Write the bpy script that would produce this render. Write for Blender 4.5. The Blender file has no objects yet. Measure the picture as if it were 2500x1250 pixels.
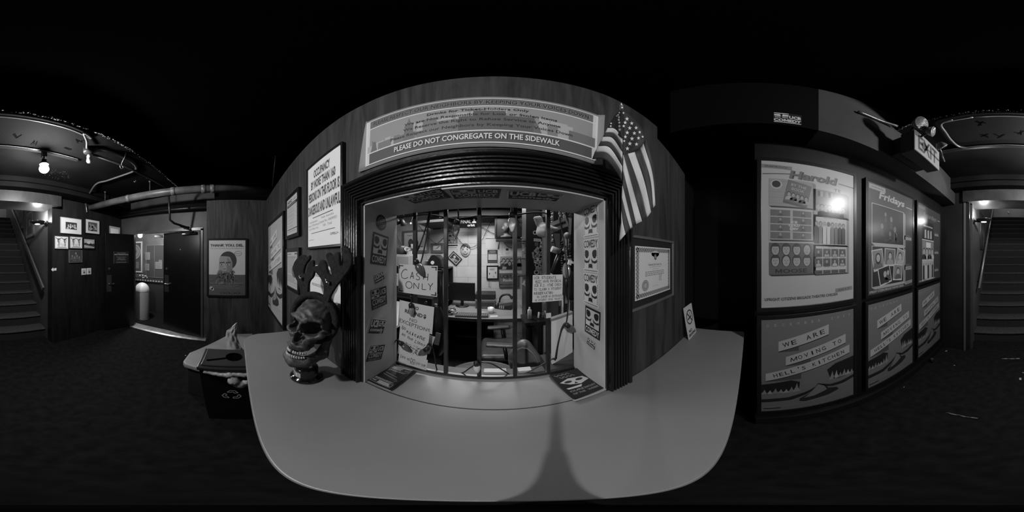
import bpy, bmesh, math, random
import numpy as np
from mathutils import Vector, Matrix
R = math.radians
random.seed(7)
scene = bpy.context.scene
COL = scene.collection
CZ = 1.58                                   # camera height
U0 = 1205.0                                 # picture column that looks straight at the ticket wall

# ------------------------------------------------------------------ camera, world, exposure, lights
cam_data = bpy.data.cameras.new('panorama_camera')
cam_data.type = 'PANO'
try:
    cam_data.cycles.panorama_type = 'EQUIRECTANGULAR'
except Exception:
    cam_data.panorama_type = 'EQUIRECTANGULAR'
cam_data.clip_start = 0.01
cam = bpy.data.objects.new('panorama_camera', cam_data)
COL.objects.link(cam)
cam.location = (0, 0, CZ)
cam.rotation_euler = (R(90), 0, -R((1250 - U0) * 0.144))
scene.camera = cam

world = bpy.data.worlds.new('world')
scene.world = world
world.use_nodes = True
world.node_tree.nodes['Background'].inputs[0].default_value = (0, 0, 0, 1)
world.node_tree.nodes['Background'].inputs[1].default_value = 0.0

vs = scene.view_settings
vs.view_transform = 'Standard'
vs.look = 'None'
vs.exposure = 0.0
vs.gamma = 1.0
vs.use_curve_mapping = False

BULB = 1150.0        # radiance of the bare globe bulb on the ceiling track
LOBBY = 900.0        # globe lamp in the lobby beyond the doors
SCONCE_W = 22.0       # the two wall sconces by the stairs
BOOTH_W = 33.0       # fluorescent panel over the ticket booth
FRONT_FILL_W = 5.0        # added unseen fill inside the booth window, brightens things facing out
STAIR_W = 14.0       # lamp over the upper landing


def area_light(name, loc, rot, w, h, power):
    d = bpy.data.lights.new(name, 'AREA')
    d.shape = 'RECTANGLE'
    d.size = w
    d.size_y = h
    d.energy = power
    o = bpy.data.objects.new(name, d)
    COL.objects.link(o)
    o.location = loc
    o.rotation_euler = rot
    return o


area_light('booth_ceiling_light', (-0.45, 2.02, 2.30), (0, 0, 0), 1.3, 0.35, BOOTH_W)
area_light('booth_front_fill', (0.05, 0.74, 2.33), (0, 0, 0), 0.9, 0.12, FRONT_FILL_W)
area_light('lobby_ceiling_light', (-3.55, -1.25, 2.66), (0, 0, 0), 0.5, 0.3, 3.5)
area_light('landing_light', (-0.3, -6.6, 5.0), (0, 0, 0), 0.9, 0.5, STAIR_W)


# ------------------------------------------------------------------ picture measurements to places
def az(u):
    return R((u - U0) * 0.144)


def el(v):
    return R((625 - v) * 0.144)


def onY(u, v, y):
    """Point of the plane y = const seen at a picture position -> (x, z)."""
    a = az(u)
    d = y / math.cos(a)
    return y * math.tan(a), CZ + math.tan(el(v)) * d


def onX(u, v, x):
    a = az(u)
    d = x / math.sin(a)
    return d * math.cos(a), CZ + math.tan(el(v)) * d


def onZ(u, v, z):
    d = (z - CZ) / math.tan(el(v))
    return d * math.sin(az(u)), d * math.cos(az(u))


# ------------------------------------------------------------------ materials (all procedural)
_mats = {}


def new_mat(name):
    m = bpy.data.materials.new(name)
    m.use_nodes = True
    return m, m.node_tree, m.node_tree.nodes['Principled BSDF']


def G(g, rough=0.6, metal=0.0, coat=0.0, mottle=0.0, scale=30.0, bump=0.0, spec=0.5):
    """Grey paint / paper / plastic, with an optional fine mottle and bump."""
    key = (round(g, 4), rough, metal, coat, mottle, scale, bump, spec)
    if key in _mats:
        return _mats[key]
    m, nt, b = new_mat('grey_%03d' % len(_mats))
    b.inputs['Base Color'].default_value = (g, g, g, 1)
    b.inputs['Roughness'].default_value = rough
    b.inputs['Metallic'].default_value = metal
    b.inputs['Coat Weight'].default_value = coat
    b.inputs['Coat Roughness'].default_value = 0.08
    b.inputs['Specular IOR Level'].default_value = spec
    if mottle or bump:
        tc = nt.nodes.new('ShaderNodeTexCoord')
        n = nt.nodes.new('ShaderNodeTexNoise')
        n.inputs['Scale'].default_value = scale
        n.inputs['Detail'].default_value = 6
        nt.links.new(tc.outputs['Object'], n.inputs['Vector'])
        if mottle:
            r = nt.nodes.new('ShaderNodeValToRGB')
            lo, hi = g * (1 - mottle), min(1, g * (1 + mottle))
            r.color_ramp.elements[0].position = 0.3
            r.color_ramp.elements[1].position = 0.7
            r.color_ramp.elements[0].color = (lo, lo, lo, 1)
            r.color_ramp.elements[1].color = (hi, hi, hi, 1)
            nt.links.new(n.outputs['Fac'], r.inputs['Fac'])
            nt.links.new(r.outputs['Color'], b.inputs['Base Color'])
        if bump:
            bp = nt.nodes.new('ShaderNodeBump')
            bp.inputs['Strength'].default_value = bump
            bp.inputs['Distance'].default_value = 0.01
            nt.links.new(n.outputs['Fac'], bp.inputs['Height'])
            nt.links.new(bp.outputs['Normal'], b.inputs['Normal'])
    _mats[key] = m
    return m


def wood_mat(name, lo, hi, stretch=(5, 5, 0.55), rough=0.5, distort=2.2, scale=1.6):
    """Stained plywood: long vertical grain streaks, cathedral figure, blotchy stain."""
    m, nt, b = new_mat(name)
    tc = nt.nodes.new('ShaderNodeTexCoord')
    mp = nt.nodes.new('ShaderNodeMapping')
    mp.inputs['Scale'].default_value = stretch
    n1 = nt.nodes.new('ShaderNodeTexNoise')
    n1.inputs['Scale'].default_value = scale
    n1.inputs['Detail'].default_value = 5
    n1.inputs['Distortion'].default_value = distort
    mp2 = nt.nodes.new('ShaderNodeMapping')
    mp2.inputs['Scale'].default_value = (stretch[0] * 12, stretch[1] * 12, stretch[2] * 2.2)
    n2 = nt.nodes.new('ShaderNodeTexNoise')
    n2.inputs['Scale'].default_value = 2.0
    n2.inputs['Detail'].default_value = 3
    mx = nt.nodes.new('ShaderNodeMath')
    mx.operation = 'MULTIPLY_ADD'
    mx.inputs[1].default_value = 0.35
    ramp = nt.nodes.new('ShaderNodeValToRGB')
    ramp.color_ramp.elements[0].position = 0.42
    ramp.color_ramp.elements[1].position = 0.92
    ramp.color_ramp.elements[0].color = (lo, lo, lo, 1)
    ramp.color_ramp.elements[1].color = (hi, hi, hi, 1)
    L = nt.links
    L.new(tc.outputs['Object'], mp.inputs['Vector'])
    L.new(tc.outputs['Object'], mp2.inputs['Vector'])
    L.new(mp.outputs['Vector'], n1.inputs['Vector'])
    L.new(mp2.outputs['Vector'], n2.inputs['Vector'])
    L.new(n2.outputs['Fac'], mx.inputs[0])
    L.new(n1.outputs['Fac'], mx.inputs[2])
    L.new(mx.outputs['Value'], ramp.inputs['Fac'])
    L.new(ramp.outputs['Color'], b.inputs['Base Color'])
    b.inputs['Specular IOR Level'].default_value = 0.3
    b.inputs['Roughness'].default_value = rough
    return m


def block_mat(name, g, mortar):
    """Painted concrete block, joints in x-z or y-z."""
    m, nt, b = new_mat(name)
    tc = nt.nodes.new('ShaderNodeTexCoord')
    sep = nt.nodes.new('ShaderNodeSeparateXYZ')
    add = nt.nodes.new('ShaderNodeMath')
    add.operation = 'ADD'
    cmb = nt.nodes.new('ShaderNodeCombineXYZ')
    br = nt.nodes.new('ShaderNodeTexBrick')
    br.inputs['Color1'].default_value = (g, g, g, 1)
    br.inputs['Color2'].default_value = (g * .94, g * .94, g * .94, 1)
    br.inputs['Mortar'].default_value = (mortar, mortar, mortar, 1)
    br.inputs['Scale'].default_value = 1.0
    br.inputs['Mortar Size'].default_value = 0.003
    br.inputs['Brick Width'].default_value = 0.40
    br.inputs['Row Height'].default_value = 0.20
    n = nt.nodes.new('ShaderNodeTexNoise')
    n.inputs['Scale'].default_value = 5
    mul = nt.nodes.new('ShaderNodeMix')
    mul.data_type = 'RGBA'
    mul.blend_type = 'MULTIPLY'
    mul.inputs['Factor'].default_value = 0.35
    L = nt.links
    L.new(tc.outputs['Object'], sep.inputs[0])
    L.new(sep.outputs['X'], add.inputs[0])
    L.new(sep.outputs['Y'], add.inputs[1])
    L.new(add.outputs[0], cmb.inputs['X'])
    L.new(sep.outputs['Z'], cmb.inputs['Y'])
    L.new(cmb.outputs[0], br.inputs['Vector'])
    L.new(tc.outputs['Object'], n.inputs['Vector'])
    L.new(br.outputs['Color'], mul.inputs[6])
    L.new(n.outputs['Fac'], mul.inputs[7])
    L.new(mul.outputs[2], b.inputs['Base Color'])
    b.inputs['Roughness'].default_value = 0.6
    return m


def emit(strength, g=1.0):
    key = ('emit', strength, g)
    if key not in _mats:
        m, nt, b = new_mat('glow_%03d' % len(_mats))
        b.inputs['Base Color'].default_value = (g, g, g, 1)
        b.inputs['Emission Color'].default_value = (1, 1, 1, 1)
        b.inputs['Emission Strength'].default_value = strength
        _mats[key] = m
    return _mats[key]


def bulb_mat(g):
    key = ('bulb', g)
    if key not in _mats:
        m, nt, b = new_mat('bulb_glass_%03d' % len(_mats))
        b.inputs['Base Color'].default_value = (g, g, g, 1)
        b.inputs['Roughness'].default_value = 0.25
        b.inputs['Transmission Weight'].default_value = 0.2
        b.inputs['Coat Weight'].default_value = 0.5
        _mats[key] = m
    return _mats[key]


def glass_mat(rough=0.24, f=1.0):
    key = ('glass', rough, f)
    if key not in _mats:
        m = bpy.data.materials.new('pane_glass_%03d' % len(_mats))
        m.use_nodes = True
        nt = m.node_tree
        nt.nodes.clear()
        out = nt.nodes.new('ShaderNodeOutputMaterial')
        tr = nt.nodes.new('ShaderNodeBsdfTransparent')
        gl = nt.nodes.new('ShaderNodeBsdfGlossy')
        gl.inputs['Roughness'].default_value = rough
        lw = nt.nodes.new('ShaderNodeLayerWeight')
        lw.inputs['Blend'].default_value = 0.5
        pw = nt.nodes.new('ShaderNodeMath')
        pw.operation = 'POWER'
        pw.inputs[1].default_value = 4.0
        fr = nt.nodes.new('ShaderNodeMath')
        fr.operation = 'MULTIPLY_ADD'
        fr.inputs[1].default_value = 0.8
        fr.inputs[2].default_value = 0.022
        nt.links.new(lw.outputs['Facing'], pw.inputs[0])
        nt.links.new(pw.outputs[0], fr.inputs[0])
        mx = nt.nodes.new('ShaderNodeMixShader')
        nt.links.new(fr.outputs[0], mx.inputs[0])
        nt.links.new(tr.outputs[0], mx.inputs[1])
        nt.links.new(gl.outputs[0], mx.inputs[2])
        nt.links.new(mx.outputs[0], out.inputs[0])
        _mats[key] = m
    return _mats[key]


BLACK = G(0.008, 0.35)
BLACKM = G(0.006, 0.6)
PLY = wood_mat('stained_plywood', 0.010, 0.054, rough=.6, distort=3.0)
BLACKPLY = wood_mat('black_painted_plywood', 0.0015, 0.006, stretch=(4, 4, 0.6))
DARKPLY = wood_mat('dark_painted_plywood', 0.006, 0.020, stretch=(4, 4, 0.6))
COUNTER = G(0.225, 0.42, mottle=0.05, scale=3)
CASING = G(0.007, 0.25, bump=0.08, scale=120)
JAMB = G(0.42, 0.5, mottle=0.06, scale=8)
CHROME = G(0.6, 0.2, metal=1.0)


# ------------------------------------------------------------------ object helpers
def tag(o, label=None, cat=None, group=None, kind=None):
    if label:
        o['label'] = label
    if cat:
        o['category'] = cat
    if group:
        o['group'] = group
    if kind:
        o['kind'] = kind
    return o


def thing(name, label, cat, loc=(0, 0, 0), rot=(0, 0, 0), group=None, kind=None):
    o = bpy.data.objects.new(name, None)
    o.empty_display_size = 0.05
    COL.objects.link(o)
    o.location = loc
    o.rotation_euler = rot
    return tag(o, label, cat, group, kind)


def frame_basis(d):
    d = d.normalized()
    a = Vector((0, 0, 1)) if abs(d.z) < 0.9 else Vector((1, 0, 0))
    s = d.cross(a).normalized()
    return s, s.cross(d).normalized()


class MB:
    """Collects faces of one mesh object."""

    def __init__(self):
        self.v, self.f, self.m, self.s, self.mats = [], [], [], [], []

    def mi(self, mat):
        if mat not in self.mats:
            self.mats.append(mat)
        return self.mats.index(mat)

    def add(self, verts, faces, mat, smooth=False):
        b = len(self.v)
        self.v += [tuple(p) for p in verts]
        k = self.mi(mat)
        for f in faces:
            self.f.append([b + i for i in f])
            self.m.append(k)
            self.s.append(smooth)
        return self

    def box(self, c, s, mat, rot=None):
        hx, hy, hz = s[0] / 2, s[1] / 2, s[2] / 2
        vs_ = [Vector((x, y, z)) for x in (-hx, hx) for y in (-hy, hy) for z in (-hz, hz)]
        if rot is not None:
            vs_ = [rot @ p for p in vs_]
        vs_ = [p + Vector(c) for p in vs_]
        return self.add(vs_, [(0, 1, 3, 2), (4, 6, 7, 5), (0, 4, 5, 1), (2, 3, 7, 6), (0, 2, 6, 4), (1, 5, 7, 3)], mat)

    def span(self, lo, hi, mat):
        return self.box([(a + b) / 2 for a, b in zip(lo, hi)], [abs(b - a) for a, b in zip(lo, hi)], mat)

    def cyl(self, p0, p1, r0, mat, r1=None, n=16, smooth=True):
        p0, p1 = Vector(p0), Vector(p1)
        r1 = r0 if r1 is None else r1
        s, t = frame_basis(p1 - p0)
        vs_ = []
        for p, r in ((p0, r0), (p1, r1)):
            vs_ += [p + (s * math.cos(2 * math.pi * i / n) + t * math.sin(2 * math.pi * i / n)) * r for i in range(n)]
        self.add(vs_, [(i, (i + 1) % n, n + (i + 1) % n, n + i) for i in range(n)], mat, smooth)
        b = len(self.v) - 2 * n
        k = self.mi(mat)
        for f in ([b + i for i in range(n)][::-1], [b + n + i for i in range(n)]):
            self.f.append(f)
            self.m.append(k)
            self.s.append(False)
        return self

    def tube(self, pts, r, mat, n=8, closed=False):
        P = [Vector(p) for p in pts]
        N = len(P)
        rs = r if isinstance(r, (list, tuple)) else [r] * N
        s = None
        vs_ = []
        for i in range(N):
            d = P[(i + 1) % N] - P[i - 1] if closed else P[min(i + 1, N - 1)] - P[max(i - 1, 0)]
            d = d.normalized() if d.length > 1e-9 else Vector((0, 0, 1))
            if s is None:
                s, t = frame_basis(d)
            else:
                s = s - d * s.dot(d)
                s = s.normalized() if s.length > 1e-6 else frame_basis(d)[0]
                t = s.cross(d)
            vs_ += [P[i] + (s * math.cos(2 * math.pi * j / n) + t * math.sin(2 * math.pi * j / n)) * rs[i] for j in range(n)]
        fs = []
        for i in range(N if closed else N - 1):
            a, b = i * n, ((i + 1) % N) * n
            fs += [(a + j, a + (j + 1) % n, b + (j + 1) % n, b + j) for j in range(n)]
        if not closed:
            fs += [tuple(range(n))[::-1], tuple(range((N - 1) * n, N * n))]
        return self.add(vs_, fs, mat, True)

    def lathe(self, prof, mat, n=32, c=(0, 0, 0), M=None):
        vs_, fs = [], []
        for (r, z) in prof:
            for i in range(n):
                a = 2 * math.pi * i / n
                p = Vector((r * math.cos(a), r * math.sin(a), z))
                vs_.append((M @ p if M is not None else p) + Vector(c))
        for k in range(len(prof) - 1):
            fs += [(k * n + i, k * n + (i + 1) % n, (k + 1) * n + (i + 1) % n, (k + 1) * n + i) for i in range(n)]
        if prof[0][0] > 1e-6:
            fs.append(tuple(range(n))[::-1])
        if prof[-1][0] > 1e-6:
            fs.append(tuple(range((len(prof) - 1) * n, len(prof) * n)))
        return self.add(vs_, fs, mat, True)

    def ball(self, c, r, mat, n=16, m=10):
        r = r if isinstance(r, (list, tuple)) else (r, r, r)
        prof = [(math.sin(math.pi * k / m), -math.cos(math.pi * k / m)) for k in range(m + 1)]
        M = Matrix.Diagonal(Vector(r))
        return self.lathe(prof, mat, n, c, M)

    def prism(self, pts, y0, y1, mat, axis='y'):
        """Outline in x-z given thickness along y (or outline in x-y along z)."""
        n = len(pts)
        if axis == 'y':
            vs_ = [(p[0], y0, p[1]) for p in pts] + [(p[0], y1, p[1]) for p in pts]
        else:
            vs_ = [(p[0], p[1], y0) for p in pts] + [(p[0], p[1], y1) for p in pts]
        fs = [tuple(range(n)), tuple(range(n, 2 * n))[::-1]] + [(i, n + i, n + (i + 1) % n, (i + 1) % n) for i in range(n)]
        return self.add(vs_, fs, mat)

    def grid(self, fn, nu, nv, mat, smooth=True):
        vs_ = [fn(i / nu, j / nv) for j in range(nv + 1) for i in range(nu + 1)]
        w = nu + 1
        return self.add(vs_, [(j * w + i, j * w + i + 1, (j + 1) * w + i + 1, (j + 1) * w + i) for j in range(nv) for i in range(nu)], mat, smooth)

    def build(self, name, parent=None, world=False, bevel=0.0, fix=True, solid=0.0, sub=0):
        me = bpy.data.meshes.new(name)
        off = Vector(parent.location) if (world and parent is not None) else Vector((0, 0, 0))
        me.from_pydata([tuple(Vector(p) - off) for p in self.v], [], self.f)
        for m in self.mats:
            me.materials.append(m)
        me.polygons.foreach_set('material_index', self.m)
        me.polygons.foreach_set('use_smooth', self.s)
        if fix:
            bm = bmesh.new()
            bm.from_mesh(me)
            bmesh.ops.recalc_face_normals(bm, faces=bm.faces)
            bm.to_mesh(me)
            bm.free()
        me.update()
        o = bpy.data.objects.new(name, me)
        COL.objects.link(o)
        if parent is not None:
            o.parent = parent
        if solid:
            md = o.modifiers.new('solid', 'SOLIDIFY')
            md.thickness = solid
        if bevel:
            md = o.modifiers.new('bevel', 'BEVEL')
            md.width = bevel
            md.segments = 2
            md.limit_method = 'ANGLE'
        if sub:
            md = o.modifiers.new('sub', 'SUBSURF')
            md.levels = md.render_levels = sub
        return o


def spline(pts, n=8):
    """Catmull-Rom through the points."""
    P = [Vector(p) for p in pts]
    P = [P[0] * 2 - P[1]] + P + [P[-1] * 2 - P[-2]]
    out = []
    for i in range(1, len(P) - 2):
        a, b, c, d = P[i - 1:i + 3]
        for k in range(n):
            t = k / n
            out.append(0.5 * ((2 * b) + (c - a) * t + (2 * a - 5 * b + 4 * c - d) * t * t + (3 * b - a - 3 * c + d) * t ** 3))
    out.append(P[-2])
    return out


def struct(name, mb, label, cat, bevel=0.0):
    return tag(mb.build(name, bevel=bevel), label, cat, kind='structure')


# ------------------------------------------------------------------ lettering and flat printed art
_txt = {}


def redraw_m(s, vs_, fs, bold):
    """The built-in M closes up when emboldened: draw that letter as one clean outline instead."""
    par = list(range(len(vs_)))

    def root(i):
        while par[i] != i:
            par[i] = par[par[i]]
            i = par[i]
        return i

    for f in fs:
        for k in f[1:]:
            par[root(k)] = root(f[0])
    isl = {}
    for k in range(len(vs_)):
        isl.setdefault(root(k), []).append(k)
    box = {r: (vs_[ks].min(0), vs_[ks].max(0)) for r, ks in isl.items()}
    area = {r: 0.0 for r in isl}
    for f in fs:
        p = vs_[list(f)]
        area[root(f[0])] += abs(sum(p[q][0] * p[(q + 1) % len(f)][1] - p[(q + 1) % len(f)][0] * p[q][1] for q in range(len(f)))) / 2
    # a closed-up M fills more than two thirds of its box; take the fullest, widest letters
    fill = sorted(isl, key=lambda r: -area[r] / max(1e-6, np.prod(box[r][1] - box[r][0])) * (1 if (box[r][1] - box[r][0])[0] > .45 else .2))
    bad = set(fill[:s.count('M')])
    out = [list(p) for p in vs_]
    keep = [f for f in fs if root(f[0]) not in bad]
    for r in bad:
        (x0, z0), (x1, z1) = box[r]
        t = min(.09 + 1.6 * bold, (x1 - x0) * .30)
        xm, H = (x0 + x1) / 2, z1 - z0
        pts = [(x0, z0), (x0 + t, z0), (x0 + t, z1 - .45 * H), (xm, z0 + .06 * H), (x1 - t, z1 - .45 * H), (x1 - t, z0), (x1, z0), (x1, z1), (x1 - t * 1.1, z1), (xm, z0 + .42 * H), (x0 + t * 1.1, z1), (x0, z1)]
        b = len(out)
        out += [list(p) for p in pts]
        keep.append(tuple(range(b, b + len(pts))))
    return np.array(out), keep


def text_geo(s, bold, res=2):
    key = (s, bold, res)
    if key not in _txt:
        cu = bpy.data.curves.new('lettering', 'FONT')
        cu.body = s
        cu.offset = bold
        cu.resolution_u = res
        cu.fill_mode = 'FRONT'
        ob = bpy.data.objects.new('lettering', cu)
        me = bpy.data.meshes.new_from_object(ob)
        vs_ = np.array([v.co[:2] for v in me.vertices]) if len(me.vertices) else np.zeros((1, 2))
        fs = [tuple(p.vertices) for p in me.polygons]
        if bold > 0 and 'M' in s:
            vs_, fs = redraw_m(s, vs_, fs, bold)
        lo, hi = vs_.min(0), vs_.max(0)
        _txt[key] = ((vs_ - (lo + hi) / 2), fs, hi - lo)
        bpy.data.objects.remove(ob)
        bpy.data.curves.remove(cu)
        bpy.data.meshes.remove(me)
    return _txt[key]


class Art(MB):
    """Flat print in local x-z facing -y; each layer lies a hair in front of the last."""

    def __init__(self, y=0.0, eps=0.00025, rough=0.55, coat=0.0, dim=1.0):
        super().__init__()
        self.y, self.eps, self.L = y, eps, 0
        self.rough, self.coat, self.dim = rough, coat, dim
        self.off = (0.0, 0.0)
        self.sc = 1.0
        self.rot = 0.0

    def mat(self, g):
        return g if not isinstance(g, (int, float)) else G(round(g * self.dim, 3), self.rough, coat=self.coat)

    def P(self, x, z):
        c, s = math.cos(self.rot), math.sin(self.rot)
        x, z = x * self.sc, z * self.sc
        return (c * x - s * z + self.off[0], self.y - self.L * self.eps, s * x + c * z + self.off[1])

    def poly(self, pts, g):
        return self.add([self.P(*p) for p in pts], [tuple(range(len(pts)))], self.mat(g))

    def rect(self, cx, cz, w, h, g, rot=0.0, shear=0.0):
        c, s = math.cos(rot), math.sin(rot)
        pts = []
        for x, z in ((-w / 2, -h / 2), (w / 2, -h / 2), (w / 2, h / 2), (-w / 2, h / 2)):
            x += shear * z
            pts.append((cx + c * x - s * z, cz + s * x + c * z))
        return self.poly(pts, g)

    def ell(self, cx, cz, rx, rz, g, n=20, a0=0.0, a1=360.0):
        m = n if a1 - a0 >= 360 else n + 1
        return self.poly([(cx + rx * math.cos(R(a0 + (a1 - a0) * i / n)), cz + rz * math.sin(R(a0 + (a1 - a0) * i / n))) for i in range(m)], g)

    def ring(self, cx, cz, rx, rz, t, g, n=28):
        for i in range(n):
            a, b = 2 * math.pi * i / n, 2 * math.pi * (i + 1) / n
            self.poly([(cx + rx * math.cos(a), cz + rz * math.sin(a)), (cx + rx * math.cos(b), cz + rz * math.sin(b)),
                       (cx + (rx - t) * math.cos(b), cz + (rz - t) * math.sin(b)), (cx + (rx - t) * math.cos(a), cz + (rz - t) * math.sin(a))], g)
        return self

    def border(self, cx, cz, w, h, t, g):
        self.rect(cx, cz + h / 2 - t / 2, w, t, g)
        self.rect(cx, cz - h / 2 + t / 2, w, t, g)
        self.rect(cx - w / 2 + t / 2, cz, t, h - 2 * t, g)
        self.rect(cx + w / 2 - t / 2, cz, t, h - 2 * t, g)
        return self

    def line(self, p, q, t, g):
        dx, dz = q[0] - p[0], q[1] - p[1]
        ln = math.hypot(dx, dz) or 1e-6
        nx, nz = -dz / ln * t / 2, dx / ln * t / 2
        return self.poly([(p[0] + nx, p[1] + nz), (p[0] - nx, p[1] - nz), (q[0] - nx, q[1] - nz), (q[0] + nx, q[1] + nz)], g)

    def strokes(self, pts, t, g):
        for p, q in zip(pts, pts[1:]):
            self.line(p, q, t, g)
        return self

    def text(self, s, cx, cz, w, h, g, bold=0.0, rot=0.0, shear=0.0, res=2):
        vs_, fs, sz = text_geo(s, bold, res)
        if w is None:
            k = h / sz[1]
            sx = sz_ = k
        elif h is None:
            k = w / sz[0]
            sx = sz_ = k
        else:
            sx, sz_ = w / sz[0], h / max(sz[1], 1e-6)
        c, sn = math.cos(rot), math.sin(rot)
        out = []
        for x, z in vs_:
            x, z = x * sx, z * sz_
            x += shear * z
            out.append(self.P(cx + c * x - sn * z, cz + sn * x + c * z))
        return self.add(out, fs, self.mat(g))

    def hand(self, s, cx, cz, w, h, g, bold=0.0, jit=0.12, rot=0.0, seed=1):
        """Hand lettering: every character placed on its own, a little off."""
        rnd = random.Random(seed)
        n = len(s)
        step = w / n
        for i, ch in enumerate(s):
            if ch == ' ':
                continue
            x = -w / 2 + step * (i + 0.5)
            hh = h * (1 if ch.isupper() or ch in "()$!0123456789" else 0.72) * (1 + rnd.uniform(-jit, jit))
            ww = step * (0.45 if ch in "iIl1.,'-:" else 0.82)
            if ch in ".,'":
                hh *= 0.2
            if ch == '-':
                hh, ww = h * 0.09, step * 0.7
            c, sn = math.cos(rot), math.sin(rot)
            z = rnd.uniform(-jit, jit) * h * 0.5 - (h * 0.4 if ch in '.,' else 0) + (h * 0.35 if ch == "'" else 0)
            self.text(ch, cx + c * x - sn * z, cz + sn * x + c * z, ww, hh, g, bold, rot + rnd.uniform(-jit, jit) * 0.7)
        return self

    def lines(self, cx, cz, w, h, n, g, t=None, seed=3, ragged=0.3):
        """Rows too small to read."""
        rnd = random.Random(seed)
        t = t or h / n * 0.45
        for i in range(n):
            z = cz + h / 2 - (i + 0.5) * h / n
            x = -w / 2
            end = w / 2 - rnd.uniform(0, ragged) * w
            while x < end:
                ww = min(rnd.uniform(0.05, 0.16) * w, end - x)
                self.rect(cx + x + ww / 2, z, ww * 0.86, t, g)
                x += ww
        return self

    def person(self, cx, cz, s, skin, hair, cloth, long=False, L=True):
        """Small printed head-and-shoulders figure, s = height."""
        self.poly([(cx - .42 * s, cz - .5 * s), (cx + .42 * s, cz - .5 * s), (cx + .36 * s, cz - .2 * s), (cx + .12 * s, cz - .08 * s), (cx - .12 * s, cz - .08 * s), (cx - .36 * s, cz - .2 * s)], cloth)
        self.L += 1
        if long:
            self.ell(cx, cz + .14 * s, .25 * s, .36 * s, hair, 14)
        else:
            self.ell(cx, cz + .26 * s, .215 * s, .24 * s, hair, 14)
        self.L += 1
        self.ell(cx, cz + .16 * s, .17 * s, .24 * s, skin, 14)
        self.L += 1
        d = skin * 0.35
        self.rect(cx - .07 * s, cz + .19 * s, .06 * s, .025 * s, d)
        self.rect(cx + .07 * s, cz + .19 * s, .06 * s, .025 * s, d)
        self.rect(cx, cz + .05 * s, .1 * s, .02 * s, d)
        self.rect(cx + .015 * s, cz + .12 * s, .025 * s, .05 * s, skin * 0.7)
        self.L -= 3
        return self


ROT = {'F': 0.0, 'R': -math.pi / 2, 'P': math.pi, 'L': math.pi / 2}


def place(plane, c, z):
    k, d = plane
    return ((c, d, z) if k in 'FP' else (d, c, z)), (0, 0, ROT[k])


def framed(name, label, cat, plane, c, z, w, h, art, fw=0.015, fg=0.008, depth=0.025, group=None, glass=False, bg=0.7,
           tilt=0.0, frough=0.3, fmetal=0.0, coat=0.0, dim=1.0, recess=0.006, lean=0.0):
    """Framed flat print hung on a wall: frame > print (and a pane where the photo shows one)."""
    loc, rot = place(plane, c, z)
    t = thing(name, label, cat, loc, (lean, tilt, rot[2]), group)
    m = MB()
    fm = G(fg, frough, metal=fmetal)
    W, H, w2, h2 = w / 2, h / 2, w / 2 - fw, h / 2 - fw
    outer = [(-W, -H), (W, -H), (W, H), (-W, H)]
    inner = [(-w2, -h2), (w2, -h2), (w2, h2), (-w2, h2)]
    d0, d1, d2 = -0.001, -depth, -depth + recess
    vs_ = [(x, d0, y) for x, y in outer] + [(x, d1, y) for x, y in outer] + [(x, d1, y) for x, y in inner] + [(x, d2, y) for x, y in inner]
    fs = []
    for a in (0, 4, 8):
        fs += [(a + i, a + (i + 1) % 4, a + 4 + (i + 1) % 4, a + 4 + i) for i in range(4)]
    fs += [(3, 2, 1, 0), (12, 13, 14, 15)]
    m.add(vs_, fs, fm)
    m.build('frame', t, bevel=min(0.002, fw * .2))
    a = Art(y=d2 - 0.0006, coat=coat, dim=dim)
    a.rect(0, 0, w2 * 2, h2 * 2, bg)
    a.L = 1
    art(a, w2 * 2, h2 * 2)
    a.build('print', t, fix=False)
    if glass:
        g = MB()
        yy = d1 + 0.0008
        g.add([(-w2, yy, -h2), (w2, yy, -h2), (w2, yy, h2), (-w2, yy, h2)], [(0, 1, 2, 3)], glass_mat())
        g.build('glass_pane', t, fix=False)
    return t


def sheet(name, label, cat, plane, c, z, w, h, art, bg=0.7, group=None, tilt=0.0, thick=0.0012, lean=0.0, loc=None, rot=None, dim=1.0, curl=0.0):
    """Loose sheet of paper or card: sheet mesh with its print as a child."""
    if loc is None:
        loc, rot = place(plane, c, z)
        rot = (lean, tilt, rot[2])
    m = MB()
    m.box((0, -thick / 2 - .0006, 0), (w, thick, h), G(round(bg * dim, 3), 0.55))
    o = m.build(name)
    o.location = loc
    o.rotation_euler = rot
    tag(o, label, cat, group)
    if art:
        a = Art(y=-thick - 0.001, dim=dim)
        a.L = 1
        art(a, w, h)
        if a.f:
            a.build('print', o, fix=False)
    return o


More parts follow.
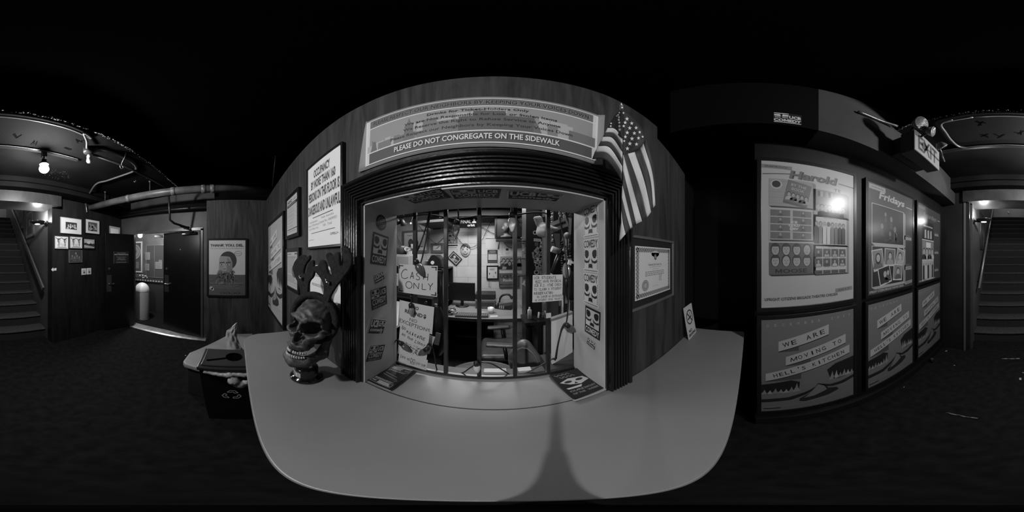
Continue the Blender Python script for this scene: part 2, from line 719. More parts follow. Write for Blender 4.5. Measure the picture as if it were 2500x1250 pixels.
# ------------------------------------------------------------------ smooth bodies from distance fields
def sdf_mesh(f, lo, hi, h):
    ax = [np.arange(lo[i], hi[i] + h, h) for i in range(3)]
    X, Y, Z = np.meshgrid(*ax, indexing='ij')
    V = f(X, Y, Z)
    S = V < 0
    nx, ny, nz = V.shape
    cells = (nx - 1, ny - 1, nz - 1)
    acc = np.zeros(cells + (3,))
    num = np.zeros(cells)
    cor = [(i, j, k) for i in (0, 1) for j in (0, 1) for k in (0, 1)]
    sl = lambda A, c: A[c[0]:c[0] + nx - 1, c[1]:c[1] + ny - 1, c[2]:c[2] + nz - 1]
    for a in cor:
        for d in range(3):
            if a[d] == 0:
                b = list(a)
                b[d] = 1
                va, vb = sl(V, a), sl(V, b)
                cr = (va < 0) != (vb < 0)
                t = np.where(cr, va / np.where(cr, va - vb, 1), 0)
                for q in range(3):
                    acc[..., q] += np.where(cr, a[q] + (t if q == d else 0), 0)
                num += cr
    act = num > 0
    vid = -np.ones(cells, int)
    vid[act] = np.arange(act.sum())
    idx = np.argwhere(act)
    vs_ = np.array(lo) + (idx + acc[act] / num[act][:, None]) * h
    faces = []
    for d in range(3):
        o1, o2 = [(1, 2), (2, 0), (0, 1)][d]
        A = S[tuple(slice(0, -1) if q == d else slice(None) for q in range(3))]
        B = S[tuple(slice(1, None) if q == d else slice(None) for q in range(3))]
        for p in np.argwhere(A != B):
            if p[o1] < 1 or p[o2] < 1 or p[o1] >= cells[o1] or p[o2] >= cells[o2]:
                continue
            q = []
            for e1, e2 in ((-1, -1), (0, -1), (0, 0), (-1, 0)):
                c = list(p)
                c[o1] += e1
                c[o2] += e2
                q.append(int(vid[tuple(c)]))
            if not A[tuple(p)]:
                q = q[::-1]
            faces.append(tuple(q))
    return [tuple(v) for v in vs_], faces


def sE(X, Y, Z, c, r):
    k0 = np.sqrt(((X - c[0]) / r[0]) ** 2 + ((Y - c[1]) / r[1]) ** 2 + ((Z - c[2]) / r[2]) ** 2)
    return (k0 - 1) * min(r)


def sC(X, Y, Z, a, b, ra, rb=None):
    rb = ra if rb is None else rb
    a, b = np.array(a, float), np.array(b, float)
    d = b - a
    t = np.clip(((X - a[0]) * d[0] + (Y - a[1]) * d[1] + (Z - a[2]) * d[2]) / d.dot(d), 0, 1)
    return np.sqrt((X - a[0] - t * d[0]) ** 2 + (Y - a[1] - t * d[1]) ** 2 + (Z - a[2] - t * d[2]) ** 2) - (ra + t * (rb - ra))


def sB(X, Y, Z, c, b, r):
    qx, qy, qz = np.abs(X - c[0]) - b[0] + r, np.abs(Y - c[1]) - b[1] + r, np.abs(Z - c[2]) - b[2] + r
    return np.sqrt(np.maximum(qx, 0) ** 2 + np.maximum(qy, 0) ** 2 + np.maximum(qz, 0) ** 2) + np.minimum(np.maximum(qx, np.maximum(qy, qz)), 0) - r


def sU(a, b, k):
    h = np.clip(0.5 + 0.5 * (b - a) / k, 0, 1)
    return b * (1 - h) + a * h - k * h * (1 - h)


def sS(a, b, k):
    """a minus b, smooth."""
    return -sU(-a, b, k)

# ================================================================== THE SETTING
TOP = 2.365
m = MB()                                                     # ticket wall with its window opening
OX0, OX1, OZ0, OZ1 = -0.405, 0.323, 1.03, 1.766
YW, YB = 0.40, 0.57
m.prism([(-2.24, 0), (OX0, 0), (OX0, 2.345), (-2.24, 2.39)], YW, YB, PLY)
m.prism([(OX0, 0), (OX1, 0), (OX1, OZ0 - .03), (OX0, OZ0 - .03)], YW, YB, PLY)
m.prism([(OX0, OZ1), (OX1, OZ1), (OX1, 2.365), (0.0, 2.370), (OX0, 2.345)], YW, YB, PLY)
m.prism([(OX1, 0), (0.952, 0), (0.952, 2.145), (0.63, 2.235), (0.63, 2.335), (OX1, 2.365)], YW, YB, PLY)
wall_front = struct('wall_front', m, 'stained plywood ticket booth wall with barred window opening and stepped top edge', 'wall')

jm = MB()                                                    # painted lining of the window opening
jm.span((OX0 - .0005, YW - .005, OZ0), (OX0 + .006, YB + .02, OZ1), JAMB)
jm.span((OX1 - .006, YW - .005, OZ0), (OX1 + .0005, YB + .02, OZ1), JAMB)
jm.span((OX0, YW - .005, OZ1 - .006), (OX1, YB + .02, OZ1 + .0005), JAMB)
struct('trim_1', jm, 'pale grey painted lining boards inside the ticket window opening', 'window lining')


def casing():
    """Black fluted moulding: flutes run along each side, mitred at the corners."""
    mb = MB()
    prof = [(0.0, .004), (0.0, .012), (.006, .012)]
    n = 6
    for k in range(n):
        a = .008 + k * .0125
        prof += [(a, .022), (a + .0022, .028), (a + .0078, .028), (a + .0098, .022), (a + .0105, .014)]
    prof += [(.088, .026), (.091, .030), (.100, .030), (.102, .026), (.102, 0.0)]
    x0, x1, zt, zb = OX0 - .0, OX1 + .0, OZ1, OZ0 - .0
    path = []
    for s, d in prof:
        path.append(((x0 - s, zb), (x0 - s, zt + s), (x1 + s, zt + s), (x1 + s, zb), d))
    vs_, fs = [], []
    for p in path:
        for q in p[:4]:
            vs_.append((q[0], YW - p[4], q[1]))
    for k in range(len(path) - 1):
        for j in range(3):
            fs.append((k * 4 + j, k * 4 + j + 1, (k + 1) * 4 + j + 1, (k + 1) * 4 + j))
    mb.add(vs_, fs, CASING)
    return mb


struct('trim_2', casing(), 'glossy black fluted wooden casing framing the ticket window', 'window casing')

CEILB = G(0.0040, 0.8, mottle=0.6, scale=2.2, bump=0.15, spec=.08)
CEILD = G(0.0015, 0.9, spec=0.0)
CARPET = G(0.011, 0.95, mottle=0.35, scale=14, bump=0.25, spec=.05)
ZC = 2.76
m = MB()
m.span((-4.3, -7.6, -0.06), (1.75, 3.0, 0.0), CARPET)
struct('floor', m, 'dark worn carpet floor of the lobby', 'floor')
m = MB()
m.span((-2.9, -2.2, ZC), (1.1, -0.95, ZC + .25), CEILB)
struct('ceiling', m, 'dark painted ceiling panel at the back, ragged at its front edge', 'ceiling')
m = MB()
m.span((-2.9, -0.95, 2.94), (1.75, 0.6, 3.05), CEILD)
m.span((-2.9, -0.97, 2.76), (1.1, -0.95, 3.0), CEILD)
struct('ceiling_front', m, 'black ceiling over the ticket counter', 'ceiling')
m = MB()                                                     # bulkhead where the ceiling meets the stairs
m.span((-2.8, -2.42, 2.58), (1.05, -2.15, ZC + .1), CEILB)
m.span((-2.8, -2.17, 2.66), (1.05, -2.145, 2.675), CEILD)
struct('trim_3', m, 'dark bulkhead beam running along the back edge of the ceiling', 'beam')

HEAD = wood_mat('dark_header_board', 0.014, 0.04, stretch=(1, 1, 1), rough=0.4)
m = MB()                                                     # stair header box
m.span((-1.228, -2.75, 2.400), (0.62, -2.30, 2.64), HEAD)
struct('trim_4', m, 'grey header box over the foot of the stairs', 'header')

m = MB()                                                     # wall of pictures
m.span((-2.80, -2.60, 0), (-1.117, -2.42, 2.60), DARKPLY)
struct('wall_back', m, 'dark plywood wall hung with small framed pictures', 'wall')
STW = G(0.075, 0.55, mottle=0.3, scale=2.0, bump=0.1)
STD = G(0.05, 0.6, mottle=0.3, scale=3)
m = MB()
m.span((-1.30, -7.3, 0), (-1.117, -2.60, 5.3), STW)
struct('wall_stair_left', m, 'painted side wall of the staircase behind the flat handrail', 'wall')
m = MB()
m.span((0.53, -7.3, 0), (0.70, -2.45, 5.3), STW)
struct('wall_stair_right', m, 'painted side wall of the staircase behind the round handrail', 'wall')
m = MB()
m.span((-1.30, -7.4, 0), (0.70, -7.3, 5.3), G(0.22, 0.6, mottle=.15, scale=2))
struct('wall_landing', m, 'pale wall at the top of the stairs', 'wall')
m = MB()
m.span((-1.30, -7.4, 5.3), (0.70, -2.8, 5.4), STD)
m.span((-1.30, -2.82, 2.72), (0.70, -2.70, 5.3), STD)
struct('ceiling_stair', m, 'ceiling over the staircase', 'ceiling')

m = MB()                                                     # poster wall and the beam over it
PW = 0.955
m.span((PW, -2.35, 0), (1.12, -0.03, 2.39), BLACKPLY)
struct('wall_right', m, 'black wall carrying two rows of glazed poster frames', 'wall')
BX = 0.755
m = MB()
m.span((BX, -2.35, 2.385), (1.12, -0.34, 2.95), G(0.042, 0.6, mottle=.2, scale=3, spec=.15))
m.span((BX + .001, -0.34, 2.385), (1.12, 0.40, 2.95), G(0.003, 0.8, spec=.05))  # darker tone on this stretch stands in for light fading along the beam
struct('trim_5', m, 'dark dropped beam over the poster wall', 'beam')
m = MB()
m.span((0.53, -2.45, 0), (1.12, -2.35, 2.95), G(0.012, 0.5, mottle=.3, scale=4))
struct('wall_corner', m, 'narrow dark wall between the posters and the stairs', 'wall')
m = MB()
m.span((0.585, -2.352, 0), (0.615, -2.335, 2.435), G(0.10, 0.5))
m.span((0.500, -2.47, 0), (0.532, -2.42, 2.435), G(0.05, 0.5))
struct('trim_6', m, 'thin painted edge trim of the stair opening', 'trim')
m = MB()                                                     # dark passage right of the booth
m.span((1.62, -0.2, 0), (1.70, 0.7, 3.0), G(0.004, 0.6))
m.span((0.952, 0.57, 0), (1.70, 0.65, 3.0), G(0.004, 0.6))
m.span((1.12, -0.13, 0), (1.70, -0.03, 3.0), G(0.004, 0.6))
struct('wall_passage', m, 'black walls of the unlit passage beside the booth', 'wall')

m = MB()                                                     # wall with the tall portrait poster
m.span((-2.80, -0.43, 0), (-2.24, 0.57, 2.385), PLY)
struct('wall_left', m, 'stained plywood wall behind the framed portrait poster', 'wall')
DW = G(0.05, 0.5, mottle=.35, scale=4, bump=.1)
m = MB()                                                     # wall with the double doors
DX, DY0, DY1, DZ = -2.80, -2.08, -0.60, 2.065
m.span((-2.86, -2.60, 0), (DX, DY0, ZC), DW)
m.span((-2.86, DY1, 0), (DX, -0.40, ZC), DW)
m.span((-2.86, -0.40, 0), (DX, 0.57, 2.38), DW)
m.span((-2.86, DY0, DZ), (DX, DY1, ZC), DW)
struct('wall_doors', m, 'dark painted wall around the double doorway', 'wall')
m = MB()
dj = G(0.06, 0.3)
m.span((-2.865, DY0, 0), (-2.785, DY0 + .012, DZ), dj)
m.span((-2.865, DY1 - .04, 0), (-2.775, DY1, DZ), dj)
m.span((-2.865, DY0, DZ - .03), (-2.775, DY1, DZ + .02), dj)
struct('trim_7', m, 'dark metal frame of the double doorway', 'door frame')
m = MB()
m.prism([(-2.95, 0.0), (-2.70, 0.0), (-2.74, .014), (-2.91, .014)], DY0 - .05, DY1 + .06, G(0.42, 0.4, metal=.6, mottle=.3, scale=12))
struct('trim_8', m, 'worn pale metal threshold strip in the doorway', 'threshold')

# lobby beyond the doors
LW = G(0.06, 0.6, mottle=.3, scale=5)
m = MB()
m.span((-4.25, -3.4, 0), (-4.10, 0.6, 2.76), LW)
struct('wall_lobby_far', m, 'far wall of the lobby seen through the doorway', 'wall')
m = MB()
m.span((-4.25, -3.5, 0), (-2.92, -3.4, 2.76), LW)
struct('wall_lobby_side', m, 'side wall of the lobby behind the open door', 'wall')
m = MB()
m.span((-4.25, 0.57, 0), (-2.24, 0.65, 2.38), LW)
struct('wall_lobby_end', m, 'end wall of the lobby', 'wall')
m = MB()
m.span((-4.25, -3.5, 2.70), (-2.92, 0.65, 2.80), CEILB)
struct('ceiling_lobby', m, 'dark ceiling of the lobby beyond the doors', 'ceiling')

# ticket booth room
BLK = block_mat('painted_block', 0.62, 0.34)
m = MB()
m.span((-2.35, 2.85, 0), (1.0, 2.97, 2.5), BLK)
struct('wall_booth_back', m, 'pale painted block wall at the back of the ticket booth', 'wall')
m = MB()
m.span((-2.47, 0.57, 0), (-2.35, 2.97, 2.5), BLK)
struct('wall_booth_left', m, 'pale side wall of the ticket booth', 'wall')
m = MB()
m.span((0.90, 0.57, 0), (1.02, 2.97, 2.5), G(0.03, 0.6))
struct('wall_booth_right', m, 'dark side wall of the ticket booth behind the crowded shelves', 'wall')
m = MB()
m.span((-2.47, 0.57, 2.38), (1.02, 2.97, 2.5), G(0.02, 0.7))
m.span((-0.85, 2.45, 2.20), (0.95, 2.60, 2.40), G(0.01, 0.6))
struct('ceiling_booth', m, 'black ceiling and beam of the ticket booth', 'ceiling')

# door leaves
DOORM = G(0.006, 0.25, mottle=.2, scale=9)


def door(name, label, loc, rz, w, hand):
    """Leaf in local x from its hinge edge at 0, face towards +y."""
    t = thing(name, label, 'door', loc, (0, 0, rz), kind='structure')
    mb = MB()
    mb.span((0, -.022, .015), (w, .022, 2.035), DOORM)
    mb.build('leaf', t, bevel=.002)
    p = MB()
    p.span((w - .13, .0225, .86), (w - .03, .0275, 1.20), G(0.09, 0.35, metal=.7))
    lp = p.build('lock_plate', t, bevel=.001)
    h = MB()
    h.tube(spline([(w - .07, .03, 1.03), (w - .07, .07, 1.03), (w - .075, .075, 1.03), (w - .17, .07, 1.03)], 5), .009, CHROME)
    h.cyl((w - .07, .028, 1.03), (w - .07, .045, 1.03), .02, CHROME)
    h.build('handle', t)
    k = MB()
    k.cyl((w - .08, .0225, 1.33), (w - .08, .032, 1.33), .022, CHROME)
    k.build('lock_cylinder', t)
    return t


P0 = Vector((-2.795, -2.075))
P1 = Vector((-2.215, -2.345))
d = P1 - P0
door('door_1', 'black door leaf standing wide open, with a printed notice on it', (P0.x, P0.y, 0), math.atan2(d.y, d.x) , d.length, 1)
Q0 = Vector((-2.815, -0.655))
Q1 = Vector((-2.955, -1.43))
d = Q1 - Q0
t = door('door_2', 'black door leaf with peephole, lever lock and closer arm', (Q0.x, Q0.y, 0), math.atan2(d.y, d.x), d.length, 1)

# ================================================================== COUNTER AND WHAT STANDS ON IT
CT = 1.03
t = thing('ticket_counter', 'long grey laminate ledge running below the ticket window', 'counter', (0, 0.2, CT))
m = MB()
pts = []
for i in range(9):                                            # rounded left front corner
    a = R(180 + 90 * i / 8)
    pts.append((-1.06 + .12 + .12 * math.cos(a), 0.036 + .12 + .12 * math.sin(a)))
pts += [(1.085, 0.036)]
for i in range(5):
    a = R(-90 + 90 * i / 4)
    pts.append((1.085 + .018 * math.cos(a), 0.054 + .018 * math.sin(a)))
pts += [(1.103, 0.399), (-1.06, 0.399)]
m.prism(pts, CT - .03, CT, COUNTER, axis='z')
m.build('counter_top', t, world=True, bevel=.004)
m = MB()
m.span((OX0 + .006, 0.4005, CT - .02), (OX1 - .006, 0.60, CT - .0012), COUNTER)
m.build('sill_board', t, world=True, bevel=.001)
m = MB()
m.span((OX0 + .006, 0.3992, CT - .02), (OX1 - .006, 0.4008, CT + .0003), G(0.03, .7))
m.build('seam', t, world=True)
for x in (-0.75, 0.1, 0.8):
    m = MB()
    m.prism([(0, 0), (0, -.22), (.03, -.22), (.27, -.03), (.27, 0)], -.012, .012, BLACK)
    o = m.build('bracket', t)
    o.location = (x, 0.199, -.031)
    o.rotation_euler = (0, 0, R(-90))


def pole():
    t_ = thing('camera_pole', 'slim black pole standing on the floor in front of the counter', 'pole', (0, 0, 0))
    q = MB()
    q.lathe([(0.0, .52), (.016, .52), (.016, .80), (.013, .805), (.013, 1.20), (.0095, 1.205), (.0095, 1.36), (0.0, 1.36)], G(.002, .9, spec=0.0), 20)
    q.lathe([(0.020, .78), (.020, .815)], G(.002, .9, spec=0.0), 20)
    q.build('mast', t_)
    q = MB()
    q.lathe([(0, .001), (.06, .001), (.06, .010), (.02, .018), (.016, .52), (0, .52)], G(.002, .9, spec=0.0), 24)
    q.build('foot', t_)


pole()

# --- skull trophy -------------------------------------------------------------------------------------------------
TB = Vector((-0.553, 0.248, CT))
t = thing('skull_trophy', 'carved dark skull with open jaw mounted on a round black trophy base', 'trophy', TB, (0, 0, R(30)))
m = MB()
gl = G(0.006, 0.12, coat=.6)
m.lathe([(0, .0002), (.060, .0002), (.062, .004), (.062, .010), (.058, .016), (.046, .020), (.0455, .022), (.0455, .060), (.043, .066), (.018, .069), (0, .069)], gl, 48)
m.build('base', t)
m = MB()
pl = [(0.047 * math.sin(R(a)), -0.047 * math.cos(R(a))) for a in range(-52, 12, 7)]
for (x0, y0), (x1, y1) in zip(pl, pl[1:]):
    m.add([(x0, y0, .026), (x1, y1, .026), (x1, y1, .052), (x0, y0, .052)], [(0, 1, 2, 3)], G(.42, .45))
o = m.build('engraved_plate', t, solid=.001)
tag(o, 'pale engraved name plate')
m = MB()
for k in range(5):
    z = .047 - k * .004
    for (x0, y0), (x1, y1) in list(zip(pl, pl[1:]))[1:-2]:
        f = 1.02
        m.add([(x0 * f, y0 * f, z), (x1 * f, y1 * f, z), (x1 * f, y1 * f, z + .0012), (x0 * f, y0 * f, z + .0012)], [(0, 1, 2, 3)], G(.05, .6))
m.build('engraving', o)
m = MB()
brass = G(.35, .25, metal=1)
m.lathe([(.016, .068), (.016, .072), (.008, .075)], brass, 20)
for k in range(3):
    m.tube([((.006 + .006 * math.sin(q * .5)) * math.cos(q * .7 + k * 2.1), (.006 + .006 * math.sin(q * .5)) * math.sin(q * .7 + k * 2.1), .072 + q * .0042) for q in range(12)], .0028, brass, 6)
m.build('stem', t)

SC = Vector((0.026, 0.036, 0.302))
SK = 1.14
SP = Matrix.Rotation(R(-15), 3, 'X')                      # head tipped back                              # cranium centre in trophy space


def skull(X, Y, Z):
    d = sE(X, Y, Z, (0, .006, .004), (.074, .074, .074))
    d = sU(d, sE(X, Y, Z, (0, -.045, -.008), (.056, .043, .050)), .02)
    d = sU(d, sE(X, Y, Z, (0, -.056, -.058), (.042, .032, .044)), .016)
    for s in (-1, 1):
        d = sU(d, sC(X, Y, Z, (s * .010, -.086, .000), (s * .052, -.068, .004), .007, .008), .010)
        d = sU(d, sC(X, Y, Z, (s * .050, -.066, -.042), (s * .068, -.006, -.036), .012, .008), .010)
        d = sU(d, sC(X, Y, Z, (s * .030, -.078, -.058), (s * .054, -.062, -.044), .011), .010)
        d = sS(d, sE(X, Y, Z, (s * .086, -.042, -.006), (.022, .030, .032)), .012)
    d = sU(d, sE(X, Y, Z, (0, -.078, -.088), (.036, .026, .020)), .010)
    d = sU(d, sC(X, Y, Z, (0, -.088, -.010), (0, -.098, -.034), .006), .006)
    for s in (-1, 1):
        d = sS(d, sE(X, Y, Z, (s * .0315, -.086, -.025), (.0250, .058, .0225)), .004)
        d = sS(d, sE(X, Y, Z, (s * .0070, -.105, -.062), (.0105, .046, .020)), .003)
        d = sS(d, sE(X, Y, Z, (s * .049, -.058, -.082), (.017, .022, .020)), .008)
    d = sS(d, sE(X, Y, Z, (0, -.05, -.118), (.028, .05, .016)), .006)
    w = .0016 * np.sin(X * 190 + 3 * np.sin(Z * 60)) * np.sin(Z * 160 + 2 * np.sin(Y * 70)) + .0008 * np.sin(Z * 330 + X * 90)
    return d + w


def jaw(X, Y, Z):
    d = sC(X, Y, Z, (.051, -.002, -.060), (.047, -.018, -.118), .013, .017)
    d = np.minimum(d, sC(X, Y, Z, (-.051, -.002, -.060), (-.047, -.018, -.118), .013, .017))
    for s in (-1, 1):
        d = sU(d, sC(X, Y, Z, (s * .047, -.018, -.118), (s * .030, -.072, -.140), .017, .017), .012)
        d = sU(d, sC(X, Y, Z, (s * .030, -.072, -.140), (0, -.086, -.144), .017, .018), .012)
    d = sU(d, sE(X, Y, Z, (0, -.088, -.150), (.024, .014, .014)), .010)
    w = .0012 * np.sin(X * 180 + 2 * np.sin(Z * 90)) * np.sin(Z * 150 + Y * 120)
    return d + w


BONE = G(0.050, 0.55, mottle=.6, scale=45, bump=.5)
vs_, fs = sdf_mesh(skull, (-.095, -.13, -.115), (.095, .125, .085), .0033)
m = MB()
m.add([SP @ Vector(p) * SK + SC for p in vs_], fs, BONE, True)
m.build('skull', t)
vs_, fs = sdf_mesh(jaw, (-.08, -.13, -.18), (.08, .025, -.035), .0033)
m = MB()
m.add([SP @ Vector(p) * SK + SC for p in vs_], fs, BONE, True)
jo = m.build('jaw', t)
for nm, z, yy, up in (('upper_teeth', -.108, -.004, 1), ('lower_teeth', -.1225, -.006, -1)):
    m = MB()
    tm = G(.42, .4, mottle=.3, scale=60)
    for k in range(12):
        a = R(-62 + 124 * k / 11)
        x, y = .034 * math.sin(a) , -.066 + yy - .032 * math.cos(a)
        hgt = .011 * (1 - .25 * abs(k - 5.5) / 5.5)
        if up > 0 and k in (5,):
            continue
        m.ball(SP @ Vector((x, y, z)) * SK + SC, (.0042, .0042, hgt * .66), tm, 8, 6)
    tag(m.build(nm, t), 'row of pale teeth')

# --- reindeer antler headband on the skull ------------------------------------------------------------------------
HB = TB + Vector((.008, .006, .328))
hb = thing('antler_headband', 'dark felt hood with padded reindeer antlers and bells worn by the skull', 'headband', HB, (0, 0, R(15)))
FELT = G(0.022, 0.95, mottle=.35, scale=90, bump=.35, spec=.1)


def hood(X, Y, Z):
    d = sE(X, Y, Z, (0, .010, .004), (.086, .080, .086))
    d = np.maximum(d, -sE(X, Y, Z, (0, .006, .004), (.075, .075, .075)))
    d = np.maximum(d, -(Y + .012 + .12 * Z))
    d = np.maximum(d, -(Z + .10))
    rim = np.sqrt((np.sqrt((X / .084) ** 2 + ((Z - .004) / .084) ** 2) - 1) ** 2 * .0068 + (Y + .012 + .12 * Z) ** 2) - .012
    return sU(d, rim, .006) + .0006 * np.sin(X * 400) * np.sin(Z * 380)


vs_, fs = sdf_mesh(hood, (-.105, -.05, -.112), (.105, .12, .108), .0042)
m = MB()
m.add([Vector(p) * 1.12 + Vector((0, .016, 0)) for p in vs_], fs, FELT, True)
o = m.build('hood', hb)
o.rotation_euler = (R(-14), 0, R(15))
o.location = (.008, .010, -.026)


AX = Vector((math.cos(R(15)), math.sin(R(15)), 0))            # the antlers stand in the plane of the headband
AN = Vector((-AX.y, AX.x, 0))
AP = HB + Vector((0, 0.022, 0)) + AN * .012


def antler_pts(px):
    """Outline measured on the photograph, taken to the plane of the headband."""
    out = []
    for x, y in px:
        u, v = 640 + x / 3.204, 560 + y / 3.204
        dr = Vector((math.sin(az(u)), math.cos(az(u)), math.tan(el(v))))
        k = (AP - Vector((0, 0, CZ))).dot(AN) / dr.dot(AN)
        p = Vector((0, 0, CZ)) + dr * k
        out.append(((p - HB).dot(AX), p.z - HB.z))
    return out


def padded(mb, pts, y, th, mat):
    """Stuffed felt cut-out: rounded edges from inset rings."""
    n = len(pts)
    P = [Vector((p[0], p[1])) for p in pts]
    ar = sum(P[i].x * P[(i + 1) % n].y - P[(i + 1) % n].x * P[i].y for i in range(n))
    sg = 1 if ar > 0 else -1
    nr = []
    for i in range(n):
        e0 = (P[i] - P[i - 1]).normalized()
        e1 = (P[(i + 1) % n] - P[i]).normalized()
        b = e0 + e1
        b = b.normalized() if b.length > 1e-6 else e0
        nr.append(Vector((-b.y, b.x)) * sg)
    rings = [(0.0, 0.0), (.0018, .6), (.0042, 1.0)]
    vs_ = []
    for side in (-1, 1):
        for ins, hh in (rings if side < 0 else rings[1:]):
            vs_ += [(P[i].x + nr[i].x * ins, y + side * th / 2 * hh, P[i].y + nr[i].y * ins) for i in range(n)]
    order = [2, 1, 0, 3, 4]
    fs_ = []
    for a, b in zip(order, order[1:]):
        fs_ += [(a * n + i, a * n + (i + 1) % n, b * n + (i + 1) % n, b * n + i) for i in range(n)]
    fs_ += [tuple(2 * n + i for i in range(n)), tuple(4 * n + i for i in range(n))[::-1]]
    mb.add(vs_, fs_, mat, False)


def close(pts, n=4):
    P = [Vector((p[0], p[1], 0)) for p in pts]
    out = []
    N = len(P)
    for i in range(N):
        a, b, c, d_ = P[i - 1], P[i], P[(i + 1) % N], P[(i + 2) % N]
        for k in range(n):
            s = k / n
            q = 0.5 * ((2 * b) + (c - a) * s + (2 * a - 5 * b + 4 * c - d_) * s * s + (3 * b - a - 3 * c + d_) * s ** 3)
            out.append((q.x, q.y))
    return out


ra = [(448, 600), (478, 520), (484, 440), (455, 375), (412, 325), (402, 290), (435, 284), (447, 268), (462, 240), (495, 243), (512, 285), (526, 340), (548, 352),
      (530, 290), (506, 225), (508, 188), (535, 182), (558, 198), (590, 176), (614, 190), (616, 268), (630, 282), (637, 235), (622, 150), (645, 126), (682, 148), (710, 215), (706, 285), (662, 358), (594, 440), (545, 520), (512, 612)]
la = [(312, 590), (305, 510), (292, 435), (262, 370), (244, 305), (262, 245), (300, 205), (335, 200), (352, 212), (378, 202), (380, 235), (345, 285), (332, 340), (346, 342), (362, 275), (388, 240), (410, 245), (412, 290), (418, 325), (405, 375), (375, 415), (366, 500), (368, 590)]
for pts, sp in ((la, 'left'), (ra, 'right')):
    m = MB()
    padded(m, close(antler_pts(pts), 3), .033, .013, FELT)
    m.build('antler', hb)
for bx, by in ((326, 380), (538, 412)):
    (x, z), = antler_pts([(bx, by)])
    m = MB()
    m.ball((x, .018, z), .0078, G(.5, .18, metal=1), 14, 10)
    m.tube([(x - .004, .016, z + .009), (x - .012, .017, z + .012), (x - .010, .017, z + .004), (x, .017, z + .005)], .0012, G(.3, .3, metal=1), 6)
    m.box((x, .0104, z), (.010, .002, .0015), BLACKM)
    tag(m.build('jingle_bell', hb), 'small metal jingle bell')

# --- flyers, sticker scrap, no smoking sign -----------------------------------------------------------------------


def emblem(a, cx, cz, w, h, fg, bg=None):
    """Glasses-and-nose skull mark: two dark lenses, brow, nose and moustache."""
    if bg is not None:
        a.rect(cx, cz, w, h, bg)
        a.L += 1
    for s in (-1, 1):
        q = lambda L: a.poly([(cx + s * w * x, cz + h * z) for x, z in L], fg)
        q([(.13, .30), (.20, .42), (.40, .46), (.475, .38), (.47, .16), (.38, .03), (.24, .04), (.15, .16)])
        q([(.06, .10), (.10, -.02), (.22, -.10), (.36, -.10), (.50, -.02), (.50, -.16), (.36, -.22), (.22, -.20), (.10, -.12)])
        q([(.05, .02), (.075, .02), (.17, -.22), (.13, -.24)])
    a.poly([(cx + w * x, cz + h * z) for x, z in [(-.17, -.48), (-.06, -.43), (0, -.46), (.06, -.43), (.17, -.48), (.15, -.27), (.05, -.24), (-.05, -.24), (-.15, -.27)]], fg)
    return a


def logo_wide(a, w, h, fg=0.5, bg=0.012):
    """Black sticker: mark at top left, UCB beside it, COMEDY below, web line."""
    a.rect(0, 0, w, h, bg)
    a.L += 1
    a.rect(-w * .24, h * .27, w * .48, h * .42, fg)
    a.text('UCB', w * .25, h * .27, w * .40, h * .30, fg, .02)
    a.text('COMEDY', 0, -h * .13, w * .88, h * .32, fg, .02)
    a.text('UCBCOMEDY.COM', 0, -h * .40, w * .8, h * .09, fg)
    a.L += 1
    emblem(a, -w * .24, h * .27, w * .46, h * .40, bg)
    a.L -= 2


def logo_tall(a, w, h, fg=0.55, bg=0.012, top=False, light=False):
    a.rect(0, 0, w, h, bg)
    a.L += 1
    s = 1 if top else -1
    a.rect(0, -s * h * .13, w * .86, h * .60, fg)
    a.text('COMEDY', 0, s * h * .33, w * .90, h * .22, fg, .02)
    a.L += 1
    emblem(a, 0, -s * h * .13, w * .84, h * .58, bg)
    a.L -= 2


def logo_scallop(a, w, h, fg=0.62, bg=0.012):
    """White sticker, ragged black edge, COMEDY above the mark."""
    a.rect(0, 0, w, h, fg)
    a.L += 1
    a.text('COMEDY', 0, h * .355, w * .94, h * .24, bg, .022)
    n = 12
    for s in (-1, 1):
        for k in range(n):
            a.ell(s * w * .45, h * (.20 - .62 * k / n), w * .022, h * .018, bg, 8)
    for k in range(n):
        a.ell(w * (-.42 + .84 * k / (n - 1)), -h * .45, w * .03, h * .016, bg, 8)
    emblem(a, 0, -h * .10, w * .84, h * .60, bg)
    a.L -= 1


def logo_com(a, w, h, fg=0.55, bg=0.012):
    a.rect(0, 0, w, h, fg)
    a.L += 1
    a.rect(0, -h * .02, w * .94, h * .9, bg)
    a.L += 1
    a.text('UCB', -w * .22, h * .17, w * .46, h * .46, fg, .04)
    a.rect(w * .25, h * .2, w * .42, h * .36, fg)
    a.text('comedy', 0, -h * .24, w * .82, h * .30, fg, .03)
    a.text('.com', w * .28, -h * .42, w * .2, h * .08, fg)
    a.L += 1
    emblem(a, w * .25, h * .2, w * .38, h * .34, bg)
    a.L -= 3


def flat_print(name, label, cat, loc, rot, fn, w, h, group=None, bg=.012, thick=.0006):
    m_ = MB()
    m_.box((0, -thick / 2, 0), (w, thick, h), G(bg, .5))
    o_ = m_.build(name)
    o_.location = loc
    o_.rotation_euler = rot
    tag(o_, label, cat, group)
    a = Art(y=-thick - .0003)
    fn(a, w, h)
    a.build('print', o_, fix=False)
    return o_


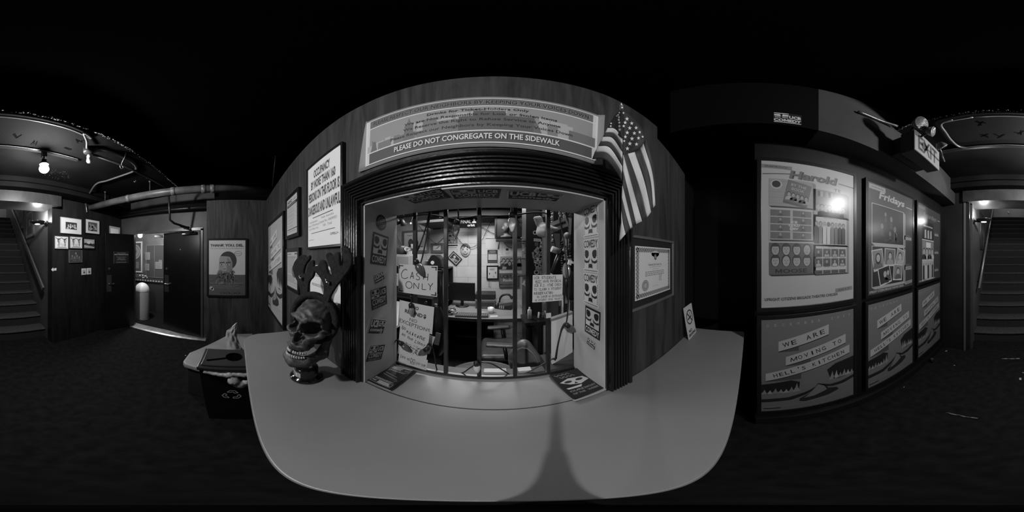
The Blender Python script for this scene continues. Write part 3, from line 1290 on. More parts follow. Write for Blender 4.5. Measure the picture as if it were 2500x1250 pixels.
def stack_art_left(a, w, h):
    f = .45
    a.border(0, h * .36, w * .84, h * .15, .0012, f)
    a.lines(-w * .12, h * .36, w * .5, h * .11, 2, f, t=h * .042, seed=8)
    a.text('NY', w * .30, h * .36, w * .18, h * .05, f, .02)
    a.lines(0, h * .235, w * .82, h * .05, 2, f)
    a.poly([(-w * .36, h * .05), (-w * .30, h * .085), (w * .26, h * .02), (w * .22, -h * .005), (-w * .3, h * .045)], .12)
    a.poly([(-w * .36, -h * .0), (w * .30, -h * .07), (w * .34, -h * .1), (w * .2, -h * .1), (-w * .34, -h * .03)], .12)
    a.line((-w * .38, h * .15), (-w * .3, h * .2), .003, .2)
    a.line((w * .28, -h * .17), (w * .38, -h * .12), .003, .2)
    a.border(0, -h * .37, w * .84, h * .15, .0012, f)
    a.text('AN', -w * .3, -h * .37, w * .16, h * .05, f, .02)
    a.lines(w * .12, -h * .37, w * .5, h * .11, 2, f, t=h * .042, seed=9)
    a.lines(0, -h * .25, w * .82, h * .05, 2, f)


def stack_art_right(a, w, h):
    f = .42
    for k in range(2):
        a.strokes([(w * (-.4 + .07 * q) + (k * .1 * w), h * (.39 - .11 * k) + h * .035 * (-1) ** q) for q in range(8)], w * .035, .16)
    a.poly([(-w * .42, h * .10), (-w * .1, h * .20), (w * .36, h * .14), (w * .44, -h * .02), (w * .1, -h * .10), (-w * .2, -h * .03)], f)
    a.L += 1
    for s in (-1, 1):
        a.ell(s * w * .18, h * .07, w * .12, h * .045, .012, 14)
    a.poly([(-w * .06, -h * .05), (w * .06, -h * .05), (0, h * .02)], .012)
    a.L -= 1
    a.poly([(-w * .4, -h * .14), (w * .1, -h * .13), (w * .02, -h * .20), (-w * .36, -h * .19)], f)
    a.text('CURE', -w * .18, -h * .27, w * .42, h * .06, .2, .03)
    a.text('MOST', w * .24, -h * .27, w * .36, h * .06, .2, .03)
    a.text('OF THE', -w * .2, -h * .37, w * .36, h * .055, .2, .03)
    a.text('WEEK', w * .24, -h * .37, w * .36, h * .055, .2, .03)


rnd = random.Random(5)


def flyer_stack(x, y, rz, w, h, n, thick, fn, name, lab_top, lab_low, group):
    z = CT + .0002
    for k in range(n):
        last = k == n - 1
        dx, dy, dr = rnd.uniform(-.004, .004), rnd.uniform(-.004, .004), rnd.uniform(-2.2, 2.2)
        m_ = MB()
        m_.box((0, -thick / 2, 0), (w, thick, h), G(.010, .3) if last or k % 2 else G(.45, .5))
        o_ = m_.build(name)
        o_.location = (x + dx, y + dy, z)
        o_.rotation_euler = (R(-90), 0, rz + R(dr))
        z += thick + .0002
        tag(o_, lab_top if last else lab_low[k], 'flyer', group)
        if last:
            a = Art(y=-thick - .0004)
            fn(a, w, h)
            a.build('print', o_, fix=False)


flyer_stack(-.348, .487, R(-3), .104, .160, 3, .0022, stack_art_left, 'flyer', 'black postcard flyer with white lettering, top of the pile by the left jamb',
            ['flyer at the very bottom of the left pile, under the black postcard', 'flyer in the middle of the left pile, under the black postcard'], 'flyers at the left jamb')
flyer_stack(.265, .475, R(4), .118, .168, 5, .0035, stack_art_right, 'flyer', 'dark flyer with a pale skull drawing, top of the pile by the right jamb',
            ['lowest flyer of the pile by the right jamb', 'second flyer from the bottom of the pile by the right jamb', 'middle flyer of the pile by the right jamb', 'flyer directly under the skull flyer by the right jamb'], 'flyers at the right jamb')


def nosmoke(a, w, h):
    a.border(0, 0, w, h, .003, .5)
    a.ring(0, h * .14, w * .38, w * .38, w * .065, .03)
    a.L += 1
    a.rect(-w * .03, h * .12, w * .44, h * .045, .02, rot=R(10))
    a.strokes([(w * .05, h * .17), (w * .12, h * .21), (w * .05, h * .25), (w * .10, h * .28)], w * .025, .02)
    a.L += 1
    a.line((-w * .26, h * .31), (w * .26, h * -.03), w * .065, .03)
    a.text('NO', -w * .16, -h * .27, w * .36, h * .10, .02, .03)
    a.text('SMOKING', 0, -h * .40, w * .82, h * .10, .02, .03)


sheet('no_smoking_sign', 'small white no smoking sign leaning at the right end of the counter', 'sign', ('F', .37), .967, 1.142, .135, .225, nosmoke, bg=.5, thick=.003,
      loc=(.967, .372, CT + .112), rot=(R(-9), 0, 0))
sheet('sticker_scrap', 'tiny torn label lying on the counter beside the trophy', 'sticker', None, 0, 0, .022, .010, lambda a, w, h: a.rect(-w * .1, 0, w * .5, h * .5, .02), bg=.3, thick=.0003,
      loc=(onZ(792, 870, CT)[0], onZ(792, 870, CT)[1], CT + .0005), rot=(R(-90), 0, R(-25)))

# --- stickers on the lining of the opening ------------------------------------------------------------------------
GS = 'stickers on the window lining'


def jamb_sticker(side, u, v, w, h, tilt, fn, label):
    x = OX0 + .0065 if side == 'L' else OX1 - .0065
    y, z = onX(u, v, x)
    o_ = flat_print('sticker', label, 'sticker', (x, y, z), (0, 0, 0), fn, w, h, GS, bg=.012 if fn is not logo_scallop else .62, thick=.0003)
    rz = ROT['L' if side == 'L' else 'R']
    o_.rotation_euler = (Matrix.Rotation(rz, 3, 'Z') @ Matrix.Rotation(R(tilt), 3, 'Y')).to_euler()
    return o_


def hexa(a, w, h):
    a.ell(0, 0, w * .5, h * .5, .012, 28)
    a.L += 1
    a.poly([(w * .38 * math.cos(R(90 + 60 * k)), h * .38 * math.sin(R(90 + 60 * k))) for k in range(6)], .3)
    a.L += 1
    a.poly([(w * .33 * math.cos(R(90 + 60 * k)), h * .33 * math.sin(R(90 + 60 * k))) for k in range(6)], .012)
    a.L += 1
    for k in range(4):
        for q in (-1, 0, 1):
            a.rect(q * w * .13 + (k % 2) * .002, h * (.18 - .12 * k), w * .09, h * .06, .3, rot=R(20))


def ragged_round(*args):
    return hexa(*args)


hx_y, hx_z = onX(931, 543, OX0 + .0065)
m = MB()
m.prism([(.031 * math.cos(R(15 * k)), .031 * math.sin(R(15 * k))) for k in range(24)], -.0003, 0, G(.012, .5))
o = m.build('sticker')
o.location = (OX0 + .0065, hx_y, hx_z)
o.rotation_euler = (0, 0, ROT['L'])
tag(o, 'round black sticker with a white hexagon, top of the left jamb', 'sticker', GS)
a = Art(y=-.0006)
hexa(a, .062, .062)
a.build('print', o, fix=False)
jamb_sticker('L', 928, 609, .092, .118, 8, logo_tall, 'tall black sticker with masked face over large lettering on the left jamb')
jamb_sticker('L', 926, 677, .058, .036, -14, logo_com, 'smallest sticker on the left jamb, wide and slightly tilted')
jamb_sticker('L', 926, 727, .090, .078, -4, logo_wide, 'nearly level black logo sticker at middle height on the left jamb')
jamb_sticker('L', 922, 797, .094, .066, 22, logo_com, 'strongly tilted sticker with white edge, second lowest on the left jamb')
jamb_sticker('L', 918, 862, .088, .074, 20, logo_wide, 'lowest sticker on the left jamb, tilted, above the black flyer')
for v, lab in ((540, 'topmost white scalloped mask sticker on the right jamb'), (624, 'second white scalloped mask sticker from the top of the right jamb'), (708, 'third white scalloped mask sticker from the top of the right jamb')):
    jamb_sticker('R', 1442, v, .090, .116, 0, logo_scallop, lab)
jamb_sticker('R', 1446, 788, .090, .112, 2, logo_tall, 'black mask sticker with lettering below it, lowest large one on the right jamb')
jamb_sticker('R', 1443, 838, .052, .036, 10, logo_com, 'smallest sticker on the right jamb, near its foot')
for u, v, w, h, tl, fn, lab in ((1040, 480, .128, .078, -6, logo_wide, 'left sticker of the three on the window head'), (1162, 473, .132, .072, 3, logo_wide, 'middle sticker of the three on the window head'), (1306, 478, .158, .068, -3, logo_com, 'right sticker of the three on the window head')):
    x, y = onZ(u, v, OZ1 - .0065)
    o = flat_print('sticker', lab, 'sticker', (x, y, OZ1 - .0065), (R(90), 0, R(tl)), fn, w, h, GS, thick=.0003)

# ================================================================== ON THE TICKET WALL
PF = ('F', YW)


def moving_art(a, w, h):
    """Moving announcement: three tilted banners over a big face with burning glasses."""
    bg, fg = .115, .30
    a.L = 1
    for i, ch in enumerate('DECEMBER 2017'):
        if ch != ' ':
            a.text(ch, -w * .44 + w * .88 * i / 12, h * .455, w * (.008 if ch == '1' else .022), h * .020, .26, .0)
    # the face: lenses with flames, nose, moustache
    for s, cx in ((-1, -w * .30), (1, w * .40)):
        a.poly([(cx - w * .20, -h * .10), (cx + w * .08, -h * .075), (cx + w * .17, -h * .11), (cx + w * .16, -h * .20), (cx + w * .05, -h * .235), (cx - w * .20, -h * .235)] if s < 0 else
               [(cx - w * .24, -h * .03), (cx - w * .14, h * .02), (cx + w * .10, h * .045), (cx + w * .10, -h * .16), (cx - w * .10, -h * .175), (cx - w * .20, -h * .15)], .006)
    a.poly([(-w * .5, -h * .30), (-w * .25, -h * .30), (-w * .05, -h * .25), (w * .03, -h * .21), (w * .05, -h * .235), (-w * .08, -h * .30), (-w * .22, -h * .345), (-w * .5, -h * .35)], .010)
    a.poly([(w * .10, -h * .19), (w * .20, -h * .225), (w * .34, -h * .22), (w * .5, -h * .185), (w * .5, -h * .225), (w * .36, -h * .26), (w * .22, -h * .26), (w * .13, -h * .235)], .010)
    a.poly([(w * .06, -h * .17), (w * .12, -h * .20), (w * .18, -h * .27), (w * .28, -h * .29), (w * .30, -h * .33), (w * .18, -h * .37), (-w * .08, -h * .40), (-w * .14, -h * .38), (-w * .13, -h * .34), (-w * .02, -h * .28)], .012)
    a.L = 2
    rn = random.Random(4)
    for cx, lo, wd, n in ((-w * .32, -h * .233, w * .36, 7), (w * .345, -h * .165, w * .30, 6)):
        for k in range(n):
            x = cx - wd / 2 + wd * (k + .5) / n
            hh = h * rn.uniform(.05, .12)
            a.poly([(x - wd / n * .75, lo), (x + wd / n * .75, lo + (h * .004)), (x + wd / n * .3, lo + hh * .5), (x + wd / n * .1, lo + hh), (x - wd / n * .2, lo + hh * .55)], (.18, .24, .15)[k % 3])
            a.L = 2 + (k % 2) * .5
    a.L = 3
    a.poly([(w * .06, -h * .185), (w * .13, -h * .225), (w * .16, -h * .285), (w * .02, -h * .335), (-w * .09, -h * .345), (-w * .03, -h * .29)], .13)
    for cx, cz, ww, tx in ((-w * .08, h * .325, w * .52, 'WE ARE'), (w * .06, h * .195, w * .66, 'MOVING TO'), (-w * .01, h * .06, w * .90, "HELL'S KITCHEN")):
        r = R(14)
        hh = h * .085
        c, s = math.cos(r), math.sin(r)
        x0, x1 = -ww / 2, ww / 2
        sl = math.tan(r)
        a.L = 3
        a.poly([(cx + x0, cz + sl * x0 - hh / 2 - h * .008), (cx + x1, cz + sl * x1 - hh / 2 - h * .008), (cx + x1, cz + sl * x1 - hh / 2), (cx + x0, cz + sl * x0 - hh / 2)], .006)
        a.poly([(cx + x0, cz + sl * x0 - hh / 2 - h * .008), (cx + x0 + ww * .38, cz + sl * (x0 + ww * .38) - hh / 2 - h * .008), (cx + x0 + ww * .38, cz + sl * x0 - hh * .66)], .05)
        a.L = 4
        a.poly([(cx + x0, cz + sl * x0 - hh / 2), (cx + x1, cz + sl * x1 - hh / 2), (cx + x1, cz + sl * x1 + hh / 2), (cx + x0, cz + sl * x0 + hh / 2)], fg)
        a.L = 5
        n = len(tx)
        for i, ch in enumerate(tx):
            if ch == ' ':
                continue
            x = x0 * .86 + ww * .86 * (i + .5) / n
            ws = ww * .86 / n
            if ch == "'":
                a.rect(cx + x, cz + sl * x + hh * .25, ws * .2, hh * .2, .01)
            elif ch == 'M':
                a.strokes([(cx + x + ws * .46 * q, cz + sl * (x + ws * .46 * q) + hh * e) for q, e in ((-1, -.23), (-.85, .22), (0, -.20), (.85, .22), (1, -.23))], hh * .075, .01)
            else:
                a.text(ch, cx + x, cz + sl * x, ws * (.25 if ch == 'I' else .70 if ch not in 'MW' else .95), hh * .46, .01, .012, rot=r * .85)
    a.L = 2
    for i in range(22):
        a.rect(-w * .28 + w * .72 * i / 21, -h * .43 + h * .055 * i / 21, w * .014, h * .012, .16)
    a.rect(-w * .40, -h * .455, w * .16, h * .016, .008)
    emblem(a, -w * .41, -h * .436, w * .09, h * .016, .2)


def occupancy(a, w, h):
    k = .03
    a.text('OCCUPANCY', -w * .02, h * .365, w * .50, h * .115, k, .035)
    a.text('BY MORE THAN 160', w * .0, h * .225, w * .74, h * .115, k, .035)
    a.text('PERSONS ON THIS FLOOR IS', 0, h * .075, w * .93, h * .118, k, .035)
    a.text('DANGEROUS AND UNLAWFUL', 0, -h * .085, w * .96, h * .118, k, .035)
    a.rect(0, -h * .18, w * .62, h * .008, k)
    for i, s in enumerate(('Commissioner,', 'Dept. Of Buildings', 'City Of New York')):
        a.text(s, -w * .28, -h * (.225 + .04 * i), w * (.30, .38, .34)[i], h * .026, .12)
    for i, s in enumerate(('Public Assembly', 'License No: 104090953', '160... Total')):
        a.text(s, w * .16, -h * (.215 + .04 * i), w * (.34, .48, .24)[i], h * .026, .10)
    a.rect(0, -h * .352, w * .72, h * .006, k)
    a.text('OPELL+', w * .34, -h * .40, w * .20, h * .022, k, .02)
    a.lines(-w * .36, -h * .425, w * .2, h * .012, 1, .2)


framed('framed_sign', 'large framed occupancy limit notice beside the left window casing', 'sign', PF, -.6785, CZ + .29, .337, .505, occupancy, fw=.012, depth=.020, bg=.72, coat=.3)


def nyc(a, w, h):
    a.text('NYC', -w * .2, h * .40, w * .42, h * .085, .012, .05)
    a.lines(w * .26, h * .40, w * .3, h * .03, 2, .1)
    a.rect(0, h * .29, w * .9, h * .075, .012)
    a.L += 1
    a.lines(0, h * .29, w * .7, h * .03, 1, .5, ragged=.05)
    a.L -= 1
    for k, z in enumerate((.20, .13, .05, .0, -.08, -.16, -.25)):
        a.rect(0, h * z, w * .9, h * .0035, .25)
        a.lines(-w * .08, h * (z - .03), w * .72, h * .028, 2, .22, seed=k)
    a.rect(0, -h * .36, w * .9, h * .02, .02)
    a.lines(0, -h * .42, w * .85, h * .04, 2, .2)


framed('framed_document', 'black framed city licence sheet left of the occupancy notice', 'document', PF, -1.1035, CZ + .30, .282, .34, nyc, fw=.026, depth=.024, bg=.42, coat=.3)


def permit(a, w, h):
    a.rect(-w * .25, h * .44, w * .38, h * .02, .03)
    a.rect(w * .33, h * .45, w * .2, h * .05, .1)
    a.lines(0, h * .14, w * .9, h * .52, 16, .16)
    a.rect(0, h * .34, w * .92, h * .005, .1)
    a.ell(w * .22, -h * .02, w * .24, h * .17, .03, 26)
    a.L += 1
    a.ell(w * .22, -h * .02, w * .20, h * .14, .10, 26)
    a.L += 1
    a.poly([(w * (.22 + .13 * math.cos(R(k * 36 + 90)) * (1 if k % 2 else .55)), h * (-.02 + .10 * math.sin(R(k * 36 + 90)) * (1 if k % 2 else .55))) for k in range(10)], .5)
    a.L -= 2
    a.lines(0, -h * .26, w * .9, h * .22, 8, .16, seed=6)
    for k in range(7):
        a.rect(0, -h * .40 - h * .008 * k, w * .92, h * .002, .2)


framed('framed_document', 'black framed permit sheet with round seal, hung below the city licence', 'document', PF, -1.104, CZ - .10, .280, .31, permit, fw=.026, depth=.022, bg=.40, coat=.3)


def norec(a, w, h):
    for k, s in enumerate(('NO AUDIO RECORDING', 'NO PHOTOGRAPHY', 'TURN OFF CELL PHONES')):
        z = h * (.30 - .20 * k)
        a.text(s, -w * .14, z, w * .56, h * .035, .03, .02)
        a.rect(-w * .14, z - h * .028, w * .56, h * .008, .03)
    for k in range(3):
        cx, cz = w * .20 - (k == 2) * w * .30, h * (-.12 - .16 * (k % 2) - (k == 2) * .14)
        a.ell(cx, cz, w * .085, h * .07, .03, 20)
        a.L += 1
        a.ell(cx, cz, w * .068, h * .056, .5, 20)
        a.L += 1
        a.rect(cx, cz, w * .05, h * .05, .03)
        a.line((cx - w * .05, cz - h * .05), (cx + w * .05, cz + h * .05), w * .018, .03)
        a.L -= 2
    a.strokes([(w * (.44 - .08 * (1 - math.cos(R(9 * k)))), -h * .36 - h * .08 * math.sin(R(9 * k))) for k in range(11)], .002, .1)


framed('framed_sign', 'framed no recording notice partly hidden behind the skull antlers', 'sign', PF, -.675, CZ - .175, .31, .27, norec, fw=.006, fg=.05, depth=.012, bg=.68)

framed('framed_poster', 'tall moving announcement poster in black frame at the far left of the ticket wall', 'poster', PF, -1.64, CZ - .138, .70, 1.045, lambda a, w, h: moving_art(a, w, h), fw=.03, depth=.03, bg=.20, dim=1.6, coat=.3)


def certificate(a, w, h):
    # black mat with a guilloche-bordered sheet
    a.rect(-.003, 0, .270, .206, .42)
    a.L += 1
    W2, H2 = .258, .194
    for i in range(18):
        x = -W2 / 2 + W2 * (i + .5) / 18 - .003
        for z in (-H2 / 2 + .008, H2 / 2 - .008):
            a.ell(x, z, .0088, .010, .13, 10)
    for i in range(13):
        z = -H2 / 2 + H2 * (i + .5) / 13
        for x in (-W2 / 2 + .008, W2 / 2 - .008):
            a.ell(x - .003, z, .010, .0088, .13, 10)
    a.L += 1
    for i in range(18):
        x = -W2 / 2 + W2 * (i + .5) / 18 - .003
        for z in (-H2 / 2 + .008, H2 / 2 - .008):
            a.strokes([(x - .006, z - .006), (x, z + .006), (x + .006, z - .006)], .0016, .28)
    for i in range(13):
        z = -H2 / 2 + H2 * (i + .5) / 13
        for x in (-W2 / 2 + .005, W2 / 2 - .011):
            a.strokes([(x - .006, z - .006), (x + .006, z), (x - .006, z + .006)], .0016, .28)
    a.rect(-.003, 0, W2 - .034, H2 - .034, .40)
    a.ell(-.003, H2 / 2 - .022, .030, .014, .40, 20)
    a.L += 1
    a.ell(-.003, .062, .0105, .0135, .06, 20)
    a.L += 1
    a.ell(-.006, .064, .004, .006, .2, 10)
    a.ell(.001, .059, .003, .005, .2, 10)
    a.L -= 1
    a.text('Universal Life Church, Inc.', -.003, .030, .105, .011, .03, .01)
    a.lines(-.003, .020, .09, .003, 1, .1, ragged=0)
    a.lines(-.003, .011, .05, .003, 1, .15, ragged=0)
    a.lines(-.003, -.006, .15, .022, 3, .15, ragged=.05)
    a.ell(-.075, -.052, .023, .023, .16, 26)
    a.L += 1
    a.ring(-.075, -.052, .019, .019, .002, .30)
    a.ell(-.075, -.052, .010, .010, .26, 18)
    a.L -= 1
    a.lines(.040, -.030, .03, .030, 6, .15)
    a.lines(-.002, -.062, .05, .003, 1, .2, ragged=0)


framed('framed_certificate', 'framed certificate with ornate border on black mat, right of the window', 'certificate', PF, .590, CZ - .066, .336, .285, certificate, fw=.011, fg=.22, fmetal=.6, frough=.3, depth=.022, bg=.010, coat=.6, dim=1.35)
m = MB()
m.span((.422, YW - .010, CZ - .20), (.428, YW - .0005, CZ + .07), G(.12, .5))
tag(m.build('wood_strip'), 'thin pale upright strip between the window casing and the certificate frame', 'strip')


def banner(a, w, h):
    a.L = 1
    a.rect(0, 0, w * .955, h * .90, .62)
    a.L = 2
    a.rect(0, 0, w * .935, h * .865, .26)                     # sky
    a.L = 2.4
    a.rect(0, h * .345, w * .935, h * .175, .13)
    a.rect(0, -h * .345, w * .935, h * .175, .075)
    a.L = 3
    a.rect(0, h * .248, w * .935, h * .022, .60)
    a.rect(0, -h * .248, w * .935, h * .022, .60)
    lo, hi = -h * .237, h * .237
    rn = random.Random(11)

    def bld(x0, x1, top, g):
        a.L += .07
        a.rect((x0 + x1) / 2, (lo + top) / 2, x1 - x0, top - lo, g)

    x = -w * .465                                              # pale distant skyline
    while x < w * .45:
        bw = w * rn.uniform(.02, .07)
        far = abs(x) / (w * .46)
        bld(x, min(x + bw, w * .467), lo + h * (.10 + .26 * (1 - far) + rn.uniform(-.05, .08)), .38)
        x += bw * rn.uniform(.9, 1.3)
    a.L = 4.6
    for x0, x1, tp, g in ((-.40, -.33, .12, .17), (-.315, -.285, .15, .17), (-.285, -.215, .13, .17), (-.185, -.13, .32, .17), (-.13, -.05, .23, .17), (-.05, .21, .27, .10), (.0, .11, .37, .10), (-.21, -.185, .11, .17), (.345, .465, .17, .15), (.26, .30, .20, .2)):
        bld(w * x0, w * x1, lo + h * tp, g)
    a.L = 5.8
    bx = -w * .245                                             # tapering tower with spire
    a.poly([(bx - w * .022, lo), (bx + w * .022, lo), (bx + w * .02, lo + h * .27), (bx + w * .012, lo + h * .31), (bx + w * .006, lo + h * .34), (bx, lo + h * .43), (bx - w * .006, lo + h * .34), (bx - w * .012, lo + h * .31), (bx - w * .02, lo + h * .27)], .14)
    sx = -w * .425                                             # statue silhouette
    a.poly([(sx - w * .02, lo), (sx + w * .02, lo), (sx + w * .016, lo + h * .05), (sx + w * .011, lo + h * .12), (sx + w * .010, lo + h * .16), (sx + w * .004, lo + h * .185), (sx - w * .002, lo + h * .165), (sx - w * .010, lo + h * .21), (sx - w * .013, lo + h * .20), (sx - w * .008, lo + h * .15), (sx - w * .011, lo + h * .11), (sx - w * .014, lo + h * .05)], .13)
    a.poly([(w * .21, lo), (w * .24, lo), (w * .21, lo + h * .27)], .14)
    a.L = 6.6
    a.text('PLEASE RESPECT OUR NEIGHBORS BY KEEPING YOUR VOICES DOWN', w * .0015, h * .335, w * .86, h * .088, .34, .018)
    a.L = 6.9
    a.text('PLEASE RESPECT OUR NEIGHBORS BY KEEPING YOUR VOICES DOWN', 0, h * .340, w * .86, h * .088, .010, .016)
    for k, (s, ww) in enumerate((('Drinks for Ticket-Holders Only', .36), ('We are Not Responsible for Lost or Stolen Items', .56), ('We Reserve the Right to Refuse Service to Anyone', .58), ('Please Respect our Neighbors by Keeping Your Voices Down', .69))):
        a.text(s, w * (.01, .015, .02, .015)[k], h * (.165 - .107 * k), w * ww, h * .068, .012, .016)
    a.L = 7
    a.text('PLEASE DO NOT CONGREGATE ON THE SIDEWALK', w * .004, -h * .349, w * .62, h * .088, .015, .03)
    a.L = 8
    a.text('PLEASE DO NOT CONGREGATE ON THE SIDEWALK', 0, -h * .343, w * .62, h * .088, .66, .02)
    for s in (-1, 1):
        a.L = 2.5
        a.rect(s * w * .460, 0, w * .016, h * .88, .55)


BW, BH = .715, .272
m = MB()
NB = 40


def bpt(i, j):
    x, z = (i - .5) * BW, (j - .5) * BH
    return x - .030 * (0.5 - j) * (1 if i < .02 else 0), -.0035 - .014 * (max(0, (abs(i - .5) - .478) / .022) ** 2) * (1 if i > .5 else .4), z


m.grid(bpt, NB, 6, G(.27, .5))
o = m.build('banner_sign', solid=.0008)
o.location = (-.050, YW, CZ + .452)
o.rotation_euler = (0, R(1.6), 0)
tag(o, 'long printed banner with city skyline above the ticket window', 'banner')
a = Art(y=-.0155, eps=.0002)
banner(a, BW, BH)
a.v = [(x, -.0062 + (y + .0155), z) for x, y, z in a.v]
a.build('print', o, fix=False)

# --- flag -----------------------------------------------------------------------------------------------------------
FT = (az(1518), .385)


def fpt(u, v, k=0.0):
    """Point of the hanging cloth; the central fold is nearest, the wings swing back."""
    dd = .372 + .00045 * abs(u - 1518) + .00012 * (v - 258) + k
    return Vector((dd * math.sin(az(u)), dd * math.cos(az(u)), CZ + math.tan(el(v)) * dd))


fl = thing('flag', 'small stars and stripes flag hanging from a short staff at the right casing', 'flag', fpt(1517, 420))
WHITE, RED, BLUE = G(.52, .7), G(.030, .7), G(.012, .7)


def zq(x, y):
    return 1430 + x / 3.472, 240 + y / 3.472


def curve3(pts, n):
    s_ = spline([Vector((p[0], p[1], 0)) for p in pts], 10)
    out = []
    for i in range(n + 1):
        f = i / n * (len(s_) - 1)
        k = min(int(f), len(s_) - 2)
        out.append(s_[k].lerp(s_[k + 1], f - k))
    return out


RL = [[(300, 1060), (292, 1130), (286, 1212)], [(302, 950), (316, 1060), (338, 1152)], [(306, 840), (338, 970), (378, 1108)], [(311, 735), (352, 900), (398, 1092)],
      [(315, 610), (368, 820), (428, 1066)], [(319, 478), (402, 780), (478, 1042)], [(356, 470), (448, 735), (520, 1010)], [(414, 455), (500, 715), (553, 965)],
      [(462, 424), (545, 675), (572, 930)], [(490, 385), (565, 640), (590, 905)], [(506, 345), (574, 560), (593, 725)]]
cols = [WHITE, RED, WHITE, RED, WHITE, RED, WHITE, RED, WHITE, RED]


def ruffle(u, v):
    return .006 * math.sin(u * .11) + .004 * math.sin(v * .05 + u * .05)


m = MB()
cv = [curve3(l, 14) for l in RL]
for k in range(10):
    A, B = cv[k], cv[k + 1]
    vs_, nw = [], 4
    for i in range(15):
        for j in range(nw + 1):
            p = A[i].lerp(B[i], j / nw)
            u, v = zq(p.x, p.y)
            vs_.append(fpt(u, v, ruffle(u, v)))
    m.add(vs_, [(i * (nw + 1) + j, i * (nw + 1) + j + 1, (i + 1) * (nw + 1) + j + 1, (i + 1) * (nw + 1) + j) for i in range(14) for j in range(nw)], cols[k], True)
LL = [[(186, 252), (250, 262), (313, 340)], [(166, 290), (240, 300), (312, 395)], [(146, 325), (230, 338), (311, 455)], [(126, 365), (215, 380), (310, 520)], [(106, 405), (205, 420), (308, 575)], [(76, 455), (190, 470), (306, 635)], [(54, 515), (180, 530), (304, 700)]]
cl2 = [WHITE, RED, WHITE, RED, WHITE, RED]
cv = [curve3(l, 14) for l in LL]
for k in range(6):
    A, B = cv[k], cv[k + 1]
    vs_, nw = [], 3
    for i in range(15):
        for j in range(nw + 1):
            p = A[i].lerp(B[i], j / nw)
            u, v = zq(p.x, p.y)
            vs_.append(fpt(u, v, .5 * ruffle(u, v)))
    m.add(vs_, [(i * (nw + 1) + j, i * (nw + 1) + j + 1, (i + 1) * (nw + 1) + j + 1, (i + 1) * (nw + 1) + j) for i in range(14) for j in range(nw)], cl2[k], True)
m.build('stripes', fl, world=True, solid=.0006)
m = MB()


def patch(outer, inner, nn, mat):
    A, B = curve3(outer, 14), curve3(inner, 14)
    vs_ = []
    for i in range(15):
        for j in range(nn + 1):
            p = A[i].lerp(B[i], j / nn)
            u, v = zq(p.x, p.y)
            vs_.append(fpt(u, v, ruffle(u, v) * .9))
    m.add(vs_, [(i * (nn + 1) + j, i * (nn + 1) + j + 1, (i + 1) * (nn + 1) + j + 1, (i + 1) * (nn + 1) + j) for i in range(14) for j in range(nn)], mat, True)


patch([(310, 98), (400, 160), (480, 258), (506, 345), (490, 385), (462, 424), (414, 455), (356, 470), (319, 478)], [(309, 98), (311, 140), (312, 200), (313, 260), (314, 300), (315, 340), (316, 390), (317, 430), (318, 476)], 6, BLUE)
patch([(308, 98), (262, 130), (225, 180), (196, 230), (186, 252)], [(309, 98), (311, 160), (312, 220), (313, 290), (313, 340)], 6, BLUE)
m.build('canton', fl, world=True, solid=.0006)
m = MB()


def star(x, y, r, sq=1.0):
    pts = []
    for k in range(10):
        rr = r if k % 2 == 0 else r * .42
        u, v = zq(x + rr * sq * math.sin(R(36 * k)), y - rr * math.cos(R(36 * k)))
        pts.append(fpt(u, v, ruffle(u, v) * .9 - .0024))
    m.add(pts, [tuple(range(10))], G(.62, .6))


for x, y, r in ((320, 124, 11), (350, 174, 19), (334, 206, 17), (390, 212, 18), (322, 235, 14), (373, 252, 19), (427, 250, 17), (352, 291, 19), (412, 296, 18), (457, 287, 14), (336, 327, 16), (392, 342, 20), (447, 337, 16), (482, 326, 13), (326, 362, 12), (374, 384, 20), (430, 389, 17), (353, 426, 19)):
    star(x, y, r, .95)
for x, y, r in ((285, 122, 10), (275, 140, 11), (282, 160, 12), (280, 182, 13), (285, 206, 14), (286, 236, 15), (288, 265, 16), (262, 150, 8), (215, 212, 10), (212, 236, 11)):
    star(x, y, r, .95)
m.build('stars', fl, world=True, fix=False)
m = MB()
tip = fpt(1517.5, 262, .004)
foot = Vector((.410, .376, CZ + .02))
m.tube([foot, tip], .004, G(.12, .4), 10)
m.build('staff', fl, world=True)
m = MB()
dr = (tip - foot).normalized()
m.cyl(tip - dr * .012, tip + dr * .004, .0052, G(.45, .3, metal=.8), n=14)
m.ball(tip + dr * .008, .0050, G(.45, .3, metal=.8), 12, 8)
m.ball(tip + dr * .016, (.003, .003, .007), G(.45, .3, metal=.8), 10, 8)
m.build('finial', fl, world=True)

# --- portrait poster on the left wall ---------------------------------------------------------------------------


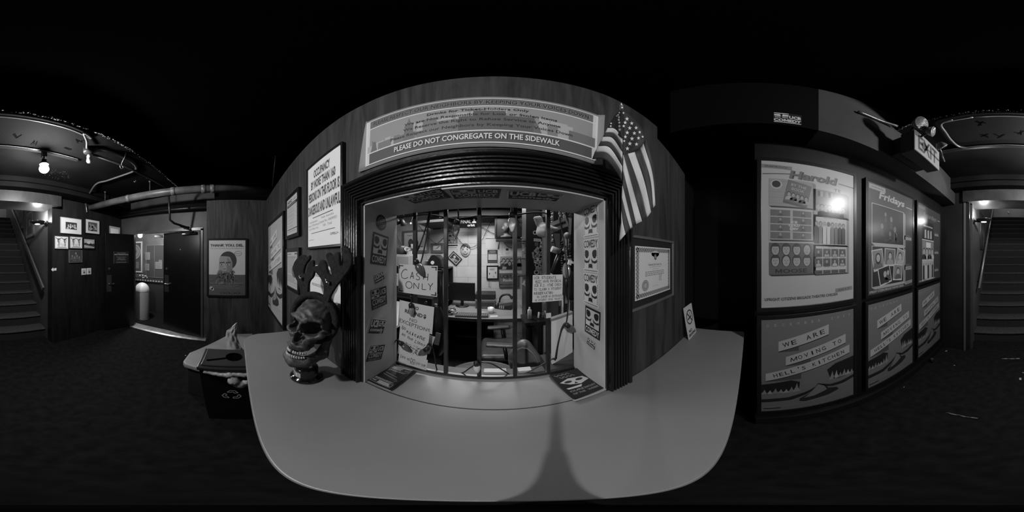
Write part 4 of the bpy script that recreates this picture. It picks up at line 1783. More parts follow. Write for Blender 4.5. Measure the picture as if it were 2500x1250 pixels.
def thankyou(a, w, h):
    """Generic bearded man rising from a dark sea (stand-in artwork)."""
    a.rect(0, h * .10, w, h * .80, .30)
    a.L = 2
    a.rect(0, -h * .31, w, h * .38, .05)
    rn = random.Random(2)
    a.L = 3
    for k in range(70):
        a.rect(rn.uniform(-.46, .46) * w, -h * rn.uniform(.14, .40), w * rn.uniform(.04, .14), h * .006, rn.choice((.03, .075, .09, .04)), rot=R(rn.uniform(-8, 8)))
    cx = -w * .02
    a.L = 4
    a.ell(cx + w * .05, h * .135, w * .235, h * .165, .018, 30)                # hair
    a.L = 5
    a.poly([(cx - w * .19, h * .18), (cx - w * .14, h * .215), (cx + w * .02, h * .21), (cx + w * .10, h * .20), (cx + w * .17, h * .10), (cx + w * .17, -h * .04), (cx + w * .10, -h * .10), (cx - w * .16, -h * .10), (cx - w * .20, -h * .02)], .17)
    a.L = 6
    a.poly([(cx + w * .03, h * .20), (cx + w * .17, h * .10), (cx + w * .17, -h * .04), (cx + w * .10, -h * .10), (cx + w * .0, -h * .09), (cx + w * .02, h * .02)], .115)
    a.L = 7
    for s, ex in ((-1, -w * .115), (1, w * .055)):
        a.poly([(cx + ex - w * .07, h * .085), (cx + ex + w * .07, h * .095), (cx + ex + w * .075, h * .112), (cx + ex - w * .06, h * .105)], .02)
        a.ell(cx + ex, h * .062, w * .042, h * .016, .24, 14)
    a.L = 8
    for ex in (-w * .115, w * .055):
        a.ell(cx + ex - w * .008, h * .062, w * .017, h * .014, .012, 12)
        a.ring(cx + ex, h * .06, w * .07, h * .034, w * .006, .07)
    a.poly([(cx - w * .055, h * .08), (cx - w * .02, h * .07), (cx + w * .0, -h * .0), (cx - w * .05, -h * .012), (cx - w * .085, h * .002)], .20)
    a.L = 9
    a.poly([(cx - w * .085, h * .002), (cx - w * .05, -h * .014), (cx + w * .0, -h * .002), (cx - w * .03, -h * .022), (cx - w * .07, -h * .020)], .06)
    a.rect(cx - w * .05, -h * .062, w * .13, h * .008, .03)
    for k in range(420):                                                       # beard running into the waves
        z = -h * rn.uniform(.02, .24)
        x = cx - w * .01 + rn.uniform(-1, 1) * w * (.20 + .25 * max(0, -z / h - .12))
        if z > -h * .07 and abs(x - cx + w * .01) < w * .12:
            continue
        ln = h * rn.uniform(.03, .09)
        a.L = 10 + (k % 7) * .5
        a.line((x, z), (x + rn.uniform(-.04, .04) * w + (x - cx) * .2, z - ln), w * .013, rn.choice((.025, .05, .13, .09, .035)))
    a.L = 14
    a.text('THANK YOU, DEL.', 0, h * .405, w * .92, h * .055, .018, .03)
    a.text('THE STORY OF THE DEL CLOSE MARATHON', 0, h * .355, w * .92, h * .016, .16, .0)
    a.ring(w * .30, h * .26, w * .10, h * .045, w * .012, .14)
    a.rect(w * .30, h * .26, w * .12, h * .006, .14)
    a.lines(w * .0, -h * .275, w * .92, h * .012, 1, .17, ragged=0)
    a.lines(0, -h * .34, w * .80, h * .07, 6, .10)
    for k in range(4):
        a.rect(w * (-.12 + .14 * k), -h * .455, w * .11, h * .024, .012)
    a.L = 15
    for k in range(4):
        a.lines(w * (-.12 + .14 * k), -h * .455, w * .07, h * .010, 1, .2)
    a.ell(-w * .43, -h * .37, w * .05, h * .035, .24, 9)
    a.ell(-w * .39, -h * .39, w * .04, h * .03, .22, 8)


framed('framed_poster', 'framed poster of a bearded man rising from dark waves, on the left plywood wall', 'poster', ('L', -2.24), -.145, CZ - .165, .555, .815, thankyou, fw=.027, depth=.028, bg=.5, coat=.3, dim=1.55)
m = MB()
m.span((-2.238, -.40, CZ - .25), (-2.225, -.385, CZ - .05), BLACK)
tag(m.build('black_strip'), 'short black strip on the wall at the left of the bearded man poster', 'strip')

# ================================================================== POSTERS ON THE RIGHT WALL
PR = ('R', PW)
GP = 'glazed poster frames on the right wall'


def panel3d(a, cx, cz, w, h, face, side=.16, under=.012):
    a.poly([(cx - w / 2, cz - h / 2), (cx - w / 2 + w * .06, cz - h / 2 - h * .05), (cx + w / 2 + w * .08, cz - h / 2 - h * .05), (cx + w / 2, cz - h / 2)], under)
    a.poly([(cx + w / 2, cz - h / 2), (cx + w / 2 + w * .08, cz - h / 2 - h * .05), (cx + w / 2 + w * .08, cz + h / 2 - h * .07), (cx + w / 2, cz + h / 2)], side)
    a.rect(cx, cz, w, h, face)
    a.L += 1


def tagbox(a, cx, cz, w, h, s, g, k=.05, rot=0.0):
    a.rect(cx, cz, w, h, g, rot=rot)
    a.L += 1
    a.text(s, cx, cz, w * .72, h * .42, k, .02, rot=rot)
    a.L -= 1


def bigscript(a, s, cx, cz, w, h, g, sh):
    a.text(s, cx + w * .018, cz - h * .05, w, h, sh, .055, shear=.22)
    a.L += 1
    a.text(s, cx, cz, w, h, g, .030, shear=.22)
    a.L += 1


def harold(a, w, h):
    k = .05
    tagbox(a, -w * .36, h * .452, w * .30, h * .032, 'IMPROV', .16, rot=R(-2))
    a.rect(-w * .36, h * .395, w * .26, h * .008, .07, rot=R(4))
    a.rect(w * .40, h * .385, w * .20, h * .008, .07, rot=R(-3))
    a.L = 2
    bigscript(a, 'Harold', w * .02, h * .40, w * .50, h * .066, .10, .03)
    a.text('TE', w * .285, h * .325, w * .085, h * .026, k, .0)
    xs, zs = (-w * .215, w * .215), (h * .255, h * .035, -h * .185)
    pw, ph = w * .43, h * .20
    L0 = 4
    a.L = L0                                                     # 1: book and coffee on boards
    panel3d(a, xs[0], zs[0], pw, ph, .23)
    for q in range(5):
        a.rect(xs[0], zs[0] - ph * .5 + ph * (q + .5) / 5, pw, .0012, .12)
    a.L += 1
    a.ell(xs[0] - pw * .34, zs[0] + ph * .28, pw * .13, ph * .17, .34, 22)
    a.L += 1
    a.ell(xs[0] - pw * .34, zs[0] + ph * .29, pw * .095, ph * .13, .012, 22)
    a.rect(xs[0] + pw * .14, zs[0] - ph * .02, pw * .56, ph * .88, .07, rot=R(-12))
    a.L += 1
    a.rect(xs[0] + pw * .15, zs[0] + ph * .02, pw * .54, ph * .80, .105, rot=R(-12))
    a.L += 1
    a.text('BY THE', xs[0] + pw * .17, zs[0] + ph * .27, pw * .36, ph * .10, .30, .01, rot=R(-12))
    a.text('BOOK', xs[0] + pw * .15, zs[0] + ph * .12, pw * .30, ph * .11, .30, .01, rot=R(-12))
    for q in range(5):
        a.person(xs[0] + pw * (-.06 + .10 * q), zs[0] - ph * (.10 + .035 * q), ph * .30, .26, .012, (.3, .03, .18, .02, .25)[q])
    a.L = L0                                                     # 2: eight torn portraits
    panel3d(a, xs[0], zs[1], pw, ph, .30)
    for q in range(8):
        cx, cz = xs[0] + pw * (-.25 if q % 2 == 0 else .25), zs[1] + ph * (.37 - .245 * (q // 2))
        a.rect(cx, cz, pw * .44, ph * .21, .10)
        a.L += 1
        a.person(cx + pw * (.02 if q % 2 else 0), cz, ph * .21, .24, .02 if q % 3 else .1, .06, long=q in (1, 5))
        a.L -= 1
    a.L += 5
    for q, s in enumerate(('ICE', 'COLD', 'DEV')):
        a.text(s, xs[0] + pw * .06, zs[1] + ph * (.08 - .11 * q), pw * (.15, .26, .2)[q], ph * .085, .42, .06)
    a.L = L0                                                     # 3: eight heads
    panel3d(a, xs[0], zs[2], pw, ph, .085)
    for q in range(14):
        a.rect(xs[0], zs[2] - ph * .5 + ph * (q + .5) / 14, pw, .0014, .05)
    a.L += 1
    for q in range(8):
        cx, cz = xs[0] + pw * (-.36 + .24 * (q % 4)), zs[2] + ph * (.28 if q < 4 else -.08)
        a.ell(cx, cz + ph * .02, pw * .105, ph * .20, .012, 18)
        a.L += 1
        a.ell(cx, cz - ph * .0, pw * .082, ph * .165, .27, 18)
        a.L += 1
        for sx in (-1, 1):
            a.rect(cx + sx * pw * .032, cz + ph * .03, pw * .03, ph * .014, .05)
        a.rect(cx, cz - ph * .07, pw * .045, ph * .012, .06)
        a.rect(cx + pw * .004, cz - ph * .015, pw * .014, ph * .04, .16)
        if q not in (3, 5):
            a.ell(cx, cz + ph * .10, pw * .085, ph * .08, .02, 16, 0, 180)
        a.L -= 2
    a.L += 3
    a.text('MOOSE', xs[0], zs[2] - ph * .39, pw * .72, ph * .13, .012, .02)
    a.L = L0                                                     # 4: group by the shelves
    panel3d(a, xs[1] - w * .01, zs[0] - h * .045, pw * .92, ph * .98, .16)
    for q in range(8):
        a.person(xs[1] + pw * (-.36 + .10 * q), zs[0] - h * .045 - ph * .26, ph * .42, .26, .03 if q % 2 else .12, (.2, .05, .28, .08)[q % 4], long=q % 3 == 0)
    for q in range(6):
        a.rect(xs[1] + pw * (-.34 + .07 * q), zs[0] - h * .045 + ph * .33, pw * .055, ph * .2, (.05, .28, .12, .2, .03, .24)[q])
    a.L = L0                                                     # 5: eight people standing
    panel3d(a, xs[1] - w * .01, zs[1] - h * .02, pw * .92, ph * 1.06, .34)
    a.text('MERMAIDS', xs[1] - w * .01, zs[1] - h * .02 + ph * .42, pw * .40, ph * .07, .16, .01)
    for q in range(8):
        cx = xs[1] - w * .01 + pw * (-.38 + .106 * q)
        b = zs[1] - h * .02
        g = (.012, .12, .40, .40, .14, .10, .015, .02)[q]
        a.poly([(cx - pw * .06, b - ph * .50), (cx + pw * .06, b - ph * .50), (cx + pw * .058, b + ph * .06), (cx + pw * .02, b + ph * .13), (cx - pw * .02, b + ph * .13), (cx - pw * .058, b + ph * .06)], g)
        a.L += 1
        a.ell(cx, b + ph * .20, pw * .045, ph * .085, .02 if q not in (2, 5) else .16, 14)
        a.L += 1
        a.ell(cx, b + ph * .185, pw * .032, ph * .07, .24 if q != 3 else .05, 12)
        a.L -= 2
    a.L = L0                                                     # 6: grid of small portraits
    panel3d(a, xs[1] - w * .01, zs[2] - h * .005, pw * .92, ph * 1.0, .36)
    a.text('Teams Kid', xs[1] - w * .01, zs[2] + ph * .41, pw * .18, ph * .05, .08, .0)
    for q in range(12):
        cx, cz = xs[1] - w * .01 + pw * (-.33 + .22 * (q % 4)), zs[2] - h * .005 + ph * (.22 - .33 * (q // 4))
        hh = ph * .28 if q < 8 else ph * .12
        cz = cz if q < 8 else zs[2] - h * .005 - ph * .435
        a.rect(cx, cz, pw * .20, hh, .045)
        a.L += 1
        a.line((cx - pw * .09, cz), (cx + pw * .09, cz + hh * .4), .002, .12)
        if q < 8:
            a.person(cx, cz - ph * .01, ph * .24, .25, .02, (.02, .3, .26, .3, .3, .03, .34, .28)[q], long=q in (1, 3, 7))
            a.L -= 1
            a.rect(cx, cz - ph * .155, pw * .14, ph * .012, .06)
        else:
            a.L -= 1
    a.L = L0
    a.text('UPRIGHT CITIZENS BRIGADE THEATRE CHELSEA', -w * .09, -h * .445, w * .76, h * .020, .025, .02)
    tagbox(a, w * .37, -h * .415, w * .22, h * .030, '2017', .17, rot=R(3))


def shelf_label(a, cx, cz, w, h, s):
    a.poly([(cx - w * .5, cz + h * .9), (cx - w * .1, cz + h * 1.6), (cx + w * .5, cz + h * .9), (cx + w * .5, cz + h * .5), (cx - w * .5, cz + h * .5)], .06)
    a.rect(cx, cz, w, h, .24)
    a.L += 1
    if s:
        a.text(s, cx, cz, w * .8, h * .45, .05, .02)
    else:
        a.lines(cx, cz, w * .6, h * .3, 1, .06, ragged=0)
    a.L -= 1


def fridays(a, w, h):
    a.rect(-w * .33, h * .46, w * .30, h * .05, .20)
    a.L += 1
    a.lines(-w * .33, h * .46, w * .22, h * .016, 1, .06, ragged=0)
    a.rect(w * .40, h * .37, w * .18, h * .008, .3)
    bigscript(a, 'Fridays', -w * .02, h * .385, w * .56, h * .095, .26, .04)
    x, pw, ph = -w * .10, w * .68, h * .36
    L0 = 4
    for q, cz in enumerate((h * .12, -h * .26)):
        a.L = L0
        a.poly([(x + pw / 2, cz - ph / 2), (x + pw / 2 + w * .05, cz - ph / 2 - h * .02), (x + pw / 2 + w * .05, cz + ph / 2 - h * .02), (x + pw / 2, cz + ph / 2)], .17)
        a.poly([(x - pw / 2, cz - ph / 2), (x - pw / 2 + w * .06, cz - ph / 2 - h * .02), (x + pw / 2 + w * .05, cz - ph / 2 - h * .02), (x + pw / 2, cz - ph / 2)], .27)
        a.rect(x, cz, pw, ph, .27)
        a.L += 1
        a.rect(x, cz, pw * .965, ph * .965, .012)
        a.L += 1
        if q == 0:
            for px, pz, s in ((-.12, .28, .10), (.06, .18, .13), (-.22, -.05, .12), (.18, -.08, .14), (.02, -.22, .11), (.22, -.22, .10)):
                a.ell(x + px * pw, cz + pz * ph, w * s * .22, h * s * .22, .11, 10)
                a.poly([(x + px * pw - w * s * .3, cz + pz * ph - h * s * .75), (x + px * pw + w * s * .3, cz + pz * ph - h * s * .75), (x + px * pw + w * s * .18, cz + pz * ph - h * s * .25), (x + px * pw - w * s * .18, cz + pz * ph - h * s * .25)], .035)
            a.lines(x + pw * .1, cz - ph * .40, pw * .5, ph * .06, 2, .05)
        else:
            for k, (px, pz, pw2, ph2, rr) in enumerate(((-.33, .16, .30, .52, 9), (.02, .22, .34, .46, -2), (.36, .20, .28, .50, -14), (-.14, -.24, .36, .46, 12), (.28, -.20, .32, .44, -6))):
                a.L = L0 + 2 + (5 if k > 2 else 0)
                cx2, cz2 = x + px * pw, cz + pz * ph
                a.rect(cx2, cz2, pw2 * pw, ph2 * ph, .38, rot=R(rr))
                a.L += 1
                a.rect(cx2, cz2 + ph * .012, pw2 * pw * .88, ph2 * ph * .86, (.16, .10, .18, .012, .14)[k], rot=R(rr))
                a.L += 1
                a.person(cx2, cz2 - ph * .02, ph2 * ph * .74, .30, .015, (.09, .2, .25, .02, .06)[k], long=k == 0)
                if k == 3:
                    a.person(cx2 + pw * .09, cz2 + ph * .02, ph2 * ph * .6, .28, .02, .05)
    a.L = L0
    shelf_label(a, w * .36, h * .02, w * .20, h * .03, '')
    shelf_label(a, w * .36, -h * .30, w * .20, h * .034, '10:30PM')
    a.text('UPRIGHT CITIZENS BRIGADE THEATRE CHELSEA', -w * .12, -h * .478, w * .72, h * .022, .34, .02)
    tagbox(a, w * .38, -h * .455, w * .20, h * .034, '2017', .22, rot=R(4))


def saturdays(a, w, h):
    a.rect(-w * .36, h * .46, w * .26, h * .04, .1)
    a.rect(w * .42, h * .375, w * .14, h * .008, .3)
    bigscript(a, 'Saturdays', w * .0, h * .37, w * .60, h * .085, .14, .04)
    x, pw, ph = -w * .10, w * .50, h * .245
    L0 = 4
    for q, cz in enumerate((h * .17, -h * .095, -h * .355)):
        a.L = L0
        a.rect(x, cz - ph / 2 - h * .006, pw * 1.02, h * .014, .42)
        a.rect(x, cz, pw, ph, (.012, .16, .30)[q])
        a.L += 1
        if q == 0:
            a.lines(x, cz + ph * .24, pw * .8, ph * .16, 1, .32, ragged=.05)
            for k in range(3):
                a.poly([(x + pw * (-.24 + .24 * k) - pw * .08, cz - ph * .42), (x + pw * (-.24 + .24 * k) + pw * .08, cz - ph * .42), (x + pw * (-.22 + .24 * k) + pw * .04, cz + ph * .05), (x + pw * (-.24 + .24 * k) - pw * .06, cz + ph * .02)], .3)
        elif q == 1:
            a.rect(x + pw * .02, cz + ph * .3, pw * .4, ph * .28, .45)
            for k in range(4):
                a.person(x + pw * (-.36 + .24 * k), cz - ph * .16, ph * .6, .3, .02, (.02, .3, .05, .34)[k])
        else:
            for k in range(5):
                a.rect(x + pw * (-.38 + .19 * k), cz - ph * .1, pw * .13, ph * .74, (.02, .38, .015, .3, .03)[k])
                a.ell(x + pw * (-.38 + .19 * k), cz + ph * .33, pw * .05, ph * .09, .2, 10)
        a.L = L0
        shelf_label(a, w * .30, cz - ph * .1, w * .20, h * .03, '')
    a.text('UPRIGHT CITIZENS BRIGADE THEATRE CHELSEA', -w * .12, -h * .482, w * .70, h * .018, .34, .02)


tops = ((-.377, harold, .33, 'pale glazed poster of six picture panels, nearest of the upper row on the right wall'),
        (-1.133, fridays, .030, 'dark glazed poster with snapshot collage, middle of the upper row on the right wall'),
        (-1.865, saturdays, .035, 'dark glazed poster with three stacked pictures, farthest of the upper row on the right wall'))
for y, fn, bg, lab in tops:
    framed('framed_poster', lab, 'poster', PR, y, 1.735, .672, .975, fn, fw=.026, fg=.008, depth=.034, group=GP, glass=True, bg=bg)
for y, lab in ((-.377, 'moving announcement poster, nearest of the lower row on the right wall'), (-1.133, 'moving announcement poster, middle of the lower row on the right wall'), (-1.865, 'moving announcement poster, farthest of the lower row on the right wall')):
    framed('framed_poster', lab, 'poster', PR, y, .735, .672, .975, lambda a, w, h: moving_art(a, w, h), fw=.026, fg=.008, depth=.034, group=GP, glass=True, bg=.115)
m = MB()
m.span((PW - .022, -2.34, .02), (PW - .0005, -.035, .12), BLACK)
struct('baseboard_right', m, 'black baseboard under the poster wall', 'baseboard')
m = MB()
x, y = onZ(2318, 980, 0.0)
t = thing('door_stop', 'small black door stop on the floor by the far posters', 'door stop', (PW - .05, -1.86, 0))
m.cyl((0, 0, 0), (0, 0, .05), .018, BLACK)
m.build('body', t)
m = MB()
m.lathe([(0, .05), (.022, .052), (.024, .07), (.018, .078), (0, .08)], G(.03, .7), 20)
m.build('cap', t)

# logo plate on the beam
xx = BX
y, z = onX(1923, 289, xx)


def beamlogo(a, w, h):
    f = .55
    a.text('UCB', w * .26, h * .12, w * .42, h * .30, f, .04)
    a.text('COMEDY', 0, -h * .24, w * .96, h * .27, f, .04)
    a.rect(0, -h * .45, w * .94, h * .05, f)
    a.rect(-w * .22, h * .44, w * .5, h * .07, f)
    a.L += 1
    for s in (-1, 1):
        a.poly([(-w * .22 + s * w * .02, h * .12), (-w * .22 + s * w * .24, h * .16), (-w * .22 + s * w * .25, h * .30), (-w * .22 + s * w * .05, h * .34)], f)
        a.rect(-w * .22 + s * w * .13, h * .02, w * .2, h * .06, f)


sheet('logo_sticker', 'white lettered logo sticker on the dark end of the beam', 'sticker', ('R', BX), y, z, .140, .105, beamlogo, bg=.006, thick=.0005)

# --- exit sign with emergency lamps --------------------------------------------------------------------------------
EX = .545
ey0, ez = onX(2232.4, 340, EX)
ey1 = onX(2291.5, 390, EX)[0]
EY, EW, EH, EZ = (ey0 + ey1) / 2, abs(ey1 - ey0), .215, CZ + .896
t = thing('exit_sign', 'lit box exit sign with twin emergency lamps bracketed to the dark beam', 'exit sign', (EX, EY, EZ), (0, 0, ROT['R']))
m = MB()
m.box((0, .055, 0), (EW, .105, EH), G(.035, .5))
m.build('housing', t, bevel=.003)
m = MB()
m.box((0, .155, 0.01), (EW * .9, .10, EH * .8), G(.005, .6))
m.build('mount', t)
m = MB()
m.box((0, -.0025, 0), (EW, .006, EH), emit(.10, .11))
fo = m.build('face_plate', t)
tag(fo, 'pale lit face plate')
a = Art(y=-.006)
a.text('EXIT', -EW * .02, 0, EW * .76, EH * .72, .012, .02)
a.poly([(EW * .405, EH * .06), (EW * .445, 0), (EW * .405, -EH * .06), (EW * .415, 0)], .02)
a.build('lettering', t, fix=False)


def lamp_head(px, pz, r, aim, nm):
    d_ = Vector(aim).normalized()
    s, q = frame_basis(d_)
    M = Matrix((s, q, d_)).transposed()
    mm = MB()
    mm.lathe([(0, -r * 1.0), (r * .5, -r * .9), (r * .85, -r * .35), (r, 0), (r * 1.05, .004), (r * .93, .008)], G(.10, .4), 28, (px[0], px[1], pz), M)
    ho = mm.build(nm, t)
    mm = MB()
    mm.lathe([(0, .010), (r * .5, .008), (r * .92, .004)], G(.35, .12, metal=.6), 28, (px[0], px[1], pz), M)
    for k in range(-4, 5):
        z_ = r * .2 * k
        ww = math.sqrt(max(0, (r * .88) ** 2 - z_ ** 2))
        p = [M @ Vector((x_, z_, .0115)) + Vector((px[0], px[1], pz)) for x_ in (-ww, ww)]
        mm.tube(p, r * .03, G(.55, .2, metal=.7), 5)
    lo_ = mm.build('lens', ho)
    return ho


def lamp_at(u, v, D, r, aim):
    wx, wy, wz = D * math.sin(az(u)), D * math.cos(az(u)), CZ + math.tan(el(v)) * D
    q = (-(wy - EY), wx - EX, wz - EZ)
    lamp_head(q, q[2], r, aim, 'lamp_head')
    mm = MB()
    if aim[0] > .5:
        mm.tube([(q[0], q[1] + r * .5, q[2]), (EW * .54, q[1] * .4, q[2]), (EW * .54, .05, EH * .1), (EW * .48, .06, EH * .1)], .010, BLACK)
    else:
        mm.tube([(q[0], q[1] + r * .6, q[2]), (q[0] * .8, .05, q[2] - .02), (max(-EW * .45, min(EW * .49, q[0] * .8)), .055, EH * (.49 if aim[0] < .5 else .2))], .010, BLACK)
    mm.build('bracket', t)


lamp_at(2249, 301, .98, .060, (-.15, -1, -.35))
lamp_at(2276, 321, 1.03, .044, (.30, -1, -.30))
lamp_at(2299, 358, 1.13, .044, (.75, -.30, -.65))
m = MB()
ca, cb = onX(2096, 272, BX - .02), onX(2192, 317, BX - .02)
m.tube(spline([(BX - .016, ca[0], ca[1]), (BX - .016, (ca[0] + cb[0]) / 2, (ca[1] + cb[1]) / 2 + .004), (BX - .05, EY + EW * .42, cb[1])], 6), .012, G(.12, .35, metal=.6))
tag(m.build('electrical_conduit'), 'short bright conduit running along the beam to the exit sign', 'conduit')

# ================================================================== STAIRS
t = thing('staircase', 'steep dark carpeted staircase rising behind the lobby', 'staircase', (-.29, -2.73, 0))
SR, ST, SY = 0.195, 0.24, -2.73
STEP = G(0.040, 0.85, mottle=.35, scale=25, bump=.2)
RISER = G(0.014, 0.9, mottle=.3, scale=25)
for k in range(16):
    y0 = SY - ST * k
    z1 = SR * (k + 1)
    m = MB()
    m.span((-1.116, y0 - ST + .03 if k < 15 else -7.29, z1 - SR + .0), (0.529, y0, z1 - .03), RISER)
    pr = [(y0 - ST - .0, z1 - .03), (y0 + .012, z1 - .03), (y0 + .022, z1 - .022), (y0 + .024, z1 - .012), (y0 + .016, z1 - .002), (y0, z1), (y0 - ST, z1)]
    if k == 15:
        pr[0], pr[-1] = (-7.29, z1 - .03), (-7.29, z1)
    n = len(pr)
    vs_ = [(-1.116, a_, b_) for a_, b_ in pr] + [(0.529, a_, b_) for a_, b_ in pr]
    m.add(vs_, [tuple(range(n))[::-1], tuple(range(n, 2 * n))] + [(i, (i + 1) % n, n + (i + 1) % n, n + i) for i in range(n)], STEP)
    m.build('step', t, world=True)


def rail(name, label, p0, p1, w, h, wall_x, mat, flat):
    r_ = thing(name, label, 'handrail', ((p0[0] + p1[0]) / 2, (p0[1] + p1[1]) / 2, (p0[2] + p1[2]) / 2))
    mm = MB()
    p0, p1 = Vector(p0), Vector(p1)
    dr_ = (p1 - p0).normalized()
    if flat:
        up = Vector((1, 0, 0)).cross(dr_).normalized()
        Mx = Matrix((Vector((1, 0, 0)), dr_, up)).transposed()
        mm.box((p0 + p1) / 2, (w, (p1 - p0).length, h), mat, Mx)
    else:
        mm.cyl(p0, p1, w, mat, n=20)
    mm.build('rail', r_, world=True, bevel=.004 if flat else 0)
    for f in (.06, .36, .66, .94):
        q = p0.lerp(p1, f)
        mm = MB()
        mm.tube([q, q + Vector((0, 0, -.06)), Vector((wall_x, q.y, q.z - .07))], .008, BLACK)
        mm.build('bracket', r_, world=True)


rail('handrail', 'flat wooden handrail on the stair wall by the framed pictures', (-1.055, -2.66, 0.99), (-1.055, -6.2, 3.68), .035, .085, -1.117, G(.10, .25), True)
rail('handrail', 'round metal handrail on the stair wall by the posters', (.462, -2.80, 1.0), (.462, -6.3, 3.70), .022, 0, .53, G(.22, .3, metal=.4), False)


def sconce(label, x, y, z, s):
    """Saucer uplight on a short arm; s = +1 when the wall lies at -x."""
    c = thing('wall_sconce', label, 'wall lamp', (x, y, z), (0, 0, 0), 'saucer sconces at the foot of the stairs')
    mm = MB()
    mm.lathe([(0, 0), (.055, .0), (.055, .012), (.040, .02), (.03, .03), (0, .03)], BLACK, 24, (0, 0, 0), Matrix.Rotation(R(90 * s), 3, 'Y'))
    mm.build('back_plate', c)
    mm = MB()
    mm.tube(spline([(s * .02, 0, 0), (s * .06, 0, -.005), (s * .10, 0, -.01), (s * .15, 0, .0)], 5), .016, BLACK, 12)
    mm.build('arm', c)
    mm = MB()
    sx = s * .175
    mm.lathe([(.050, -.020), (.075, -.012), (.115, .008), (.135, .024), (.131, .026), (.112, .012), (.073, -.006), (.050, -.014)], G(.02, .25), 40, (sx, 0, 0))
    mm.build('saucer', c)
    mm = MB()
    mm.lathe([(0, -.026), (.035, -.024), (.05, -.018), (.05, -.012), (0, -.012)], emit(9.0), 24, (sx, 0, 0))
    o_ = mm.build('lens', c)
    tag(o_, 'glowing lens under the saucer')
    d_ = bpy.data.lights.new('sconce_bulb', 'POINT')
    d_.energy = SCONCE_W
    d_.shadow_soft_size = .025
    lo_ = bpy.data.objects.new('sconce_bulb', d_)
    COL.objects.link(lo_)
    lo_.location = (x + sx, y, z + .055)
    mm = MB()
    mm.ball((sx, 0, .018), .020, emit(20.0), 14, 10)
    mm.build('bulb', c)


sconce('black saucer wall lamp glowing on the stair wall beside the framed pictures', -1.1165, -2.64, 2.155, 1)
sconce('black saucer wall lamp glowing on the stair wall beside the posters', .5295, -2.64, 2.165, -1)


def dimpic(a, w, h):
    a.rect(0, 0, w * .8, h * .8, .05)
    a.L += 1
    a.person(0, -h * .05, min(w, h) * .7, .12, .01, .03)


for y, z, w, h, lab in ((-3.62, 2.33, .62, .68, 'large dim framed picture above the left handrail, nearest the sconce'), (-4.45, 2.62, .52, .60, 'dim framed picture farther up the left stair wall')):
    framed('framed_picture', lab, 'picture', ('L', -1.117), y, z, w, h, dimpic, fw=.03, fg=.02, depth=.025, bg=.10, group='pictures up the stairs')
framed('framed_picture', 'dim framed picture on the stair wall above the round handrail', 'picture', ('R', .53), -3.55, 2.12, .45, .80, dimpic, fw=.03, fg=.01, depth=.025, bg=.03, group='pictures up the stairs')
x, z = onY(2462, 518, -7.3)
m = MB()
m.box((-x if False else (-7.3) * math.tan(az(2462)), -7.285, z), (.05, .02, .05), G(.7, .4))
m.box(((-7.3) * math.tan(az(2462)) - .02, -7.28, z - .03), (.02, .03, .04), G(.7, .4))
tag(m.build('wall_fitting'), 'small pale fitting on the wall at the top of the stairs', 'fitting')

# ================================================================== PICTURE WALL (facing +y at y = -2.42)
PB = ('P', -2.42)
GPIC = 'small framed pictures on the dark back wall'


def wallrect(u0, v0, u1, v1, y=-2.40):
    a, b = onY(u0, v0, y), onY(u1, v1, y)
    c, d_ = onY(u0, v1, y), onY(u1, v0, y)
    x0, x1 = (a[0] + c[0]) / 2, (b[0] + d_[0]) / 2
    zt, zb = (a[1] + d_[1]) / 2, (b[1] + c[1]) / 2
    return (x0 + x1) / 2, (zt + zb) / 2, abs(x1 - x0), abs(zt - zb)


def backpix(v, u, y):
    """Height of a point on the plane y (behind the camera) at a picture position."""
    return onY(u, v, y)


def onPB(u, v):
    a = az(u)
    y = -2.40
    d_ = y / math.cos(a)
    return y * math.tan(a), CZ + math.tan(el(v)) * d_


def pr(u0, v0a, v1a, u1, v0b, v1b):
    xa, za0 = onPB(u0, v0a)
    _, za1 = onPB(u0, v1a)
    xb, zb0 = onPB(u1, v0b)
    _, zb1 = onPB(u1, v1b)
    return (xa + xb) / 2, (za0 + za1 + zb0 + zb1) / 4, abs(xa - xb), (za0 + zb0 - za1 - zb1) / 2


def photo_group(a, w, h, mat_, iw, ih, dark=.02):
    a.rect(0, 0, w, h, mat_)
    a.L += 1
    a.rect(0, 0, w * iw, h * ih, dark)
    a.L += 1
    for q in range(4):
        a.person(w * iw * (-.26 + .19 * q), h * ih * (-.12 + .10 * (q % 2)), h * ih * .72, .26, .012, (.2, .32, .05, .24)[q])


def photo_crowd(a, w, h):
    a.rect(0, 0, w, h, .34)
    a.L += 1
    a.rect(0, 0, w * .66, h * .66, .05)
    a.L += 1
    rn = random.Random(3)
    for q in range(9):
        a.person(w * rn.uniform(-.26, .26), h * rn.uniform(-.2, .12), h * .28, .2, .012, rn.choice((.012, .1, .25)))


def drawing(seed):
    def f(a, w, h):
        a.rect(0, 0, w, h, .40)
        a.L += 1
        rn = random.Random(seed)
        for q in range(2):
            a.strokes([(w * (-.45 + .45 * q + .42 * k / 8), h * (.40 - .14 * math.sin(math.pi * k / 8))) for k in range(9)], w * .05, .03)
        for x in (-.22, .26):
            a.ell(w * x, h * .16, w * .11, h * .20, .09, 16)
            a.L += 1
            a.ell(w * (x + .03), h * .14, w * .06, h * .12, .3, 12)
            a.L += 1
            a.rect(w * x, h * .16, w * .03, h * .22, .03)
            a.rect(w * x, -h * .16, w * .05, h * .34, .05)
            a.L -= 2
        for q in range(6):
            a.rect(w * (-.3 + .12 * q), -h * .2 + h * rn.uniform(-.05, .1), w * .07, h * .22, .26)
        a.poly([(-w * .48, -h * .48), (w * .48, -h * .48), (w * .3, -h * .36), (-w * .2, -h * .34)], .2)
    return f


